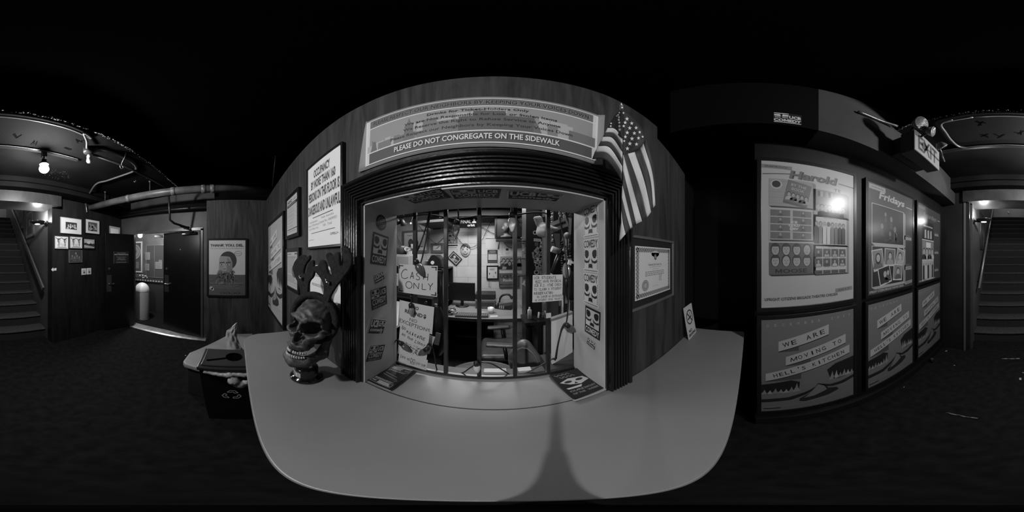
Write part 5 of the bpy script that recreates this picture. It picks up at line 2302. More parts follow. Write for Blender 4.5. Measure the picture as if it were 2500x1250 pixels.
def landscape(a, w, h):
    a.rect(0, 0, w, h, .22)
    a.L += 1
    a.ell(w * .05, h * .12, w * .3, h * .2, .32, 18)
    a.poly([(-w * .5, h * .06), (-w * .3, h * .12), (-w * .1, -h * .02), (w * .1, h * .02), (w * .14, h * .3), (w * .18, h * .02), (w * .5, h * .05), (w * .5, -h * .3), (-w * .5, -h * .12)], .02)
    a.poly([(-w * .5, -h * .24), (w * .1, -h * .3), (-w * .1, -h * .42), (-w * .5, -h * .4)], .2)
    a.rect(0, -h * .46, w, h * .08, .03)


def darkgroup(a, w, h):
    a.rect(0, 0, w, h, .025)
    a.L += 1
    for q in range(4):
        a.person(w * (-.28 + .19 * q), -h * (.05 + .12 * (q % 2)), h * .46, .10, .02, .05)
    a.person(0, h * .18, h * .4, .14, .05, .04)


def topmat(a, w, h):
    a.border(0, 0, w, h, h * .12, .32)


pics = ((pr(148, 529, 570, 199, 536, 572), lambda a, w, h: photo_group(a, w, h, .36, .56, .48), .008, .40, 'widest picture of the group, pale mat around a small photo, top left'),
        (pr(208, 533, 571, 244, 539, 572), photo_crowd, .012, .008, 'black framed crowd photo with pale mat, top right of the group'),
        (pr(134, 576, 608, 167, 577.5, 607), drawing(1), .006, .20, 'framed drawing of two faces, left end of the middle row'),
        (pr(171, 577, 607, 201, 579, 606), drawing(2), .006, .20, 'framed drawing of two faces, centre of the middle row'),
        (pr(204, 581, 608, 232, 584, 609), landscape, .012, .01, 'small dark landscape picture with tower silhouette'),
        (pr(169, 610.5, 641, 201, 611, 641), darkgroup, .006, .18, 'dark group photo hung alone below the others'),
        (pr(266, 550, 600, 294, 555, 600), topmat, .008, .01, 'picture mostly hidden behind the open black door'))
for (x, z, w, h), fn, fw, fg, lab in pics:
    framed('framed_picture', lab, 'picture', PB, x, z, w, h, fn, fw=fw, fg=fg, depth=.022, group=GPIC, bg=.7, dim=1.9)


def arrow(a, w, h):
    a.poly([(-w * .5, 0), (-w * .12, h * .45), (-w * .12, h * .2), (w * .5, h * .2), (w * .5, -h * .25), (-w * .12, -h * .25), (-w * .12, -h * .5)], .55)
    a.L += 1
    a.poly([(-w * .2, h * .1), (-w * .05, -h * .15), (w * .1, h * .1)], .03)


x, z, w, h = pr(126, 653, 664, 139, 653, 663)
m = MB()
m.prism([(-w * .5, 0), (-w * .12, h * .5), (-w * .12, h * .22), (w * .5, h * .34), (w * .5, -h * .25), (-w * .10, -h * .25), (-w * .12, -h * .5)], -.0008, 0, G(.75, .5))
o = m.build('arrow_sticker')
o.location, o.rotation_euler = place(PB, x, z)
tag(o, 'small white paper arrow pointing left towards the stairs', 'sticker')
a = Art(y=-.0012)
a.poly([(-w * .06, h * .12), (w * .16, h * .12), (w * .05, -h * .06)], .03)
a.build('print', o, fix=False)
x, z, w, h = pr(200, 655, 671, 224, 655, 670)
loc, rot = place(PB, x, z)
t = thing('light_switch', 'pale double switch plate on the dark back wall', 'light switch', loc, rot)
for s in (-1, 1):
    m = MB()
    m.box((s * w * .26, -.004, 0), (w * .46, .006, h), G(.75, .4))
    p = m.build('plate', t, bevel=.0015)
    m = MB()
    m.box((s * w * .26, -.0085, 0), (w * .26, .003, h * .62), G(.5, .4))
    m.box((s * w * .26, -.012, -h * .1), (w * .10, .008, h * .18), G(.05, .4))
    m.build('toggle', p)

# notice on the open door


def notice(a, w, h):
    k = .45
    a.text('Thank You For Visiting The', 0, h * .36, w * .56, h * .075, k, .02)
    a.text('UPRIGHT CITIZENS BRIGADE THEATRE', 0, h * .24, w * .92, h * .085, k, .035)
    a.text('Please Respect Our Neighbors', 0, h * .03, w * .64, h * .07, k, .02)
    a.text('Keep Noise To The Low', 0, -h * .08, w * .46, h * .07, k, .02)
    a.text('Do Not Congregate Outside', 0, -h * .19, w * .58, h * .07, k, .02)
    a.text('Thank You For Your Cooperation', 0, -h * .40, w * .68, h * .07, k, .02)


dd = (P1 - P0)
ang = math.atan2(dd.y, dd.x)
nrm = Vector((-math.sin(ang), math.cos(ang)))
cen = P0 + dd * .46 + nrm * .0235
o = sheet('door_notice', 'small black printed notice fixed to the open door leaf', 'sign', None, 0, 0, .335, .245, notice, bg=.012, thick=.003, loc=(cen.x, cen.y, CZ - .03), rot=(0, 0, ang + math.pi))
m = MB()
m.box((-.1665, -.0025, 0), (.004, .005, .245), G(.16, .3))
m.build('edge_strip', o)

# peephole notice and closer on the other leaf
dq = (Q1 - Q0)
angq = math.atan2(dq.y, dq.x)
nq = Vector((-math.sin(angq), math.cos(angq)))


def onleaf(f, off, z):
    p_ = Q0 + dq * f + nq * off
    return (p_.x, p_.y, z)


m = MB()
m.cyl(onleaf(.5, .0225, 1.70), onleaf(.5, .028, 1.70), .012, CHROME)
o = m.build('peephole')
w0 = bpy.data.objects['door_2']
o.parent = w0
o.matrix_parent_inverse = Matrix.LocRotScale(w0.location, w0.rotation_euler, None).inverted()
t = thing('door_closer', 'black hydraulic closer with folding arm above the right door leaf', 'door closer', onleaf(.20, .05, 2.0))
m = MB()
p0_, p1_ = Vector(onleaf(.06, .05, 1.985)), Vector(onleaf(.42, .05, 1.985))
m.cyl(p0_, p1_, .026, G(.02, .25), n=20)
m.build('body', t, world=True)
m = MB()
q_ = p0_.lerp(p1_, .30)
e_ = Vector((-2.66, -.98, 2.10))
m.tube([q_, q_ + Vector((0, 0, .05)), e_, Vector((-2.78, -.86, 2.105))], .011, G(.015, .3))
m.build('arm', t, world=True)

# ================================================================== CEILING PIPES AND LAMPS


def pipe(name, label, pts, r, g=.05, smooth=6, rough=.35, parts=None):
    mm = MB()
    mm.tube(spline(pts, smooth) if smooth else pts, r, g if not isinstance(g, float) else G(g, rough), 14)
    return tag(mm.build(name), label, 'pipe')


t = thing('overhead_pipe', 'thick grey pipe running under the ceiling from the corner to the picture wall', 'pipe', (-2.15, -1.0, 2.52))
m = MB()
pa, pb = Vector((-1.905, -2.415, 2.515)), Vector((-2.27, .56, 2.545))
m.cyl(pa, pb, .058, G(.10, .4, mottle=.4, scale=6), n=28)
m.build('pipe', t, world=True)
for f in (.28, .52, .66, .70):
    m = MB()
    q = pa.lerp(pb, f)
    dr = (pb - pa).normalized()
    m.cyl(q - dr * .03, q + dr * .03, .063, G(.14, .5, mottle=.8, scale=30), n=28)
    m.build('joint_band', t, world=True)
for f in (.12, .40):
    m = MB()
    q = pa.lerp(pb, f)
    m.tube([q + Vector((0, 0, .05)), (q.x, q.y, ZC - .002)], .006, G(.08, .5))
    m.lathe([(.0, .0), (.02, .0), (.012, -.02), (0, -.02)], G(.08, .5), 12, (q.x, q.y, ZC - .001))
    m.build('hanger', t, world=True)
pipe('sprinkler_pipe', 'thin black pipe running along the wall above the double doors', [(-2.66, .56, 2.40), (-2.66, -1.0, 2.42), (-2.66, -2.41, 2.46)], .028, .012, 0)
pipe('drop_pipe', 'black pipe dropping from the thick overhead pipe towards the door closer', [(-2.12, -.955, 2.50), (-2.22, -.98, 2.20), (-2.24, -.985, 2.13), (-2.32, -.95, 2.09), (-2.6, -.80, 2.05)], .017, .015, 0)


def onCeil(u, v, z=ZC - .03):
    x_, y_ = onZ(u, v, z)
    return (x_, y_, z)


cond = G(.13, .35, metal=.5)
m = MB()
pts = [onCeil(60, 281), onCeil(120, 289), onCeil(175, 304)]
edge_y = -1.0
pts = [(-.40, -1.0, ZC - .02), (-.62, -1.005, ZC - .02), (-.82, -1.03, ZC - .02), onCeil(205, 325, ZC - .02), onCeil(212, 345, ZC - .03), onCeil(212, 362, ZC - .05)]
m.tube(spline([(.20, -.99, ZC - .02)] + pts, 8), .011, cond, 10)
t = tag(m.build('ceiling_conduit'), 'grey conduit along the ragged ceiling edge, bending down to the junction box', 'conduit')
J = Vector(onCeil(216, 372, ZC - .06))
t = thing('socket_lamp', 'unlit pale lamp socket hanging from a black ceiling junction box', 'lamp', J)
m = MB()
m.lathe([(0, .055), (.05, .055), (.05, .0), (.04, -.012), (0, -.012)], G(.012, .5), 20)
m.build('junction_box', t)
m = MB()
m.lathe([(0, -.012), (.020, -.014), (.026, -.03), (.026, -.05), (.020, -.054), (.020, -.062), (.027, -.066), (.030, -.10), (.026, -.112), (0, -.112)], G(.45, .5), 24, (-.02, -.01, -.01))
m.build('lamp_socket', t)
S0 = J + Vector((0, 0, .0))
S1 = Vector((-2.085, -.97, 2.600))
pipe('sprinkler_pipe', 'straight black pipe slanting from the junction box to the overhead pipe', [tuple(S0 + Vector((-.05, 0, -.01))), tuple(S1)], .016, .010, 0)
m = MB()
m.tube(spline([tuple(J + Vector((-.05, .01, .02))), onCeil(250, 366, ZC - .02), onCeil(285, 377, ZC - .02), onCeil(318, 393, ZC - .02), onCeil(332, 408, ZC - .02), onCeil(326, 418, ZC - .02), onCeil(300, 428, ZC - .02), onCeil(262, 441, ZC - .02), onCeil(232, 452, ZC - .03), (-1.78, -2.38, 2.62), (-1.79, -2.39, 2.50), (-1.81, -2.395, 2.40)], 8), .014, cond, 10)
tag(m.build('looping_conduit'), 'looping grey conduit crossing the ceiling and dropping to the picture wall', 'conduit')
m = MB()
hk = Vector(onCeil(308, 372, ZC - .001))
hb_ = Vector(onCeil(297, 404, ZC - .12))
m.tube([hk, hk.lerp(hb_, .3) + Vector((0, 0, -.01)), hb_ + Vector((0, 0, .03)), hb_], .005, G(.25, .4, metal=.4))
m.tube([hb_ + Vector((.025 * math.cos(R(20 * k)), 0, .025 * math.sin(R(20 * k)) - .02)) for k in range(18)], .005, G(.18, .4, metal=.4), 8, closed=True)
tag(m.build('pipe_hanger'), 'thin metal hanger rod with ring holding the slanting black pipe', 'hanger')
for u, v, lab in ((331, 440, 'small ceiling hook nearer the picture wall'), (360, 430, 'small ceiling hook nearer the thick pipe')):
    m = MB()
    b = Vector(onCeil(u, v, ZC))
    m.tube([b + Vector((0, 0, 0)), b + Vector((0, 0, -.03)), b + Vector((.02, 0, -.045)), b + Vector((.04, .0, -.035))], .004, G(.3, .4, metal=.4))
    tag(m.build('ceiling_hook'), lab, 'hook')
t = thing('track_light', 'black ceiling track with one glowing bare globe bulb', 'track light', (-.30, -1.45, ZC))
m = MB()
m.span((-.97, -1.47, ZC - .03), (.62, -1.43, ZC - .0005), G(.012, .3))
m.span((-.96, -1.474, ZC - .022), (.61, -1.426, ZC - .016), G(.2, .3))
m.build('track', t, world=True, bevel=.002)
BP = Vector((-.585, -1.45, 2.505))
m = MB()
m.span((BP.x - .022, -1.475, ZC - .10), (BP.x + .022, -1.425, ZC - .03), G(.012, .4))
m.tube([(BP.x, -1.45, ZC - .10), (BP.x + .012, -1.45, ZC - .13), (BP.x, -1.45, ZC - .15)], .010, G(.05, .3))
m.tube([(BP.x - .03, -1.45, ZC - .125), (BP.x + .035, -1.44, ZC - .115)], .005, G(.3, .3, metal=.6))
m.lathe([(0, ZC - .13), (.024, ZC - .135), (.026, ZC - .165), (.040, ZC - .175), (.048, ZC - .196), (.046, ZC - .199), (.032, ZC - .186), (0, ZC - .180)], G(.004, .9, spec=.05), 28, (BP.x, BP.y, 0))  # socket, with a flared black cap added to keep bulb light off the ceiling
m.build('lamp_holder', t, world=True)
m = MB()
m.ball(BP, .048, emit(BULB), 28, 18)
o = m.build('globe_bulb', t, world=True)
tag(o, 'glowing bare globe bulb')
rn = random.Random(9)
for k, (x, y) in enumerate(((.55, -1.33), (-.05, -1.25), (-.9, -1.30), (-1.05, -1.42), (.35, -1.62))):
    pass
m = MB()                                                       # right-hand conduit loop
m.tube(spline([(.20, -.99, ZC - .02), (.40, -1.0, ZC - .02), onCeil(2325, 291, ZC - .02), onCeil(2297, 303, ZC - .02), onCeil(2309, 324, ZC - .02), onCeil(2324, 344, ZC - .02), onCeil(2345, 359, ZC - .02), onCeil(2385, 361, ZC - .02)], 8), .011, cond, 10)
tag(m.build('ceiling_conduit'), 'grey conduit turning back across the ceiling by the exit sign', 'conduit')
m = MB()                                                       # crumbled plaster lip
for k in range(520):
    x = -2.75 + 3.55 * k / 520 + rn.uniform(-.01, .01)
    if rn.random() < .35 + .3 * math.sin(k * .07):
        continue
    s_ = rn.uniform(.002, .006)
    m.box((x, -.947 + rn.uniform(-.012, .012), ZC - .002 + rn.uniform(-.006, .002)), (s_ * rn.uniform(1, 2.6), s_, s_), G(rn.choice((.08, .2, .3)), .8), Matrix.Rotation(rn.uniform(0, 3), 3, 'Z'))
tag(m.build('plaster_crumbs'), 'ragged pale crumbs of broken plaster along the ceiling edge', 'plaster', kind='stuff')
m = MB()
for k in range(60):
    a_ = rn.uniform(0, 6.28)
    rr = rn.uniform(.05, .16)
    c_ = Vector(onCeil(142, 428, ZC))
    m.box((c_.x + rr * math.cos(a_) * 1.3, c_.y + rr * math.sin(a_), ZC - .002), (rn.uniform(.006, .02), rn.uniform(.003, .010), .003), G(rn.choice((.008, .02, .04)), .9, spec=.05), Matrix.Rotation(a_, 3, 'Z'))
tag(m.build('ceiling_damage'), 'rough flaking patch on the ceiling beside the globe bulb', 'plaster', kind='stuff')
m = MB()
for u, v in ((43, 331), (85, 348), (195, 344), (168, 364), (245, 360), (2391, 300), (2400, 332), (2490, 322), (2440, 330)):
    c_ = onCeil(u, v, ZC - .001)
    for q in range(3):
        m.box((c_[0] + rn.uniform(-.02, .02), c_[1] + rn.uniform(-.02, .02), c_[2]), (.07, .008, .003), G(.0012, .9, spec=.02), Matrix.Rotation(rn.uniform(0, 3), 3, 'Z'))
tag(m.build('ceiling_scars'), 'dark scars and glue marks scattered over the ceiling panel', 'marks', kind='stuff')
m = MB()
b = Vector(onZ(672, 380, 2.90) + (2.90,))
m.tube([b, b + Vector((-.02, 0, -.10)), b + Vector((-.16, .0, -.40))], .004, G(.03, .5))
tag(m.build('hanging_wire'), 'thin wire hanging from the dark ceiling near the left corner', 'wire')

# ================================================================== LOBBY THROUGH THE DOORWAY
x, y = onZ(347, 776, 0.0)
t = thing('trash_can', 'white dome topped trash can standing in the lobby doorway', 'trash can', (x, y, 0), (0, 0, R(-35)))
wt = G(.50, .3)
m = MB()
m.lathe([(0, .0), (.175, .0), (.178, .025), (.172, .03), (.176, .035), (.178, .70), (.178, .715)], wt, 40)
m.build('body', t)
m = MB()
m.lathe([(.180, .715), (.181, .73)] + [(.180 * math.cos(R(6 * k)), .73 + .20 * math.sin(R(6 * k))) for k in range(1, 16)], wt, 40)
m.build('dome_lid', t)
m = MB()
m.lathe([(.1795, .028), (.1795, .042)], CHROME, 40)
m.build('metal_band', t)
m = MB()
m.prism([(-.10, 0), (.10, 0), (.09, .12), (-.09, .12)], -.168, -.160, G(.25, .4))
o = m.build('flap_door', t)
o.location = (0, 0, .735)
LX = -3.08
ly = LX / math.tan(az(342)) 
lz = CZ + math.tan(el(575)) * abs(LX / math.sin(az(342)))
t = thing('globe_lamp', 'glowing globe lamp hanging in the lobby beyond the open door', 'lamp', (LX, ly, lz))
m = MB()
m.ball((0, 0, 0), .050, emit(LOBBY), 24, 16)
m.build('globe', t)
m = MB()
m.tube([(0, 0, .045), (0, 0, 2.69 - lz)], .008, BLACK)
m.lathe([(.022, .045), (.028, .055), (.012, .085), (0, .085)], BLACK, 20)
m.build('stem', t)
FX = -4.10


def onF(u, v):
    return onX(u, v, FX + .02)


def ringposter(a, w, h):
    a.rect(0, 0, w, h, .42)
    a.L += 1
    a.rect(0, 0, w * .9, h * .94, .04)
    a.L += 1
    for k, r in enumerate((.42, .34, .26, .18)):
        a.ring(0, h * .18, w * r, w * r * 1.05, w * .045, .3 if k % 2 == 0 else .2, 30)
    a.rect(0, -h * .27, w * .6, h * .22, .12)
    a.lines(0, -h * .27, w * .5, h * .18, 6, .3)


y1_, zt = onF(346, 589)
_, zb = onF(346, 666)
framed('framed_poster', 'tall framed poster with concentric ring emblem in the lobby', 'poster', ('L', FX), y1_ - .25, (zt + zb) / 2, .54, zt - zb, ringposter, fw=.02, fg=.3, depth=.03, bg=.35)
ya, za = onF(363, 600)
yb, zb2 = onF(398, 678)
t = thing('lobby_window', 'wide glazed lobby window with notices taped inside', 'window', (FX + .012, (ya + yb) / 2, (za + zb2) / 2), (0, 0, ROT['L']))
w_, h_ = .62, za - zb2 + .02
m = MB()
m.box((0, -.002, 0), (w_, .006, h_), G(.05, .2))
m.build('backing', t)
m = MB()
for x_ in (-w_ / 2, -w_ * .05, w_ / 2):
    m.box((x_, -.012, 0), (.02, .016, h_), G(.14, .3, metal=.4))
for z_ in (-h_ / 2, h_ / 2):
    m.box((0, -.012, z_), (w_, .016, .02), G(.14, .3, metal=.4))
m.build('window_frame', t)
for k, (u, v, w, h, lab) in enumerate(((361, 625, .16, .22, 'upper notice by the lobby window'), (360, 652, .14, .20, 'lower notice by the lobby window'), (388, 648, .22, .20, 'pale notice inside the lobby window, right side'), (392, 637, .10, .06, 'narrow label inside the lobby window'))):
    y_, z_ = onF(u, v)
    sheet('notice', lab, 'notice', ('L', FX + .034), y_, z_, w, h, lambda a, w, h: a.lines(0, 0, w * .8, h * .8, 7, .06), bg=.16, group='notices in the lobby')
m = MB()
m.span((FX, -3.3, .0), (FX + .22, .3, .84), G(.022, .5))
tag(m.build('lobby_counter', bevel=.004), 'dark low counter along the far lobby wall', 'counter')
m = MB()
m.span((FX, -3.3, .86), (FX + .26, .3, .93), G(.02, .5))
o = m.build('ledge')
tag(o, 'ledge with a film strip edging above the lobby counter', 'ledge')
m = MB()
for k in range(34):
    m.box((FX + .262, -3.2 + .085 * k, .895), (.004, .05, .036), G(.30, .5))
tag(m.build('film_strip', o), kind='stuff')
y_, z_ = onF(355, 672)
m = MB()
for k in range(16):
    m.ball((FX + .13 + rn.uniform(-.05, .05), y_ + rn.uniform(-.10, .10), .965 + rn.uniform(-.02, .06)), rn.uniform(.015, .03), G(rn.choice((.08, .3, .45)), .5), 8, 6)
tag(m.build('flower_bunch'), 'small bunch of pale flowers on the lobby ledge', 'flowers')
m = MB()
y_, z_ = onX(318, 686, -3.3)
y2, z2 = onF(395, 578)
m.cyl((FX + .01, y2 + .05, z2), (FX + .25, y2 - .1, z2), .03, G(.3, .3, metal=.5))
tag(m.build('wall_tube'), 'short pale tube fixed high on the lobby wall', 'tube')

# ================================================================== BINS LEFT OF THE COUNTER
t = thing('recycling_bin', 'black slim recycling bin with slotted lid and white recycling symbol', 'bin', (-1.10, .03, 0))
bk = G(.010, .35)
m = MB()
b0 = [(-1.19, -.18), (-1.01, -.18), (-1.01, .24), (-1.19, .24)]
b1 = [(-1.235, -.235), (-.975, -.235), (-.975, .29), (-1.235, .29)]
vs_ = [(x, y, 0.002) for x, y in b0] + [(x, y, .735) for x, y in b1] + [(-1.1 + (x + 1.1) * .95, .03 + (y - .03) * .97, .735) for x, y in b1] + [(-1.1 + (x + 1.1) * .9, .03 + (y - .03) * .95, .02) for x, y in b0]
m.add(vs_, [(0, 3, 2, 1)] + [(4 * a_ + i, 4 * a_ + (i + 1) % 4, 4 * a_ + 4 + (i + 1) % 4, 4 * a_ + 4 + i) for a_ in range(3) for i in range(4)] + [(12, 13, 14, 15)], bk)
m.build('body', t, world=True, bevel=.012)
lid = G(.028, .3)
m = MB()
m.span((-1.245, -.250, .742), (-.962, .30, .775), lid)
m.span((-1.225, -.228, .775), (-.985, .28, .790), lid)
lo = m.build('lid', t, world=True, bevel=.008)
m = MB()                                                       # paddle shaped opening
hc = onZ(571, 871, .792)
tl = onZ(508, 879, .792)
m.lathe([(0, .7902), (.056, .7902), (.056, .794), (.050, .7945), (.050, .7908), (0, .7908)], G(.002, .9, spec=0.0), 28, (hc[0], hc[1], 0))
dr = Vector((hc[0] - tl[0], hc[1] - tl[1], 0)).normalized()
nr = Vector((-dr.y, dr.x, 0)) * .011
A_, B_ = Vector((tl[0], tl[1], .7915)), Vector((hc[0], hc[1], .7915)) - dr * .045
m.add([A_ + nr, A_ - nr, B_ - nr, B_ + nr], [(0, 1, 2, 3)], G(.002, .9, spec=0.0))
m.lathe([(0, .7915), (.011, .7915)], G(.002, .9, spec=0.0), 14, (tl[0], tl[1], 0))
lo2 = m.build('slot_opening', t)
lo2.location = -Vector(t.location)
a = Art(y=0, eps=.0003)


def recyc(a, s, g):
    for k in range(3):
        th = R(120 * k)
        c_, s_ = math.cos(th), math.sin(th)
        P_ = lambda x, y: (s * (c_ * x - s_ * y), s * (s_ * x + c_ * y))
        a.strokes([P_(-.38, .42), (P_(-.18, .72)), P_(.22, .72), P_(.34, .50)], s * .075, g)
        a.strokes([P_(-.38, .42), P_(-.12, .42), P_(.0, .52), P_(.08, .50), P_(.20, .30), P_(.46, .40), P_(.34, .50)], s * .075, g)


recyc(a, .080, .75)
o = a.build('recycling_symbol', t, fix=False)
sx, sy = -.993, None
sp = onX(566, 964, -.984)
o.location = Vector((-.9835, sp[0], sp[1])) - Vector(t.location)
o.rotation_euler = (0, R(3), ROT['L'])
tag(o, 'white recycling symbol')
bagm = G(.42, .35, mottle=.35, scale=14, bump=.6)


def bag(name, label, pts, r, parent=None):
    mm = MB()
    vs_, fs_ = [], []
    P_ = [Vector(p) for p in pts]
    f_ = lambda X, Y, Z: __import__('functools').reduce(lambda A, B: sU(A, B, .02), [sC(X, Y, Z, P_[i], P_[i + 1], r[i], r[i + 1]) for i in range(len(P_) - 1)]) + .006 * np.sin(X * 130 + Z * 60 + 2 * np.sin(Y * 70)) * np.sin(Y * 110 + Z * 90)
    lo_ = [min(p[i] for p in P_) - max(r) - .02 for i in range(3)]
    hi_ = [max(p[i] for p in P_) + max(r) + .02 for i in range(3)]
    v_, q_ = sdf_mesh(f_, lo_, hi_, .008)
    mm.add(v_, q_, bagm, True)
    o_ = mm.build(name, parent)
    if parent is not None:
        o_.location = -Vector(parent.location)
    else:
        tag(o_, label, 'plastic bag')
    return o_


bag('bag_liner', '', [(-.970, -.20, .725), (-.966, -.05, .715), (-.966, .10, .720), (-.966, .25, .722)], [.014, .020, .018, .016], t)
bag('bag_knot', '', [(-.962, -.03, .712), (-.954, -.022, .665), (-.954, .012, .622), (-.958, .055, .640)], [.018, .032, .030, .024], t)
t = thing('grey_bin', 'low grey bin with angular lid standing behind the recycling bin', 'bin', (-1.7, -.05, 0))
gb = G(.26, .45, mottle=.15, scale=6)
top = [(-1.265, -.27), (-1.315, -.445), (-1.36, -.475), (-1.54, -.47), (-2.10, -.10), (-2.10, .20), (-1.262, .20)]
m = MB()
m.prism(top, .44, .50, gb, axis='z')
m.build('lid', t, world=True, bevel=.018)
m = MB()
cx_, cy_ = -1.68, -.08
m.prism([(cx_ + (x - cx_) * .93, cy_ + (y - cy_) * .93) for x, y in top], .0, .439, G(.02, .5), axis='z')
m.build('body', t, world=True, bevel=.01)
rn = random.Random(12)
EL = [(577, 788), (563, 800), (553, 808), (550, 830), (555, 852), (558, 884)]
ER = [(578, 788), (578, 806), (579, 826), (585, 840), (593, 854), (598, 884)]
m = MB()
NI, NJ = 14, 18


def sheetpt(i, j):
    k = min(int(j * 5), 4)
    f = j * 5 - k
    u = [EL[k][0] * (1 - f) + EL[k + 1][0] * f, ER[k][0] * (1 - f) + ER[k + 1][0] * f]
    v = [EL[k][1] * (1 - f) + EL[k + 1][1] * f, ER[k][1] * (1 - f) + ER[k + 1][1] * f]
    y_, z_ = onX(u[0] * (1 - i) + u[1] * i, v[0] * (1 - i) + v[1] * i, -1.50)
    bulge = .05 * math.sin(math.pi * i) * j
    return -1.50 + bulge + .012 * math.sin(i * 9 + j * 6) * math.sin(j * 12 + i * 7) + .006 * math.sin(i * 17 - j * 14), y_, max(z_, .502)


m.grid(sheetpt, NI, NJ, bagm)
o = m.build('plastic_bag', solid=.002)
tag(o, 'crumpled translucent plastic bag standing on the grey bin', 'plastic bag')

# litter on the carpet
for u0, v0, u1, v1, lab, g in ((2310, 1008, 2388, 1022, 'long crumpled strip of torn tape on the carpet', .16), (2446, 876, 2490, 876, 'short pale straw lying on the carpet before the stairs', .2)):
    m = MB()
    A_, B_ = Vector(onZ(u0, v0, .004) + (.004,)), Vector(onZ(u1, v1, .004) + (.004,))
    n_ = 12
    pp = [A_.lerp(B_, k / n_) + Vector((rn.uniform(-.004, .004), rn.uniform(-.004, .004), .001 + rn.uniform(0, .004))) for k in range(n_ + 1)]
    m.tube(pp, [.008 if (k // 2) % 2 else .005 for k in range(n_ + 1)], G(g, .4, mottle=.8, scale=40), 6)
    tag(m.build('tape_strip' if g < .18 else 'straw'), lab, 'litter')
for k, (u, v, s_, lab) in enumerate(((2491, 925, .022, 'white paper scrap on the carpet in front of the stairs'), (2498, 910, .010, 'tiny white crumb beside the paper scrap before the stairs'), (2330, 892, .010, 'tiny pale scrap on the carpet midway to the stairs'), (2310, 857, .018, 'pale scrap on the carpet by the wall corner'), (2207, 945, .008, 'tiny pale crumb on the carpet beside the baseboard'), (453, 868, .012, 'white crumb on the carpet beside the grey bin'))):
    x, y = onZ(u, v, .003)
    m = MB()
    m.box((x, y, .004), (s_, s_ * 1.8, .004), G(.4, .5), Matrix.Rotation(k * .9, 3, 'Z'))
    tag(m.build('paper_scrap', bevel=.001), lab, 'litter')

# ================================================================== TICKET WINDOW GRILLE AND ITS NOTICES
YG = 0.592
t = thing('window_grille', 'black iron bars standing across the ticket window', 'grille', (OX0, YG, CT))
iron = G(0.016, 0.3, mottle=.4, scale=25)
m = MB()
m.span((OX0 + .007, YG - .010, CT + .0005), (OX1 - .007, YG + .007, CT + .016), iron)
m.build('bottom_rail', t, world=True, bevel=.002)
m = MB()
m.span((OX0 + .007, YG - .007, OZ1 + .0), (OX1 - .007, YG + .007, OZ1 + .016), iron)
m.build('top_rail', t, world=True)
BARX = [-.309, -.178, -.052, .078, .205]
for x in BARX:
    m = MB()
    m.span((x - .0075, YG - .0075, CT + .015), (x + .0075, YG + .0075, OZ1 + .002), iron)
    m.build('bar', t, world=True, bevel=.0012)

PA = .50
SGN = dict(thick=.0008)


def gsheet(name, label, quad, y, art, bg=PA, tilt=0.0, wall=False):
    """Sheet on the plane y whose left/right/top/bottom picture edges are given."""
    u0, v0, u1, v1 = quad
    um, vm = (u0 + u1) / 2, (v0 + v1) / 2
    x0, x1 = onY(u0, vm, y)[0], onY(u1, vm, y)[0]
    z0, z1 = onY(um, v0, y)[1], onY(um, v1, y)[1]
    return sheet(name, label, 'notice' if not wall else 'paper', ('F', y), (x0 + x1) / 2, (z0 + z1) / 2, abs(x1 - x0), abs(z0 - z1), art, bg=bg, tilt=R(tilt), thick=.0008)


def cash(a, w, h):
    k = .025
    for sx in (-1, 1):
        for sz in (-1, 1):
            a.rect(sx * w * .42, sz * h * .45, w * .12, h * .035, k)
            a.rect(sx * w * .468, sz * h * .41, w * .026, h * .12, k)
    T = w * .016

    def S(pts):
        a.strokes([(w * (x - .5), h * (.5 - y)) for x, y in pts], T, k)

    S([(.25, .20), (.20, .16), (.13, .22), (.08, .34), (.10, .46), (.17, .50), (.24, .47), (.27, .43)])
    S([(.33, .48), (.385, .24), (.42, .47)])
    S([(.34, .40), (.42, .39)])
    S([(.57, .28), (.53, .26), (.49, .30), (.51, .36), (.57, .40), (.58, .46), (.53, .50), (.48, .47)])
    S([(.66, .26), (.67, .47)])
    S([(.78, .26), (.77, .49)])
    S([(.66, .38), (.78, .38)])
    S([(.30 + .085 * math.cos(R(20 * q)), .70 + .12 * math.sin(R(20 * q))) for q in range(19)])
    S([(.43, .81), (.43, .61), (.55, .80), (.56, .60)])
    S([(.64, .60), (.64, .80), (.74, .80)])
    S([(.79, .58), (.84, .68), (.90, .56)])
    S([(.84, .68), (.83, .80)])


gsheet('cash_sign', 'hand lettered cash only card taped to the left bar', (973, 647, 1068, 719), .582, cash, tilt=1)


def refunds(a, w, h):
    k = .02
    a.text('NO', w * .0, h * .34, w * .17, h * .13, k, .03, rot=R(-3))
    a.text('REFUND', -w * .05, h * .13, w * .52, h * .14, k, .03, rot=R(-4))
    a.text('$', w * .27, h * .10, w * .08, h * .17, k, .03)
    a.text('NO', -w * .04, -h * .14, w * .22, h * .13, .07, .0, rot=R(-4))
    a.text('EXCEPTIONS', -w * .01, -h * .33, w * .90, h * .15, .07, .005, rot=R(-6))


gsheet('refund_sign', 'no refunds no exceptions card below the cash only card', (974, 741, 1058, 806), .582, refunds, tilt=4)


def waiting(a, w, h):
    k = .02
    a.hand('No', -w * .36, h * .40, w * .16, h * .12, k, .0, rot=R(-8), seed=2)
    a.hand('wAiting', w * .06, h * .30, w * .66, h * .13, k, .0, rot=R(-10), seed=4)
    a.hand('in the Lobby', w * .0, h * .14, w * .86, h * .11, k, .0, rot=R(-14), seed=6)
    rn = random.Random(8)
    for q in range(60):
        x, z = rn.uniform(-.30, .24), rn.uniform(-.36, -.02)
        a.line((w * x, h * z), (w * (x + rn.uniform(-.09, .09)), h * (z + rn.uniform(-.06, .06))), w * .014, k)


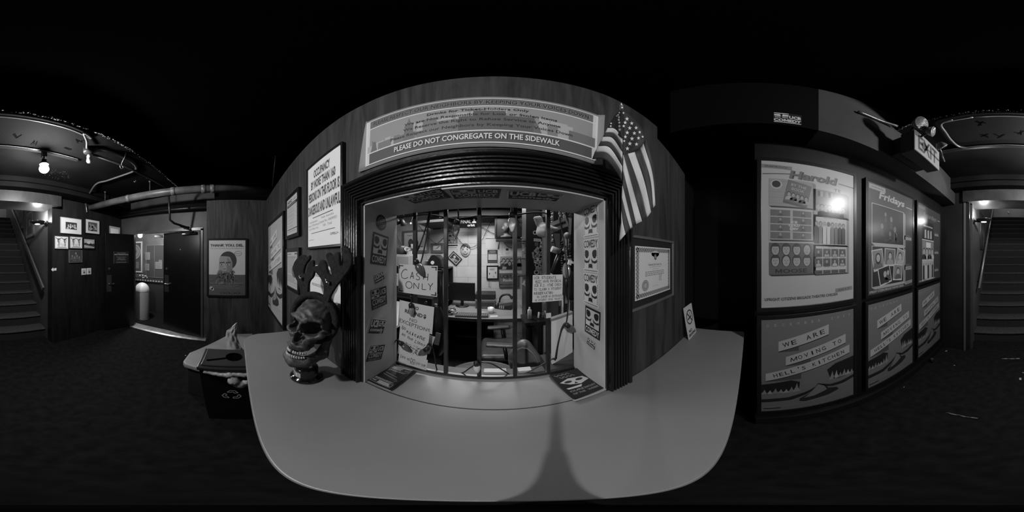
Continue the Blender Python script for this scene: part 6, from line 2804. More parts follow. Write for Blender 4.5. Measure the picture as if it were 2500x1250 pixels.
gsheet('waiting_sign', 'hand written no waiting in the lobby sheet with scribbled drawing', (974, 800, 1045, 876), .5805, waiting, tilt=5)


def dosign(a, w, h):
    a.hand('Sure we', -w * .27, h * .05, w * .36, h * .30, .05, rot=R(-3), seed=2)
    a.text('DO', w * .02, h * .02, w * .16, h * .46, .03, 0)
    a.rect(w * .02, -h * .28, w * .16, h * .04, .03)
    a.hand('Love You!', w * .29, -h * .08, w * .32, h * .30, .05, rot=R(-5), seed=5)


gsheet('paper_strip', 'hand written paper strip at the foot of the left bar', (974, 868, 1043, 894), .579, dosign, tilt=6)
gsheet('blank_card', 'plain grey card tucked behind the no waiting sheet', (1010, 812, 1056, 858), .606, None, bg=.36, tilt=14)


def students(a, w, h):
    k = .02
    rows = (('UCB STUDENTS', -.10, .40, .74, .105), ('MUST HAVE PHYSICAL', .02, .27, .88, .10), ('UCB I.D. (THE CARD)', .0, .125, .92, .10), ('TO CLAIM A STUDENT', .0, -.02, .92, .095),
            ('RESERVATIN-', -.12, -.165, .68, .105), ('NO CARD! NO ENTRANCE', .06, -.30, .84, .085), ('AS STUDENT (FOR TICKET)', .03, -.42, .92, .075))
    for i, (s, x, z, ww, hh) in enumerate(rows):
        a.hand(s, w * x, h * z, w * ww, h * hh, k, .015, jit=.10, seed=i + 3)
    a.rect(-w * .30, h * .205, w * .20, h * .012, k)


gsheet('student_sign', 'hand lettered student reservation notice taped across the right bar', (1300, 671, 1373, 736), .580, students, bg=.52, tilt=1)
gsheet('tape_piece', 'short piece of pale tape round the right bar', (1333, 764, 1345, 776), .582, None, bg=.45)

# --- fat coloured-bulb strings over the grille ----------------------------------------------------------------------


def cord_pts(lst, y):
    return [Vector((onY(u, v, yy if (yy := (q[0] if q else y)) else y)[0], yy, onY(u, v, yy)[1])) for (u, v, *q) in lst]


wire = G(.012, .45)


def big_bulb(parent, u, v, y, ang, g, s=1.0, rough=.25):
    """Fat pine-cone bulb with socket; ang is the roll from hanging straight down."""
    x_, z_ = onY(u, v, y)
    M = Matrix.Rotation(R(ang), 3, 'Y')
    mm = MB()
    mm.lathe([(0, -.046 * s), (.006 * s, -.042 * s), (.012 * s, -.028 * s), (.0165 * s, -.010 * s), (.0165 * s, .002 * s), (.012 * s, .013 * s), (.010 * s, .016 * s), (0, .016 * s)], bulb_mat(g), 20, (x_, y, z_), M)
    b_ = mm.build('bulb', parent, world=True)
    mm = MB()
    mm.lathe([(0, .012 * s), (.013 * s, .012 * s), (.013 * s, .030 * s), (.011 * s, .036 * s), (.006 * s, .040 * s), (0, .042 * s)], G(.012, .4), 16, (x_, y, z_), M)
    so = mm.build('socket', b_)
    so.location = -Vector(parent.location)
    return b_


t = thing('bulb_string', 'upper string of fat lamp bulbs on black cord looped over the bars', 'string lights', (-.05, .61, 1.74))
m = MB()
for L_, y_ in (([(958, 533), (985, 529), (1020, 525), (1048, 524), (1085, 530), (1108, 534), (1140, 531), (1170, 527), (1215, 527), (1262, 524), (1300, 519), (1340, 520)], .622),
               ([(1049, 506), (1047, 524), (1040, 555), (1030, 585), (1020, 610), (1012, 628), (1010, 642), (1018, 646)], .612),
               ([(1053, 506), (1050, 524), (1044, 558), (1039, 590), (1034, 615), (1030, 632), (1026, 645)], .610),
               ([(1116, 506), (1119, 520), (1118, 532), (1113, 545)], .618), ([(1249, 500), (1249, 520), (1247, 531)], .600)):
    m = MB()
    m.tube(spline(cord_pts(L_, y_), 5), .0032, wire, 8)
    m.build('cord', t, world=True)
big_bulb(t, 1114, 556, .616, 4, .25, .86)
tag(big_bulb(t, 1250, 540, .574, 0, .8, .86), 'pale glossy bulb')
big_bulb(t, 1022, 652, .566, -28, .10, .9)
t = thing('bulb_string', 'lower string of fat lamp bulbs trailing along the bottom of the grille', 'string lights', (0, .60, 1.1))
m = MB()
for L_, y_ in (([(1003, 722), (1004, 735), (1003, 746)], .575), ([(958, 858), (964, 835), (972, 830), (978, 836)], .578), ([(964, 832), (968, 860), (975, 880)], .60),
               ([(1046, 838), (1056, 850), (1062, 875), (1066, 900), (1075, 912)], .602), ([(1046, 838), (1042, 846)], .58),
               ([(1160, 890), (1145, 900), (1130, 910), (1110, 915)], .60), ([(1170, 884), (1200, 888), (1230, 905), (1255, 918), (1290, 908), (1320, 892), (1345, 878), (1357, 878)], .604),
               ([(1358, 876), (1362, 845), (1370, 810), (1378, 795), (1384, 782), (1387, 750), (1389, 710), (1387, 675), (1383, 640), (1378, 600), (1372, 560), (1365, 530)], .612),
               ([(1355, 880), (1360, 850), (1368, 815), (1372, 800), (1380, 788), (1390, 798)], .606)):
    m = MB()
    m.tube(spline(cord_pts(L_, y_), 5), .0030, wire, 8)
    m.build('cord', t, world=True)
big_bulb(t, 1004, 756, .568, -6, .25, .72)
big_bulb(t, 987, 846, .566, -52, .10, .8)
big_bulb(t, 1034, 858, .566, 38, .10, .8)
tag(big_bulb(t, 1164, 896, .575, -4, .8, .8), 'pale glossy bulb')
big_bulb(t, 1392, 800, .560, -42, .08, .8)

# ================================================================== INSIDE THE BOOTH: BACK WALL
YK = 2.848
FB = ('F', YK)


def bwall(u0, v0, u1, v1, y=YK):
    um, vm = (u0 + u1) / 2, (v0 + v1) / 2
    x0, x1 = onY(u0, vm, y)[0], onY(u1, vm, y)[0]
    z0, z1 = onY(um, v0, y)[1], onY(um, v1, y)[1]
    return (x0 + x1) / 2, (z0 + z1) / 2, abs(x1 - x0), abs(z0 - z1)


def bframe(name, lab, cat, q, art, fw, fg, bg, tilt=0.0, depth=.03, group=None):
    x, z, w, h = bwall(*q)
    return framed(name, lab, cat, FB, x, z, w, h, art, fw=fw, fg=fg, depth=depth, bg=bg, tilt=tilt, group=group)


def bsheet(name, lab, cat, q, art, bg, tilt=0.0, y=YK):
    x, z, w, h = bwall(*q, y=y)
    o_ = sheet(name, lab, cat, ('F', y), x, z, w, h, art, bg=bg, tilt=tilt, thick=.002)
    return o_


def shapeup(a, w, h):
    a.text('Shape Up', -w * .18, h * .34, w * .36, h * .08, .05, .02)
    for x, s, g in ((-.20, .62, .05), (.06, .50, .10)):
        a.person(w * x, -h * .16, h * s, .12, .03, g, long=True)
    a.ell(w * .26, -h * .30, w * .10, h * .03, .1, 14)
    for k in range(4):
        a.rect(w * .30, -h * (.05 + .06 * k), w * .14, h * .02, .15)


bframe('framed_poster', 'framed vintage poster with two small figures on the booth wall', 'poster', (984, 562, 1048, 617), shapeup, .045, .16, .62)


def bird(a, w, h):
    a.rect(0, 0, w * .86, h * .84, .6)
    a.L += 1
    a.poly([(-w * .36, -h * .34), (-w * .10, -h * .06), (w * .06, h * .16), (w * .20, h * .34), (w * .30, h * .30), (w * .26, h * .10), (w * .08, -h * .12), (-w * .14, -h * .24)], .2)
    a.ell(w * .24, h * .28, w * .08, h * .10, .12, 12)
    a.poly([(w * .30, h * .32), (w * .42, h * .26), (w * .30, h * .22)], .05)
    a.line((-w * .4, -h * .1), (w * .4, -h * .32), w * .02, .1)


bframe('framed_picture', 'small framed drawing of a bird on the booth wall', 'picture', (1053, 594, 1083, 617), bird, .045, .12, .5)
bsheet('wall_plaque', 'narrow dark plaque high on the booth wall', 'plaque', (1057, 554, 1076, 560), None, .015)


def showbill(a, w, h):
    a.rect(0, h * .12, w * .96, h * .70, .14)
    a.L += 1
    rn = random.Random(6)
    for k in range(26):
        a.ell(w * rn.uniform(-.42, .42), h * rn.uniform(-.16, .44), w * .08, h * .05, rn.choice((.03, .3, .2, .08)), 8)
    a.rect(0, -h * .31, w * .96, h * .07, .015)
    a.text('THE SHOWS', 0, -h * .31, w * .6, h * .035, .5, .02)
    a.lines(0, -h * .42, w * .8, h * .06, 1, .05, ragged=.02)


bsheet('show_poster', 'busy show poster with caption strip behind the second bar', 'poster', (1092, 562, 1118, 608), showbill, .5)


def tiltphoto(a, w, h):
    a.rect(0, 0, w * .94, h * .90, .5)
    a.L += 1
    a.rect(0, 0, w * .86, h * .80, .03)
    a.L += 1
    a.ell(-w * .12, h * .14, w * .12, h * .16, .5, 14)
    a.poly([(-w * .3, -h * .38), (-w * .05, h * .0), (w * .38, h * .04), (w * .40, -h * .08), (w * .08, -h * .12), (w * .1, -h * .38)], .32)
    a.ell(w * .2, -h * .2, w * .14, h * .12, .2, 12)


x, z, w, h = bwall(1092, 611, 1130, 651)
framed('framed_picture', 'framed photo hung sharply tilted on the booth wall', 'picture', FB, x, z, .215, .165, tiltphoto, fw=.014, fg=.008, depth=.02, bg=.4, tilt=R(42))

# printed face mask: a dished oval with hair, brows, eyes, nose and smile
x, z, w, h = bwall(1124, 594, 1149, 628)
t = thing('face_mask', 'smiling printed face mask with dark hair pinned to the booth wall', 'mask', (x, YK - .004, z))


def dish(px, pz):
    r2 = (px / (w * .5)) ** 2 + (pz / (h * .5)) ** 2
    return -.035 * max(0, 1 - r2) - .003


m = MB()
NR, NA = 8, 36


def outline(a_):
    c_, s_ = math.cos(a_), math.sin(a_)
    return w * .5 * c_ * (1 if s_ > 0 else 1 - .22 * s_ * s_), h * .5 * s_


vs_ = [(0, dish(0, 0), 0)]
for r_ in range(1, NR + 1):
    for k in range(NA):
        ox, oz = outline(2 * math.pi * k / NA)
        f = r_ / NR
        vs_.append((ox * f, dish(ox * f, oz * f), oz * f))
fs = [(0, 1 + k, 1 + (k + 1) % NA) for k in range(NA)]
for r_ in range(NR - 1):
    fs += [(1 + r_ * NA + k, 1 + r_ * NA + (k + 1) % NA, 1 + (r_ + 1) * NA + (k + 1) % NA, 1 + (r_ + 1) * NA + k) for k in range(NA)]
m.add(vs_, fs, G(.50, .5), True)
m.build('face', t, solid=.002)


def on_mask(build_fn, name):
    a_ = Art()
    build_fn(a_)
    a_.v = [(p[0], dish(p[0], p[2]) - .0035 + p[1], p[2]) for p in a_.v]
    a_.build(name, t, fix=False)


def hairf(a):
    out = [outline(R(d_)) for d_ in range(12, 169, 6)]
    for (x0, z0), (x1, z1) in zip(out, out[1:]):
        zi = h * .22
        a.poly([(x0 * .99, z0 * .99), (x1 * .99, z1 * .99), (x1 * .8, min(z1, zi + h * .04 * math.sin(x1 * 90))), (x0 * .8, min(z0, zi + h * .04 * math.sin(x0 * 90)))], .04)


def facef(a):
    for s in (-1, 1):
        a.ell(s * w * .20, h * .05, w * .12, h * .055, .6, 14)
        a.L = 1
        a.ell(s * w * .20, h * .045, w * .055, h * .05, .02, 12)
        a.strokes([(s * w * .08, h * .15), (s * w * .2, h * .18), (s * w * .34, h * .13)], h * .022, .03)
        a.strokes([(s * w * .07, h * .07), (s * w * .2, h * .11), (s * w * .33, h * .06)], h * .018, .02)
        a.L = 0
    a.poly([(-w * .02, -h * .06), (w * .08, -h * .13), (-w * .06, -h * .13)], .06)
    a.poly([(-w * .28, -h * .20), (-w * .05, -h * .23), (w * .26, -h * .17), (w * .12, -h * .33), (-w * .10, -h * .33)], .04)
    a.L = 1
    a.poly([(-w * .20, -h * .22), (-w * .04, -h * .25), (w * .20, -h * .20), (w * .08, -h * .28), (-w * .10, -h * .28)], .65)


on_mask(hairf, 'hair')
on_mask(facef, 'features')


def orbit(a, w, h):
    a.text('FINAL', -w * .12, h * .12, w * .56, h * .36, .42, .0)
    a.text('orbit', w * .16, -h * .26, w * .40, h * .26, .5, .02)
    a.person(w * .32, h * .20, h * .5, .4, .1, .4)


x, z, w, h = bwall(1121, 532, 1166, 556, 2.6)
t = thing('hanging_sign', 'black hanging sign with pale lettering below the booth beam', 'sign', (x, 2.6, z))
m = MB()
m.box((0, 0, 0), (w, .02, h), G(.006, .9, spec=.05))
m.build('board', t, bevel=.002)
a = Art(y=-.0105)
a.L = 1
orbit(a, w, h)
a.build('lettering', t, fix=False)
for s in (-1, 1):
    m = MB()
    m.tube([(s * w * .32, 0, h * .5), (s * w * .32, 0, 2.2 - z)], .006, BLACK)
    m.build('hanger', t)
bsheet('paper_sheet', 'large blank paper sheet pinned high on the booth wall', 'paper', (1177, 551, 1208, 583), lambda a, w, h: [a.rect(0, h * (.3 - .18 * k), w, h * .006, .3) for k in range(4)], .56)
bsheet('torn_paper', 'torn curling paper sheet below the blank sheet on the booth wall', 'paper', (1186, 582, 1219, 608), lambda a, w, h: a.poly([(w * .38, -h * .5), (w * .5, -h * .5), (w * .5, h * .3), (w * .42, -h * .1)], .05), .50, tilt=R(2))


def flyerart(a, w, h):
    a.rect(0, 0, w * .92, h * .94, .015)
    a.L += 1
    a.ring(0, h * .36, w * .3, h * .05, h * .02, .5)
    a.lines(0, h * .24, w * .8, h * .08, 2, .35)
    a.rect(0, -h * .05, w * .78, h * .42, .42)
    a.lines(0, -h * .36, w * .84, h * .05, 1, .3, ragged=.02)


bsheet('flyer', 'black and white flyer with pale box pinned to the booth wall', 'flyer', (1189, 609, 1216, 643), flyerart, .55)
bframe('framed_document', 'black framed award sheet below the flyer on the booth wall', 'document', (1188, 648, 1217, 682), lambda a, w, h: (a.lines(0, h * .28, w * .6, h * .2, 3, .05), a.rect(-w * .32, -h * .1, w * .1, h * .16, .05), a.rect(w * .32, -h * .02, w * .1, h * .16, .05), a.text('2', w * .1, -h * .34, w * .1, h * .12, .02, .03)), .022, .01, .5)
bsheet('paper_strip', 'narrow ticket strip hanging under the framed award sheet', 'paper', (1191, 684, 1199, 701), lambda a, w, h: a.lines(0, 0, w * .7, h * .9, 6, .1), .5)
bsheet('note', 'small printed note with dark square on the booth wall', 'paper', (1231, 605, 1249, 624), lambda a, w, h: (a.rect(-w * .1, h * .28, w * .36, h * .28, .02), a.lines(0, -h * .2, w * .8, h * .4, 4, .3)), .55)


def grouppic(a, w, h):
    a.rect(0, 0, w, h, .22)
    a.L += 1
    for q in range(10):
        a.L = 2 + q % 5 * 4
        a.person(w * (-.42 + .092 * q), h * (.05 if q % 2 else -.14), h * .62, .3, .015, (.02, .05, .3, .015)[q % 4])
    a.rect(w * .40, 0, w * .2, h, .2)


bsheet('group_poster', 'group portrait poster pinned behind the fourth bar', 'poster', (1221, 626, 1272, 659), grouppic, .3)


def radio(a, w, h):
    a.text('UCB', -w * .22, h * .28, w * .46, h * .28, .02, .05)
    a.L += 1
    emblem(a, w * .20, h * .28, w * .36, h * .28, .02)
    a.text('Radio', -w * .02, -h * .0, w * .56, h * .20, .4, .05)
    a.text('SiriusXM', -w * .04, -h * .34, w * .74, h * .13, .02, .03)
    a.ell(-w * .44, -h * .34, w * .04, h * .06, .02, 12)


bframe('radio_sign', 'grey radio station sign low on the booth wall behind the fourth bar', 'sign', (1218, 667, 1265, 700), radio, .006, .06, .13)

# mini string lights scalloped over the wall
t = thing('fairy_lights', 'thin strand of tiny bulbs looped across the booth wall', 'string lights', (0, 2.8, 1.9))
rn = random.Random(21)
paths = [[(962, 541), (965, 560), (970, 578), (978, 595), (984, 603)], [(1020, 547), (1030, 560), (1040, 574), (1054, 587), (1066, 594), (1075, 588), (1085, 578), (1095, 556), (1105, 565), (1118, 582), (1130, 596), (1150, 604), (1165, 597), (1178, 584), (1188, 562), (1200, 540)],
         [(1176, 554), (1200, 568), (1222, 576), (1228, 580), (1232, 594), (1245, 605), (1258, 598), (1270, 580)]]
m = MB()
mb = MB()
for P_ in paths:
    sp_ = spline(cord_pts(P_, 2.805), 6)
    m.tube(sp_, .0045, G(.03, .5), 5)
    for q in sp_[::4]:
        e_ = q + Vector((rn.uniform(-.02, .02), -.008, rn.uniform(-.03, .03)))
        mb.tube([q, e_], [.004, .006], G(.35, .2), 5)
m.build('wire', t, world=True)
tag(mb.build('tiny_bulbs', t, world=True), 'tiny clear bulbs', kind='stuff')
for u, v, lab in ((962, 548, 'lit'), (1003, 545, 'lit')):
    m = MB()
    x_, z_ = onY(u, v, 2.2)
    m.ball((x_, 2.2, z_), .011, emit(12), 10, 8)
    m.tube([(x_, 2.2, z_), (x_ + .02, 2.25, z_ + .15), (x_, 2.3, 2.37)], .004, G(.1, .5), 6)
    tag(m.build('mini_bulb'), 'tiny lit bulb glowing at the ' + ('far left edge of the booth view' if u < 990 else 'left of the first bar, hanging on its wire'), 'bulb')
# spotlight cluster and dark shelf at upper left
t = thing('spot_lamp', 'black clip-on spot lamps under the booth ceiling at far left', 'lamp', (-1.15, 2.0, 2.1))
for u, v, r_ in ((972, 545, .05), (985, 548, .05), (967, 538, .04)):
    x_, z_ = onY(u, v, 2.1)
    m = MB()
    m.lathe([(0, .09), (r_ * .6, .08), (r_, .0), (r_ * .92, -.01), (0, .01)], G(.015, .4), 20, (x_, 2.1, z_), Matrix.Rotation(R(35), 3, 'X'))
    m.tube([(x_, 2.1, z_ + .06), (x_, 2.12, 2.37)], .008, BLACK)
    m.build('lamp_head', t, world=True)
m = MB()
x0, z0 = onY(1022, 530, 2.3)
x1, z1 = onY(1082, 538, 2.3)
m.span((x0, 2.25, z1 - .03), (x1 + .05, 2.79, z1 + .01), G(.03, .5))
m.span((x0, 2.75, z1), (x1 + .05, 2.79, z1 + .2), G(.02, .5))
tag(m.build('high_shelf', bevel=.003), 'dark high shelf near the booth ceiling behind the looped cord', 'shelf')

# dark ceiling box with printed bust
x, z, w, h = bwall(1208, 520, 1284, 577, 2.55)
t = thing('wall_cabinet', 'black wall cabinet hanging under the booth ceiling', 'cabinet', (x, 2.7, z))
m = MB()
m.box((0, 0.0, 0.0), (w, .28, h), G(.008, .4))
m.build('body', t, bevel=.004)
m = MB()
m.box((w * .03, -.142, 0), (.006, .004, h * .96), G(.03, .4))
m.build('door_gap', t)
bxx, bz = onY(1237, 575, 2.30)
t = thing('bust', 'pale head bust looking left in front of the black cabinet', 'bust', (bxx, 2.36, bz))


def bust(X, Y, Z):
    d_ = sE(X, Y, Z, (-.005, 0, .17), (.065, .085, .10))
    d_ = sU(d_, sE(X, Y, Z, (-.03, -.01, .125), (.045, .055, .05)), .02)
    d_ = sU(d_, sC(X, Y, Z, (.0, .01, .02), (0, .01, .12), .05, .042), .02)
    d_ = sU(d_, sE(X, Y, Z, (0, .01, -.0), (.11, .07, .035)), .03)
    d_ = sU(d_, sC(X, Y, Z, (-.062, -.03, .175), (-.078, -.035, .145), .010, .014), .01)
    d_ = sS(d_, sE(X, Y, Z, (-.055, -.062, .18), (.016, .014, .012)), .008)
    d_ = sS(d_, sE(X, Y, Z, (-.060, -.04, .112), (.018, .022, .005)), .006)
    d_ = sU(d_, sE(X, Y, Z, (.02, -.078, .165), (.014, .012, .022)), .006)
    return d_


v_, q_ = sdf_mesh(bust, (-.13, -.11, -.05), (.13, .11, .29), .009)
m = MB()
m.add([(a_ * .8, b_ * .8, c_ * .8 - .012) for a_, b_, c_ in v_], q_, G(.045, .6, mottle=.5, scale=30), True)
m.build('head', t)
m = MB()
m.box((0.02, 0.03, -.062), (.34, .28, .02), G(.012, .5))
for sx_ in (-.14, .16):
    m.cyl((sx_, .15, -.062), (sx_, .15, 2.378 - bz), .006, BLACK)
m.build('shelf_plate', t)
for (u0, v0, u1, v1, tl, lab) in ((1274, 521, 1299, 536, 38, 'upper tilted lettered board hanging above the stickered cabinet'), (1278, 532, 1300, 548, 38, 'lower tilted lettered board hanging above the stickered cabinet')):
    x, z, w, h = bwall(u0, v0, u1, v1, 1.5)
    sheet('hanging_board', lab, 'sign', ('F', 1.5), x, z, .17, .055, lambda a, w, h: a.lines(0, 0, w * .85, h * .6, 2, .45), bg=.10, tilt=R(-tl), thick=.006)

# ================================================================== BOOTH FURNITURE
wood = wood_mat('desk_top', .16, .26, stretch=(.6, 5, 5), rough=.35)
t = thing('desk', 'wide wood topped desk against the back of the booth', 'desk', (-.2, 2.42, 0))
m = MB()
m.span((-.705, 2.02, .725), (.43, 2.82, .755), wood)
m.build('desk_top', t, world=True, bevel=.004)
m = MB()
m.span((-.705, 2.012, .715), (.43, 2.022, .757), G(.04, .4))
m.build('front_edge', t, world=True)
m = MB()
m.span((.0, 2.12, .04), (.40, 2.80, .72), G(.26, .45))
dr = m.build('drawer_pedestal', t, world=True, bevel=.003)
for k in range(3):
    m = MB()
    m.span((.01, 2.105, .06 + .22 * k), (.39, 2.12, .26 + .22 * k), G(.30, .45))
    d_ = m.build('drawer', dr)
    d_.location = -Vector(t.location)
    m = MB()
    m.span((.15, 2.09, .15 + .22 * k), (.25, 2.105, .17 + .22 * k), CHROME)
    h_ = m.build('drawer_pull', d_)
m = MB()
m.span((-.70, 2.1, .0), (-.66, 2.8, .725), G(.02, .5))
m.build('side_panel', t, world=True)
m = MB()
m.span((-.66, 2.74, .1), (.0, 2.76, .72), G(.012, .5))
m.build('back_panel', t, world=True)
x, z = onY(1115, 745, 2.5)
t = thing('monitor', 'black flat monitor standing on the desk behind the second bar', 'monitor', (-.50, 2.55, .756))
m = MB()
m.box((0, 0, .245), (.42, .035, .30), G(.010, .25))
m.build('screen', t, bevel=.006)
m = MB()
m.box((0, .02, .07), (.05, .02, .12), BLACK)
m.lathe([(0, .0), (.11, .0), (.105, .012), (0, .014)], BLACK, 24, (0, .02, 0))
m.build('stand', t)
t = thing('keyboard', 'grey keyboard lying on the desk in front of the monitor', 'keyboard', (-.285, 2.13, .756), (0, 0, R(4)))
m = MB()
m.box((0, 0, .010), (.43, .15, .020), G(.03, .5))
m.build('case', t, bevel=.004)
m = MB()
for r_ in range(5):
    for c_ in range(15):
        m.box((-.19 + .027 * c_ + .004 * r_, -.055 + .027 * r_, .023), (.021, .021, .008), G(.16, .5))
tag(m.build('keys', t), 'rows of small keys', kind='stuff')
t = thing('printer', 'grey box printer on the desk behind the third bar', 'printer', (-.125, 2.60, .756))
m = MB()
m.box((0, 0, .07), (.30, .30, .14), G(.09, .45))
m.build('body', t, bevel=.01)
m = MB()
m.box((0, .02, .185), (.32, .26, .085), G(.015, .5))
m.build('top_tray', t, bevel=.008)
m = MB()
m.box((0, -.153, .08), (.26, .006, .05), G(.03, .5))
m.build('paper_slot', t)
for k in range(8):
    pass
x, y = onZ(1198, 764, .757)
t = thing('mug', 'white mug standing on the desk right of the third bar', 'mug', (x, y, .756))
m = MB()
m.lathe([(0, .001), (.030, .001), (.036, .006), (.044, .085), (.041, .085), (.033, .010), (0, .009)], G(.6, .25), 28)
m.build('cup', t)
m = MB()
m.tube([(.040 + .022 * math.sin(R(20 * k)), 0, .045 + .026 * math.cos(R(20 * k))) for k in range(10)], .005, G(.6, .25), 8)
m.build('handle', t)
x, y = onZ(1236, 752, .757)
t = thing('desk_phone', 'black desk phone with curled handset by the fourth bar', 'telephone', (x - .01, y + .02, .756), (0, 0, R(-20)))
m = MB()
m.prism([(-.11, 0), (.11, 0), (.11, .08), (-.11, .03)], -.10, .10, G(.012, .35))
m.build('base', t, bevel=.006)
m = MB()
m.tube(spline([(-.10, -.03, .10), (-.05, -.03, .20), (.05, -.03, .23), (.12, -.03, .17)], 6), [.022] * 2 + [.016] * 14 + [.024] * 3, G(.012, .3), 12)
m.build('handset', t)
m = MB()
for r_ in range(4):
    for c_ in range(3):
        m.box((-.06 + .03 * c_, -.105, .02 + .012 * r_), (.018, .006, .008), G(.3, .5))
tag(m.build('keypad', t), kind='stuff')
m = MB()
x, y = onZ(1213, 752, .757)
t = thing('pen_cup', 'dark pen cup on the desk beside the phone', 'pen cup', (x, y, .756))
m.lathe([(0, .001), (.035, .001), (.035, .09), (.031, .09), (.031, .006), (0, .005)], G(.02, .4), 20)
m.build('cup', t)
for k in range(4):
    m = MB()
    m.cyl((.008 * math.cos(k * 1.6), .008 * math.sin(k * 1.6), .01), (.028 * math.cos(k * 1.6), .028 * math.sin(k * 1.6), .15), .004, G((.4, .05, .2, .5)[k], .4), n=8)
    m.build('pen', t)
for k, (u, v, lab) in enumerate(((1184, 764, 'pale card lying on the desk left of the mug'), (1206, 772, 'small card lying on the desk in front of the mug'), (1100, 757, 'loose paper on the desk under the keyboard'))):
    x, y = onZ(u, v, .757)
    m = MB()
    m.box((x, y, .7575), (.10, .06, .001), G(.5, .5), Matrix.Rotation(R(25 * k - 20), 3, 'Z'))
    tag(m.build('card'), lab, 'paper')
t = thing('side_table', 'pale side table top at the far left of the booth', 'table', (-1.35, 2.1, 0))
m = MB()
m.span((-1.95, 1.45, .74), (-.99, 2.35, .775), G(.55, .4))
m.build('table_top', t, world=True, bevel=.004)
for x in (-1.9, -1.05):
    for y in (1.5, 2.3):
        m = MB()
        m.cyl((x, y, .001), (x, y, .74), .02, BLACK)
        m.build('leg', t, world=True)

# tall rack on the left with microwave, bowl and mugs
t = thing('storage_rack', 'black storage rack against the left of the back wall', 'rack', (-1.25, 2.6, 0))
rk = G(.010, .5)
m = MB()
for z in (.85, 1.10, 1.392):
    m.span((-1.95, 2.42, z - .02), (-.72, 2.82, z), rk)
m.span((-1.95, 2.80, .5), (-.72, 2.82, 1.39), rk)
m.build('shelves', t, world=True)
for x in (-1.94, -.73):
    for y in (2.43, 2.81):
        m = MB()
        m.span((x - .015, y - .015, .0), (x + .015, y + .015, 1.392), rk)
        m.build('post', t, world=True)
x0, _ = onY(966, 636, 2.45)
x1, _ = onY(1010, 636, 2.45)
_, z1 = onY(988, 621, 2.45)
t = thing('microwave_oven', 'white microwave oven on top of the black rack', 'microwave', ((x0 + x1) / 2, 2.62, 1.3935))
mw, mh = x1 - x0, z1 - 1.393
m = MB()
m.box((0, 0, mh / 2 + .002), (mw, .34, mh - .004), G(.62, .35))
m.build('body', t, bevel=.008)
m = MB()
m.box((-mw * .06, -.174, mh / 2), (mw * .62, .008, mh * .66), G(.36, .25))
m.build('door_window', t, bevel=.004)
m = MB()
m.box((mw * .38, -.173, mh * .5), (mw * .16, .006, mh * .75), G(.45, .4))
m.build('control_panel', t)
tz = 1.3935 + mh + .001
bx_, _ = onY(983, 613, 2.55)
t = thing('basket_bowl', 'oval wooden bowl on the microwave oven', 'bowl', (bx_, 2.58, tz))
m = MB()
sc_ = Matrix.Diagonal(Vector((1.0, .55, 1)))
m.lathe([(0, .001), (.11, .001), (.17, .03), (.205, .10), (.21, .125), (.195, .125), (.16, .04), (.1, .015), (0, .014)], G(.14, .5, mottle=.4, scale=12), 36, (0, 0, 0), sc_)
m.build('bowl', t)
for k, (u, v, tipd, s, lab) in enumerate(((979, 606, 0, .85, 'white mug with dark motif in the wooden bowl'), (995, 606, 72, .9, 'white mug lying on its side at the right of the wooden bowl'), (1004, 601, 10, .8, 'tall white mug behind the tipped mug'))):
    x, z = onY(u, v, 2.50)
    t = thing('mug', lab, 'mug', (x, 2.50 if k == 1 else 2.56, max(z - .04, tz + .045 if k == 1 else tz + .02)), (R(tipd), 0, R(20)))
    m = MB()
    m.lathe([(0, -.0), (.034 * s, .0), (.044 * s, .005), (.046 * s, .10 * s), (.042 * s, .10 * s), (.038 * s, .010), (0, .009)], G(.58, .25), 24)
    m.build('cup', t)
    m = MB()
    m.tube([(.044 * s + .022 * math.sin(R(20 * q)), 0, .05 * s + .026 * math.cos(R(20 * q))) for q in range(10)], .005, G(.58, .25), 8)
    m.build('handle', t)
    if k == 0:
        m = MB()
        m.box((-.01, -.043 * s, .05 * s), (.03, .006, .035), G(.03, .5))
        m.build('motif', t)
x, z = onY(998, 619, 2.46)
m = MB()
m.box((x, 2.48, tz + .03), (.10, .02, .055), G(.55, .5))
tag(m.build('label_card', bevel=.002), 'small white card standing before the bowl on the microwave', 'card')
bsheet('notice', 'white printed page taped to the rack at far left', 'notice', (957, 667, 973, 697), lambda a, w, h: a.lines(w * .1, 0, w * .6, h * .8, 4, .25), .62, y=2.40)
m = MB()
x, z = onY(957, 655, 2.45)
for k in range(9):
    m.ball((x + rn.uniform(-.08, .05), 2.55 + rn.uniform(-.05, .05), 1.42 + rn.uniform(0, .16)), rn.uniform(.02, .04), G(rn.choice((.02, .08, .2)), .6), 8, 6)
tag(m.build('potted_plant'), 'small dark leafy plant on the rack left of the microwave', 'plant')
t = thing('toaster', 'dark curved dome appliance on the rack right of the looped cord', 'appliance', (-.92, 2.54, 1.3935))
m = MB()
m.prism([(-.14, .002), (.14, .002), (.10, .15), (.02, .21), (-.06, .20), (-.12, .1)], -.12, .12, G(.012, .3))
m.build('body', t, bevel=.012)
m = MB()
m.cyl((-.03, -.122, .08), (-.03, -.130, .08), .03, G(.5, .3))
m.build('dial', t)
t = thing('side_hood', 'pale curved paper tray fixed on the booth wall behind the second bar', 'tray', (-1.10, 2.70, 1.42))
m = MB()
m.grid(lambda i, j: (-.13 + .28 * i, .145 - .20 * j, .10 - .11 * i * i - .02 * j), 10, 4, G(.34, .5))
m.build('tray', t, solid=.004)
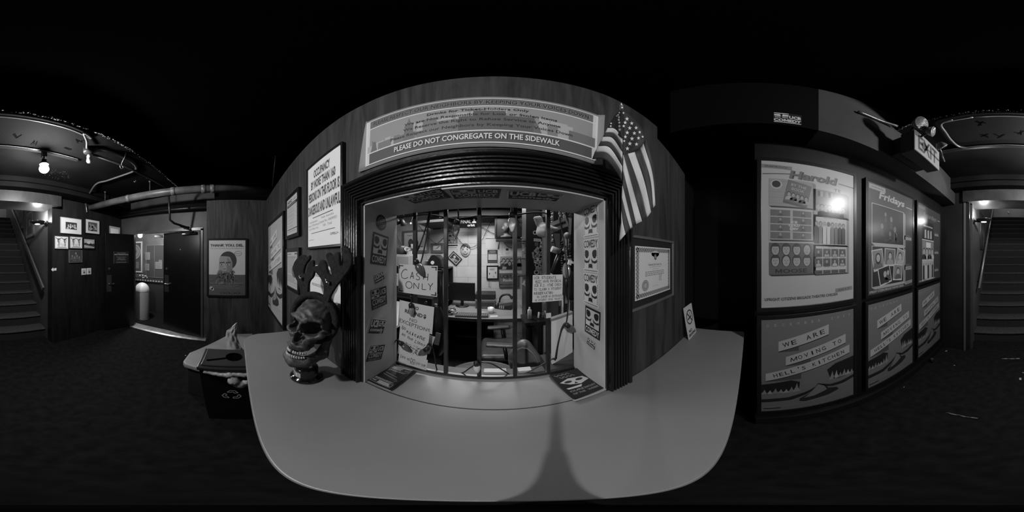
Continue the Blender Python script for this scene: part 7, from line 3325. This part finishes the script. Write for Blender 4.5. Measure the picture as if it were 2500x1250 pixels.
# shelf contents: receipt printer and boxes
t = thing('receipt_printer', 'black receipt printer on the table under the cash only card', 'printer', (-.86, 2.0, .80))
m = MB()
x, z = onY(1038, 735, 2.0)
m.box((x + .86, 0, .122), (.30, .26, .24), G(.012, .35))
m.build('body', t, bevel=.012)
m = MB()
m.box((x + .86, -.133, .10), (.09, .004, .045), G(.5, .4))
tag(m.build('label_plate', t), 'white label plate')
for s in (-1, 1):
    m = MB()
    m.cyl((x + .86 + s * .07, -.131, .18), (x + .86 + s * .07, -.142, .18), .022, G(.25, .2, metal=.8))
    m.build('roller_knob', t)
m = MB()
m.span((x - .18, 1.86, .776), (x + .18, 2.14, .799), G(.02, .5))
tag(m.build('cash_box'), 'flat black cash drawer under the receipt printer', 'drawer')
t = thing('cable_heap', 'tangle of pale cables on the desk at its left end', 'cables', (-.585, 2.12, .757))
m = MB()
for k in range(5):
    m.tube(spline([(rn.uniform(-.12, .10), rn.uniform(-.06, .08), rn.uniform(.005, .10)) for _ in range(6)], 5), .006, G(rn.choice((.5, .3, .03)), .4), 6)
tag(m.build('cables', t), kind='stuff')
for k, (u0, v0, u1, v1, y, g, lab) in enumerate(((960, 702, 1000, 738, 2.45, .02, 'black box on the lower rack shelf at far left'), (1066, 690, 1084, 724, 2.5, .10, 'grey box with photo front on the rack behind the cash only card'))):
    x, z, w, h = bwall(u0, v0, u1, v1, y)
    m = MB()
    zb_ = .8505 if k == 0 else 1.1005
    m.box((x, y + .15, zb_ + h / 2), (w, .22, h), G(g, .5))
    tag(m.build('storage_box', bevel=.004), lab, 'box')

# chairs
LEATH = G(.045, .32, mottle=.25, scale=14)


def sdf_obj(name, f, lo, hi, h, mat, parent=None):
    v_, q_ = sdf_mesh(f, lo, hi, h)
    mm = MB()
    mm.add(v_, q_, mat, True)
    return mm.build(name, parent)


t = thing('office_chair', 'dark office chair with padded armrests pulled up to the desk', 'chair', (.10, 1.745, 0))
sdf_obj('seat', lambda X, Y, Z: sB(X, Y, Z, (0, 0, .46), (.24, .24, .05), .05), (-.26, -.26, .38), (.26, .26, .54), .016, LEATH, t)
sdf_obj('backrest', lambda X, Y, Z: sB(X - .12 * (Z - .7), Y, Z, (.27, 0, .76), (.035, .23, .22), .034), (.12, -.26, .50), (.42, .26, 1.02), .014, LEATH, t)
for s in (-1, 1):
    sdf_obj('armrest', lambda X, Y, Z: sB(X, Y - s * .235 - .02 * np.sin(X * 9) * s, Z, (-.04, 0, .655), (.135, .042, .018), .017), (-.20, s * .235 - .07, .62), (.12, s * .235 + .07, .70), .009, G(.06, .4), t)
    m = MB()
    m.tube([(.0, s * .235, .645), (.02, s * .235, .50), (.03, s * .20, .41)], .020, BLACK, 10)
    m.build('arm_post', t)
m = MB()
m.cyl((0, 0, .12), (0, 0, .42), .028, BLACK)
m.build('column', t)
for k in range(5):
    m = MB()
    a_ = R(72 * k + 20)
    m.tube([(0, 0, .12), (.28 * math.cos(a_), .28 * math.sin(a_), .07)], [.025, .016], BLACK, 8)
    lg = m.build('leg', t)
    m = MB()
    m.cyl((.28 * math.cos(a_), .28 * math.sin(a_) - .012, .03), (.28 * math.cos(a_), .28 * math.sin(a_) + .012, .03), .029, BLACK)
    m.build('caster', lg)
t = thing('task_chair', 'leather task chair with piped backrest close behind the window bars', 'chair', (-.07, 1.17, 0))
sdf_obj('seat', lambda X, Y, Z: sE(X, Y, Z, (0, 0, .50), (.27, .25, .055)) , (-.30, -.28, .43), (.30, .28, .57), .016, G(.10, .4, mottle=.2, scale=12), t)
m = MB()
m.tube([(.265 * math.cos(R(10 * k)), .245 * math.sin(R(10 * k)), .50) for k in range(36)], .016, G(.03, .3), 10, closed=True)
m.build('seat_rim', t)
BKC = Vector((.27, -.16, .80))
Mb = Matrix.Rotation(R(-52), 3, 'Z')
bo = sdf_obj('backrest', lambda X, Y, Z: -sU(-sB(X, Y, Z, (0, 0, 0), (.125, .032, .21), .03), -(np.abs(X) * .86 + np.abs(Z + .02) * .5 - .138), .03), (-.17, -.06, -.24), (.17, .06, .24), .011, G(.14, .33, mottle=.3, scale=10), t)
bo.location = BKC
bo.rotation_euler = (R(6), 0, R(-38))
m = MB()
m.tube([(.02 + .085 * math.cos(R(20 * k)), -.030, .165 * math.sin(R(20 * k))) for k in range(18)], .006, G(.2, .3), 6, closed=True)
pp = m.build('piping', bo)
m = MB()
m.tube(spline([(.24, -.10, .62), (.20, -.06, .50), (.05, 0, .43)], 5), .018, BLACK, 8)
m.cyl((0, 0, .1), (0, 0, .45), .028, BLACK)
m.build('column', t)
for k in range(5):
    m = MB()
    a_ = R(72 * k)
    m.tube([(0, 0, .12), (.20 * math.cos(a_), .20 * math.sin(a_), .03)], [.025, .018], BLACK, 8)
    m.build('leg', t)
sdf = lambda X, Y, Z: sU(sE(X, Y, Z, (0, 0, 0), (.055, .07, .17)), sC(X, Y, Z, (0, 0, .1), (-.02, 0, .22), .045, .03), .05)
x, z = onY(1070, 822, 1.0)
o = sdf_obj('shoulder_bag', sdf, (-.09, -.10, -.19), (.09, .10, .27), .011, G(.010, .4))
o.location = (x, 1.0, z)
tag(o, 'black shoulder bag hanging between the first and second bars', 'bag')
m = MB()
m.tube(spline([(0, 0, .2), (.01, .0, .30), (.0, .0, .42), (-.02, 0, .48)], 5), .010, G(.010, .5), 8)
m.build('strap', o)
t = thing('bag_stand', 'thin black stand holding the shoulder bag', 'stand', (x, 1.10, 0))
m = MB()
m.cyl((0, 0, .02), (0, 0, z + .48), .012, BLACK)
m.lathe([(0, 0.001), (.09, .001), (.09, .015), (.02, .025), (0, .025)], BLACK, 24)
m.tube([(0, 0, z + .46), (-.02, -.09, z + .47), (-.02, -.11, z + .50)], .008, BLACK)
m.build('pole', t)
bsheet('paper', 'pale crumpled paper showing between the first and second bars', 'paper', (1062, 812, 1074, 842), None, .34, y=.90, tilt=R(8))

# stickered tall cabinet at right, wood post, shelf clutter
t = thing('locker', 'tall black cabinet with stickered front in the booth', 'cabinet', (.35, 1.5, 0))
m = MB()
m.span((.255, 1.27, .0), (.455, 1.45, 2.25), G(.007, .4))
m.build('body', t, world=True, bevel=.003)
for k, z in enumerate((1.42, 1.56, 1.70)):
    m = MB()
    m.span((.19, 1.29, z - .006), (.255, 1.44, z), BLACK)
    m.build('side_shelf', t, world=True)
st = []
rn = random.Random(31)
for u, v, w, h, tl, kind in ((1306, 568, .034, .034, 0, 'ring'), (1312, 586, .06, .022, 3, 'txt'), (1310, 596, .03, .03, 0, 'dim'), (1322, 602, .030, .085, 12, 'txt'), (1313, 612, .05, .05, 40, 'sq'), (1321, 620, .045, .03, 20, 'oval'), (1312, 625, .04, .03, 0, 'oval'), (1302, 623, .016, .05, -8, 'sq'),
                            (1313, 636, .065, .04, 0, 'mask'), (1311, 647, .036, .036, 0, 'ring'), (1322, 645, .034, .034, 0, 'ring'), (1318, 656, .07, .03, 0, 'txt'), (1310, 665, .045, .04, 0, 'ring'), (1322, 664, .03, .035, 0, 'txt'),
                            (1309, 797, .075, .07, 0, 'ring'), (1323, 793, .07, .07, 15, 'sq'), (1322, 820, .085, .075, 3, 'txt'), (1318, 770, .06, .05, 0, 'dim')):
    x, z = onY(u, v, 1.268)
    a = Art(y=0)
    g = rn.choice((.35, .45, .28))
    {'ring': lambda: a.ring(0, 0, w / 2, h / 2, w * .2, g, 18), 'txt': lambda: (a.rect(0, 0, w, h, g), setattr(a, 'L', 1), a.lines(0, 0, w * .85, h * .7, 2, .03)), 'dim': lambda: a.rect(0, 0, w, h, .06),
     'sq': lambda: (a.rect(0, 0, w, h, .22), setattr(a, 'L', 1), a.rect(0, 0, w * .4, h * .4, .1)), 'oval': lambda: (a.ell(0, 0, w / 2, h / 2, .3, 18), setattr(a, 'L', 1), a.ell(0, 0, w * .38, h * .36, .08, 18)),
     'mask': lambda: (a.rect(0, 0, w, h, .4), setattr(a, 'L', 1), emblem(a, 0, 0, w * .95, h * .95, .012))}[kind]()
    o = a.build('sticker', t, fix=False)
    o.location = Vector((x, 1.269, z)) - Vector(t.location)
    o.rotation_euler = (0, R(tl), 0)
m = MB()
x, _ = onY(1330, 600, 1.20)
m.span((x - .012, 1.19, 0.0), (x + .012, 1.24, 2.37), wood_mat('post_wood', .16, .30))
tag(m.build('wood_post', bevel=.002), 'narrow pale wooden post beside the stickered cabinet', 'post')
for k, (u, v, w, h, g, tl, lab) in enumerate(((1286, 588, .10, .05, .4, 18, 'folded papers jutting from the cabinet side, uppermost'), (1288, 600, .09, .05, .45, -12, 'crumpled papers on the cabinet side below the uppermost'), (1289, 640, .07, .17, .42, 4, 'bundle of pale papers hanging on the cabinet side'), (1291, 686, .09, .022, .5, 0, 'stack of envelopes on the cabinet side shelf'), (1291, 695, .10, .022, .55, 0, 'lower stack of envelopes on the cabinet side shelf'))):
    x, z = onY(u, v, 1.28)
    m = MB()
    for q in range(5):
        m.box((x + .01 + rn.uniform(-.008, .008), 1.31 + .006 * q, z + (h * (.2 * q - .4) if h < .1 else 0)), (w * rn.uniform(.8, 1), .05, .003 if h < .1 else h * rn.uniform(.7, 1)) if h < .1 else (w * rn.uniform(.7, 1), .003, h * rn.uniform(.7, 1)), G(round(g * rn.uniform(.7, 1.2), 2), .6), Matrix.Rotation(R(tl + rn.uniform(-14, 14)), 3, 'Y'))
    tag(m.build('papers'), lab, 'papers')
t = thing('spray_can', 'small white spray can on the ledge in front of the stickered cabinet', 'can', (.225, 1.16, 1.06))
x, z = onY(1293, 750, 1.16)
m = MB()
m.lathe([(0, 0), (.016, 0), (.016, .07), (.012, .076), (.007, .079), (.007, .094), (0, .096)], G(.55, .3), 20)
m.build('body', t)
t.location = (x, 1.16, 1.10)
m = MB()
m.span((x - .05, 1.08, 1.075), (.368, 1.265, 1.099), BLACK)
m.span((.30, 1.08, .0), (.33, 1.265, 1.075), BLACK)
tag(m.build('ledge_shelf'), 'black ledge with clutter in front of the stickered cabinet', 'shelf')
for k in range(6):
    m = MB()
    px = x + .06 + .03 * k
    m.tube([(px, 1.14, 1.106), (px + rn.uniform(-.03, .03), 1.16, 1.106 + rn.uniform(.02, .06))], .007, G((.4, .1, .5, .2, .45, .05)[k], .4), 8)
    tag(m.build('marker'), ('pale', 'grey', 'white', 'dull', 'light', 'black')[k] + ' marker pen in the clutter on the black ledge, ' + ('leftmost', 'second from left', 'third from left', 'third from right', 'second from right', 'rightmost')[k], 'marker', 'markers on the black ledge')

# white panel and binders at right
m = MB()
x0, _ = onY(1347, 820, .66)
m.prism([(x0, CT + .002), (.345, CT + .055), (.345, 1.305), (x0, 1.285)], .655, .668, G(.52, .5, mottle=.08, scale=6))
o = m.build('white_panel')
tag(o, 'white board panel standing behind the right end of the grille', 'panel')
m = MB()
m.prism([(x0 - .004, 1.286), (.345, 1.306), (.345, 1.318), (x0 - .004, 1.298)], .650, .672, G(.16, .5))
m.build('top_edge', o)
m = MB()
m.span((OX1 - .1, .602, .95), (.40, .76, 1.03), G(.03, .5))
m.span((OX1 - .1, .602, 0), (.40, .76, .949), G(.012, .5))
tag(m.build('inner_ledge'), 'dark inner ledge below the white board panel', 'ledge')
t = thing('bookshelf', 'dark bookshelf unit crowded with hanging things at the right of the booth', 'shelf', (.62, 1.15, 0))
m = MB()
m.span((.47, 1.32, .0), (.895, 1.34, 2.3), G(.012, .5))
m.build('back_panel', t, world=True)
m = MB()
m.span((.405, .96, 1.115), (.80, 1.265, 1.135), G(.05, .5))
m.build('lower_shelf', t, world=True)
m = MB()
m.span((.47, .96, 1.40), (.80, 1.30, 1.415), G(.05, .5))
m.build('upper_shelf', t, world=True)
m = MB()
m.span((.80, .95, .0), (.82, 1.34, 2.3), G(.02, .5))
m.build('side_panel', t, world=True)
m = MB()
m.span((.405, 1.0, .0), (.425, 1.26, 1.115), G(.02, .5))
m.build('front_support', t, world=True)
bx0 = .408
for k, (w, h, g, lab) in enumerate(((.022, .20, .03, 'black binder at the left end of the shelf row'), (.014, .18, .35, 'thin pale booklet next to the left black binder'), (.030, .22, .015, 'wide black binder, third from the left of the row'), (.012, .19, .5, 'thin white booklet, fourth from the left of the row'), (.024, .23, .10, 'grey binder in the middle of the row'),
                                     (.013, .235, .6, 'bright white thin book right of the grey binder'), (.020, .22, .20, 'mid grey book, sixth along the row'), (.018, .24, .55, 'pale book, second from the right of the row'), (.022, .23, .06, 'dark book at the right end of the row'))):
    m = MB()
    m.box((bx0 + w / 2, 1.06, 1.1355 + h / 2), (w - .002, .17, h), G(g, .5))
    o = m.build('binder', bevel=.0015)
    tag(o, lab, 'book', 'binders on the booth shelf')
    m = MB()
    m.box((bx0 + w / 2, .9738, 1.1355 + h * .7), (w * .6, .002, h * .3), G(min(.6, g + .2), .5))
    m.build('spine_label', o)
    bx0 += w + .003

# hanging clutter: each its own thing, all at y about 0.8-1.1 in front of the dark shelf


def hang(u, v, y):
    x_, z_ = onY(u, v, y)
    return Vector((x_, y, z_))


p = hang(1330, 562, .78)
t = thing('plush_toy', 'pale plush animal toy hanging beside the right bar', 'toy', p)
PL = G(.5, .9, mottle=.15, scale=60, bump=.4)


def plush(X, Y, Z):
    d_ = sE(X, Y, Z, (0, 0, 0), (.042, .036, .033))
    d_ = sU(d_, sC(X, Y, Z, (.01, -.005, .004), (.058, -.012, .006), .020, .011), .014)
    d_ = sU(d_, sE(X, Y, Z, (-.012, -.008, -.016), (.034, .030, .022)), .01)
    d_ = sU(d_, sB(X * .9 + Z * .35, Y, Z - X * .2, (-.012, .0, .052), (.020, .012, .026), .010), .012)
    return d_


o = sdf_obj('body', plush, (-.07, -.05, -.05), (.085, .05, .10), .0045, PL, t)
m = MB()
m.box((-.006, -.0165, .052), (.020, .004, .028), G(.05, .7), Matrix.Rotation(R(-18), 3, 'Y'))
m.build('inner_ear', t)
m = MB()
m.tube([(0, 0, .03), (.005, .01, .12), (.0, .02, 2.37 - p.z)], .0015, G(.1, .5), 5)
m.build('hanging_string', t)
for k, (u, v, y, w, h, tl, g, lab) in enumerate(((1365, 548, .80, .105, .052, -24, .48, 'white lettered board tilted under the booth ceiling at right'), (1379, 539, .82, .018, .06, -10, .5, 'narrow white card above the lettered board'), (1391, 552, .86, .018, .10, 0, .42, 'upright pale card strip at the far right of the window'),
                                            (1351, 590, 1.0, .09, .11, 0, .10, 'large grey card hanging behind the plush toy'), (1380, 592, .95, .05, .055, 10, .45, 'white scrap hanging under the pale ball'), (1382, 624, .90, .030, .026, -35, .50, 'small white tag hanging above the round mirror'), (1386, 633, .88, .05, .012, 5, .4, 'thin pale slip below the white tag'))):
    q_ = hang(u, v, y)
    art = (lambda a, w, h: (a.lines(0, 0, w * .8, h * .55, 1, .02, ragged=.05),)) if k == 0 else None
    sheet('hanging_card', lab, 'card', ('F', y), q_.x, q_.z, w, h, art, bg=g, tilt=R(tl), thick=.003)
p = hang(1384, 575, .72)
m = MB()
m.ball(p, .0165, G(.36, .2, coat=.5), 24, 16)
m.cyl(p + Vector((0, 0, -.016)), p + Vector((.01, .01, -.10)), .004, G(.02, .4), n=10)
tag(m.build('ball_lamp'), 'glossy pale ball on a dark stem at the right of the window', 'ball')
p = hang(1358, 513, .74)
m = MB()
m.ball(p, (.011, .011, .009), G(.25, .3), 18, 12)
m.tube([p + Vector((0, 0, .008)), p + Vector((0, .01, .30))], .0012, wire, 5)
tag(m.build('hanging_ball'), 'small grey ball hanging close under the window head', 'ball')
p = hang(1356, 606, .84)
m = MB()
m.cyl(p + Vector((-.022, 0, -.004)), p + Vector((.020, .0, -.018)), .017, G(.40, .5), n=20)
m.tube([p + Vector((.0, 0, .005)), p + Vector((-.012, .0, .06)), p + Vector((-.012, .0, .12)), p + Vector((-.01, 0, 1.0))], .003, wire, 6)
tag(m.build('hanging_cup'), 'pale paper cup tilted on a hanging cord', 'cup')
p, q = hang(1370, 612, .84), hang(1346, 668, .84)
m = MB()
m.tube([p, p.lerp(q, .45), p.lerp(q, .55), q], [.014, .016, .013, .010], G(.012, .3), 12)
o = m.build('club_prop')
tag(o, 'black club shaped prop with pale handle leaning in the clutter', 'prop')
m = MB()
m.tube([q, q + (q - p) * .28], [.011, .014], G(.32, .5), 12)
m.build('handle', o)
p = hang(1384, 662, .70)
t = thing('hand_mirror', 'tall oval hand mirror with twisted cord at the right of the window', 'mirror', p, (0, 0, R(-52)))
m = MB()
m.lathe([(0, 0), (.028, 0), (.031, .003), (.028, .006), (0, .006)], G(.02, .35), 36, (0, 0, 0), Matrix.Rotation(R(90), 3, 'X') @ Matrix.Diagonal(Vector((.8, 1.35, 1))))
m.build('rim', t)
m = MB()
m.lathe([(0, -.007), (.025, -.007), (.026, -.0062)], G(.30, .15, metal=.3), 36, (0, 0, 0), Matrix.Rotation(R(90), 3, 'X') @ Matrix.Diagonal(Vector((.8, 1.35, -1))))
m.build('glass', t)
m = MB()
m.tube([(0, 0, -.038), (0, 0, -.075)], .006, G(.03, .4), 10)
m.build('handle', t)
m = MB()
m.tube([(0, .004, .040), (.01, .02, .12), (.01, .05, .4), (.0, .08, 2.375 - p.z)], .0015, wire, 5)
m.build('hanging_string', t)
for k, (u, v0, v1, y, lab) in enumerate(((1347, 508, 590, .95, 'beaded strand nearest the plush toy'), (1371, 590, 690, .92, 'dark beaded strand behind the hanging cup'), (1367, 508, 545, .80, 'short bright beaded strand under the window head'), (1376, 505, 530, .84, 'second bright beaded strand from the right'), (1389, 520, 640, .96, 'long pale beaded strand at the far right'))):
    A_, B_ = hang(u, v0, y), hang(u + 2, v1, y)
    m = MB()
    n_ = 18 if v1 - v0 > 50 else 9
    for q in range(n_):
        c_ = A_.lerp(B_, q / (n_ - 1)) + Vector((rn.uniform(-.003, .003), rn.uniform(-.003, .003), 0))
        m.ball(c_, rn.uniform(.006, .010), G(.02 if k == 1 else rn.choice((.5, .1, .35, .03)), .25), 8, 6)
    m.tube([B_, A_, Vector((A_.x, A_.y, 2.375))], .0012, wire, 5)
    tag(m.build('bead_strand'), lab, 'beads', 'bead strands in the booth')
p = hang(1379, 607, .92)
m = MB()
for q in range(14):
    m.ball(p + Vector((rn.uniform(-.02, .02), rn.uniform(-.01, .01), rn.uniform(-.02, .02))), rn.uniform(.006, .012), G(rn.choice((.1, .25, .4)), .6), 8, 6)
m.tube([p, p + Vector((0, 0, .3)), Vector((p.x, p.y + .02, 2.375))], .0012, wire, 5)
tag(m.build('flower_spray'), 'small artificial flower cluster hanging in the clutter', 'flowers')
p = hang(1391, 641, .655)
m = MB()
m.tube([p, p + Vector((.030, -.04, .006))], .0022, G(.5, .4), 6)
m.tube([p, p + Vector((.030, -.04, -.010))], .0022, G(.5, .4), 6)
m.box(p, (.016, .01, .022), G(.45, .5), Matrix.Rotation(.3, 3, 'Y'))
m.tube([p, p + Vector((0, .02, .3)), Vector((p.x, p.y + .03, 2.375))], .0012, wire, 5)
tag(m.build('ribbon_clip'), 'pale clip with two thin sticks near the right lining board', 'clip')
m = MB()
p = hang(1396, 700, .90)
v_, q_ = sdf_mesh(lambda X, Y, Z: sU(sE(X, Y, Z, (0, 0, 0), (.05, .06, .09)), sE(X, Y, Z, (-.03, 0, .06), (.03, .05, .05)), .03), (-.10, -.09, -.12), (.08, .09, .14), .012)
m.add([Vector(v) + p for v in v_], q_, G(.008, .7), True)
m.tube([p + Vector((0, 0, .08)), p + Vector((0, .02, .4)), Vector((p.x, p.y + .02, 2.375))], .003, wire, 5)
tag(m.build('cloth_hat'), 'black cloth cap hanging at the far right behind the cords', 'cap')
# small things on the sill
for u0, v0, u1, v1, lab in ((1178, 909, 1240, 922, 'small white box lying on the sill by the middle bar'), (1264, 903, 1300, 912, 'white folded paper lying on the sill by the fourth bar')):
    x0, y0 = onZ(u0, v1, CT)
    x1, _ = onZ(u1, v1, CT)
    m = MB()
    m.box(((x0 + x1) / 2, .628, CT + .012), (abs(x1 - x0) * .95, .03, .016), G(.45, .5))
    tag(m.build('sill_box', bevel=.0015), lab, 'box')
m = MB()
m.span((OX0 + .007, .601, CT - .04), (OX1 - .12, .66, CT - .0005), G(.05, .5))
tag(m.build('sill_edge'), 'dark inner sill edge behind the bottom rail', 'sill')
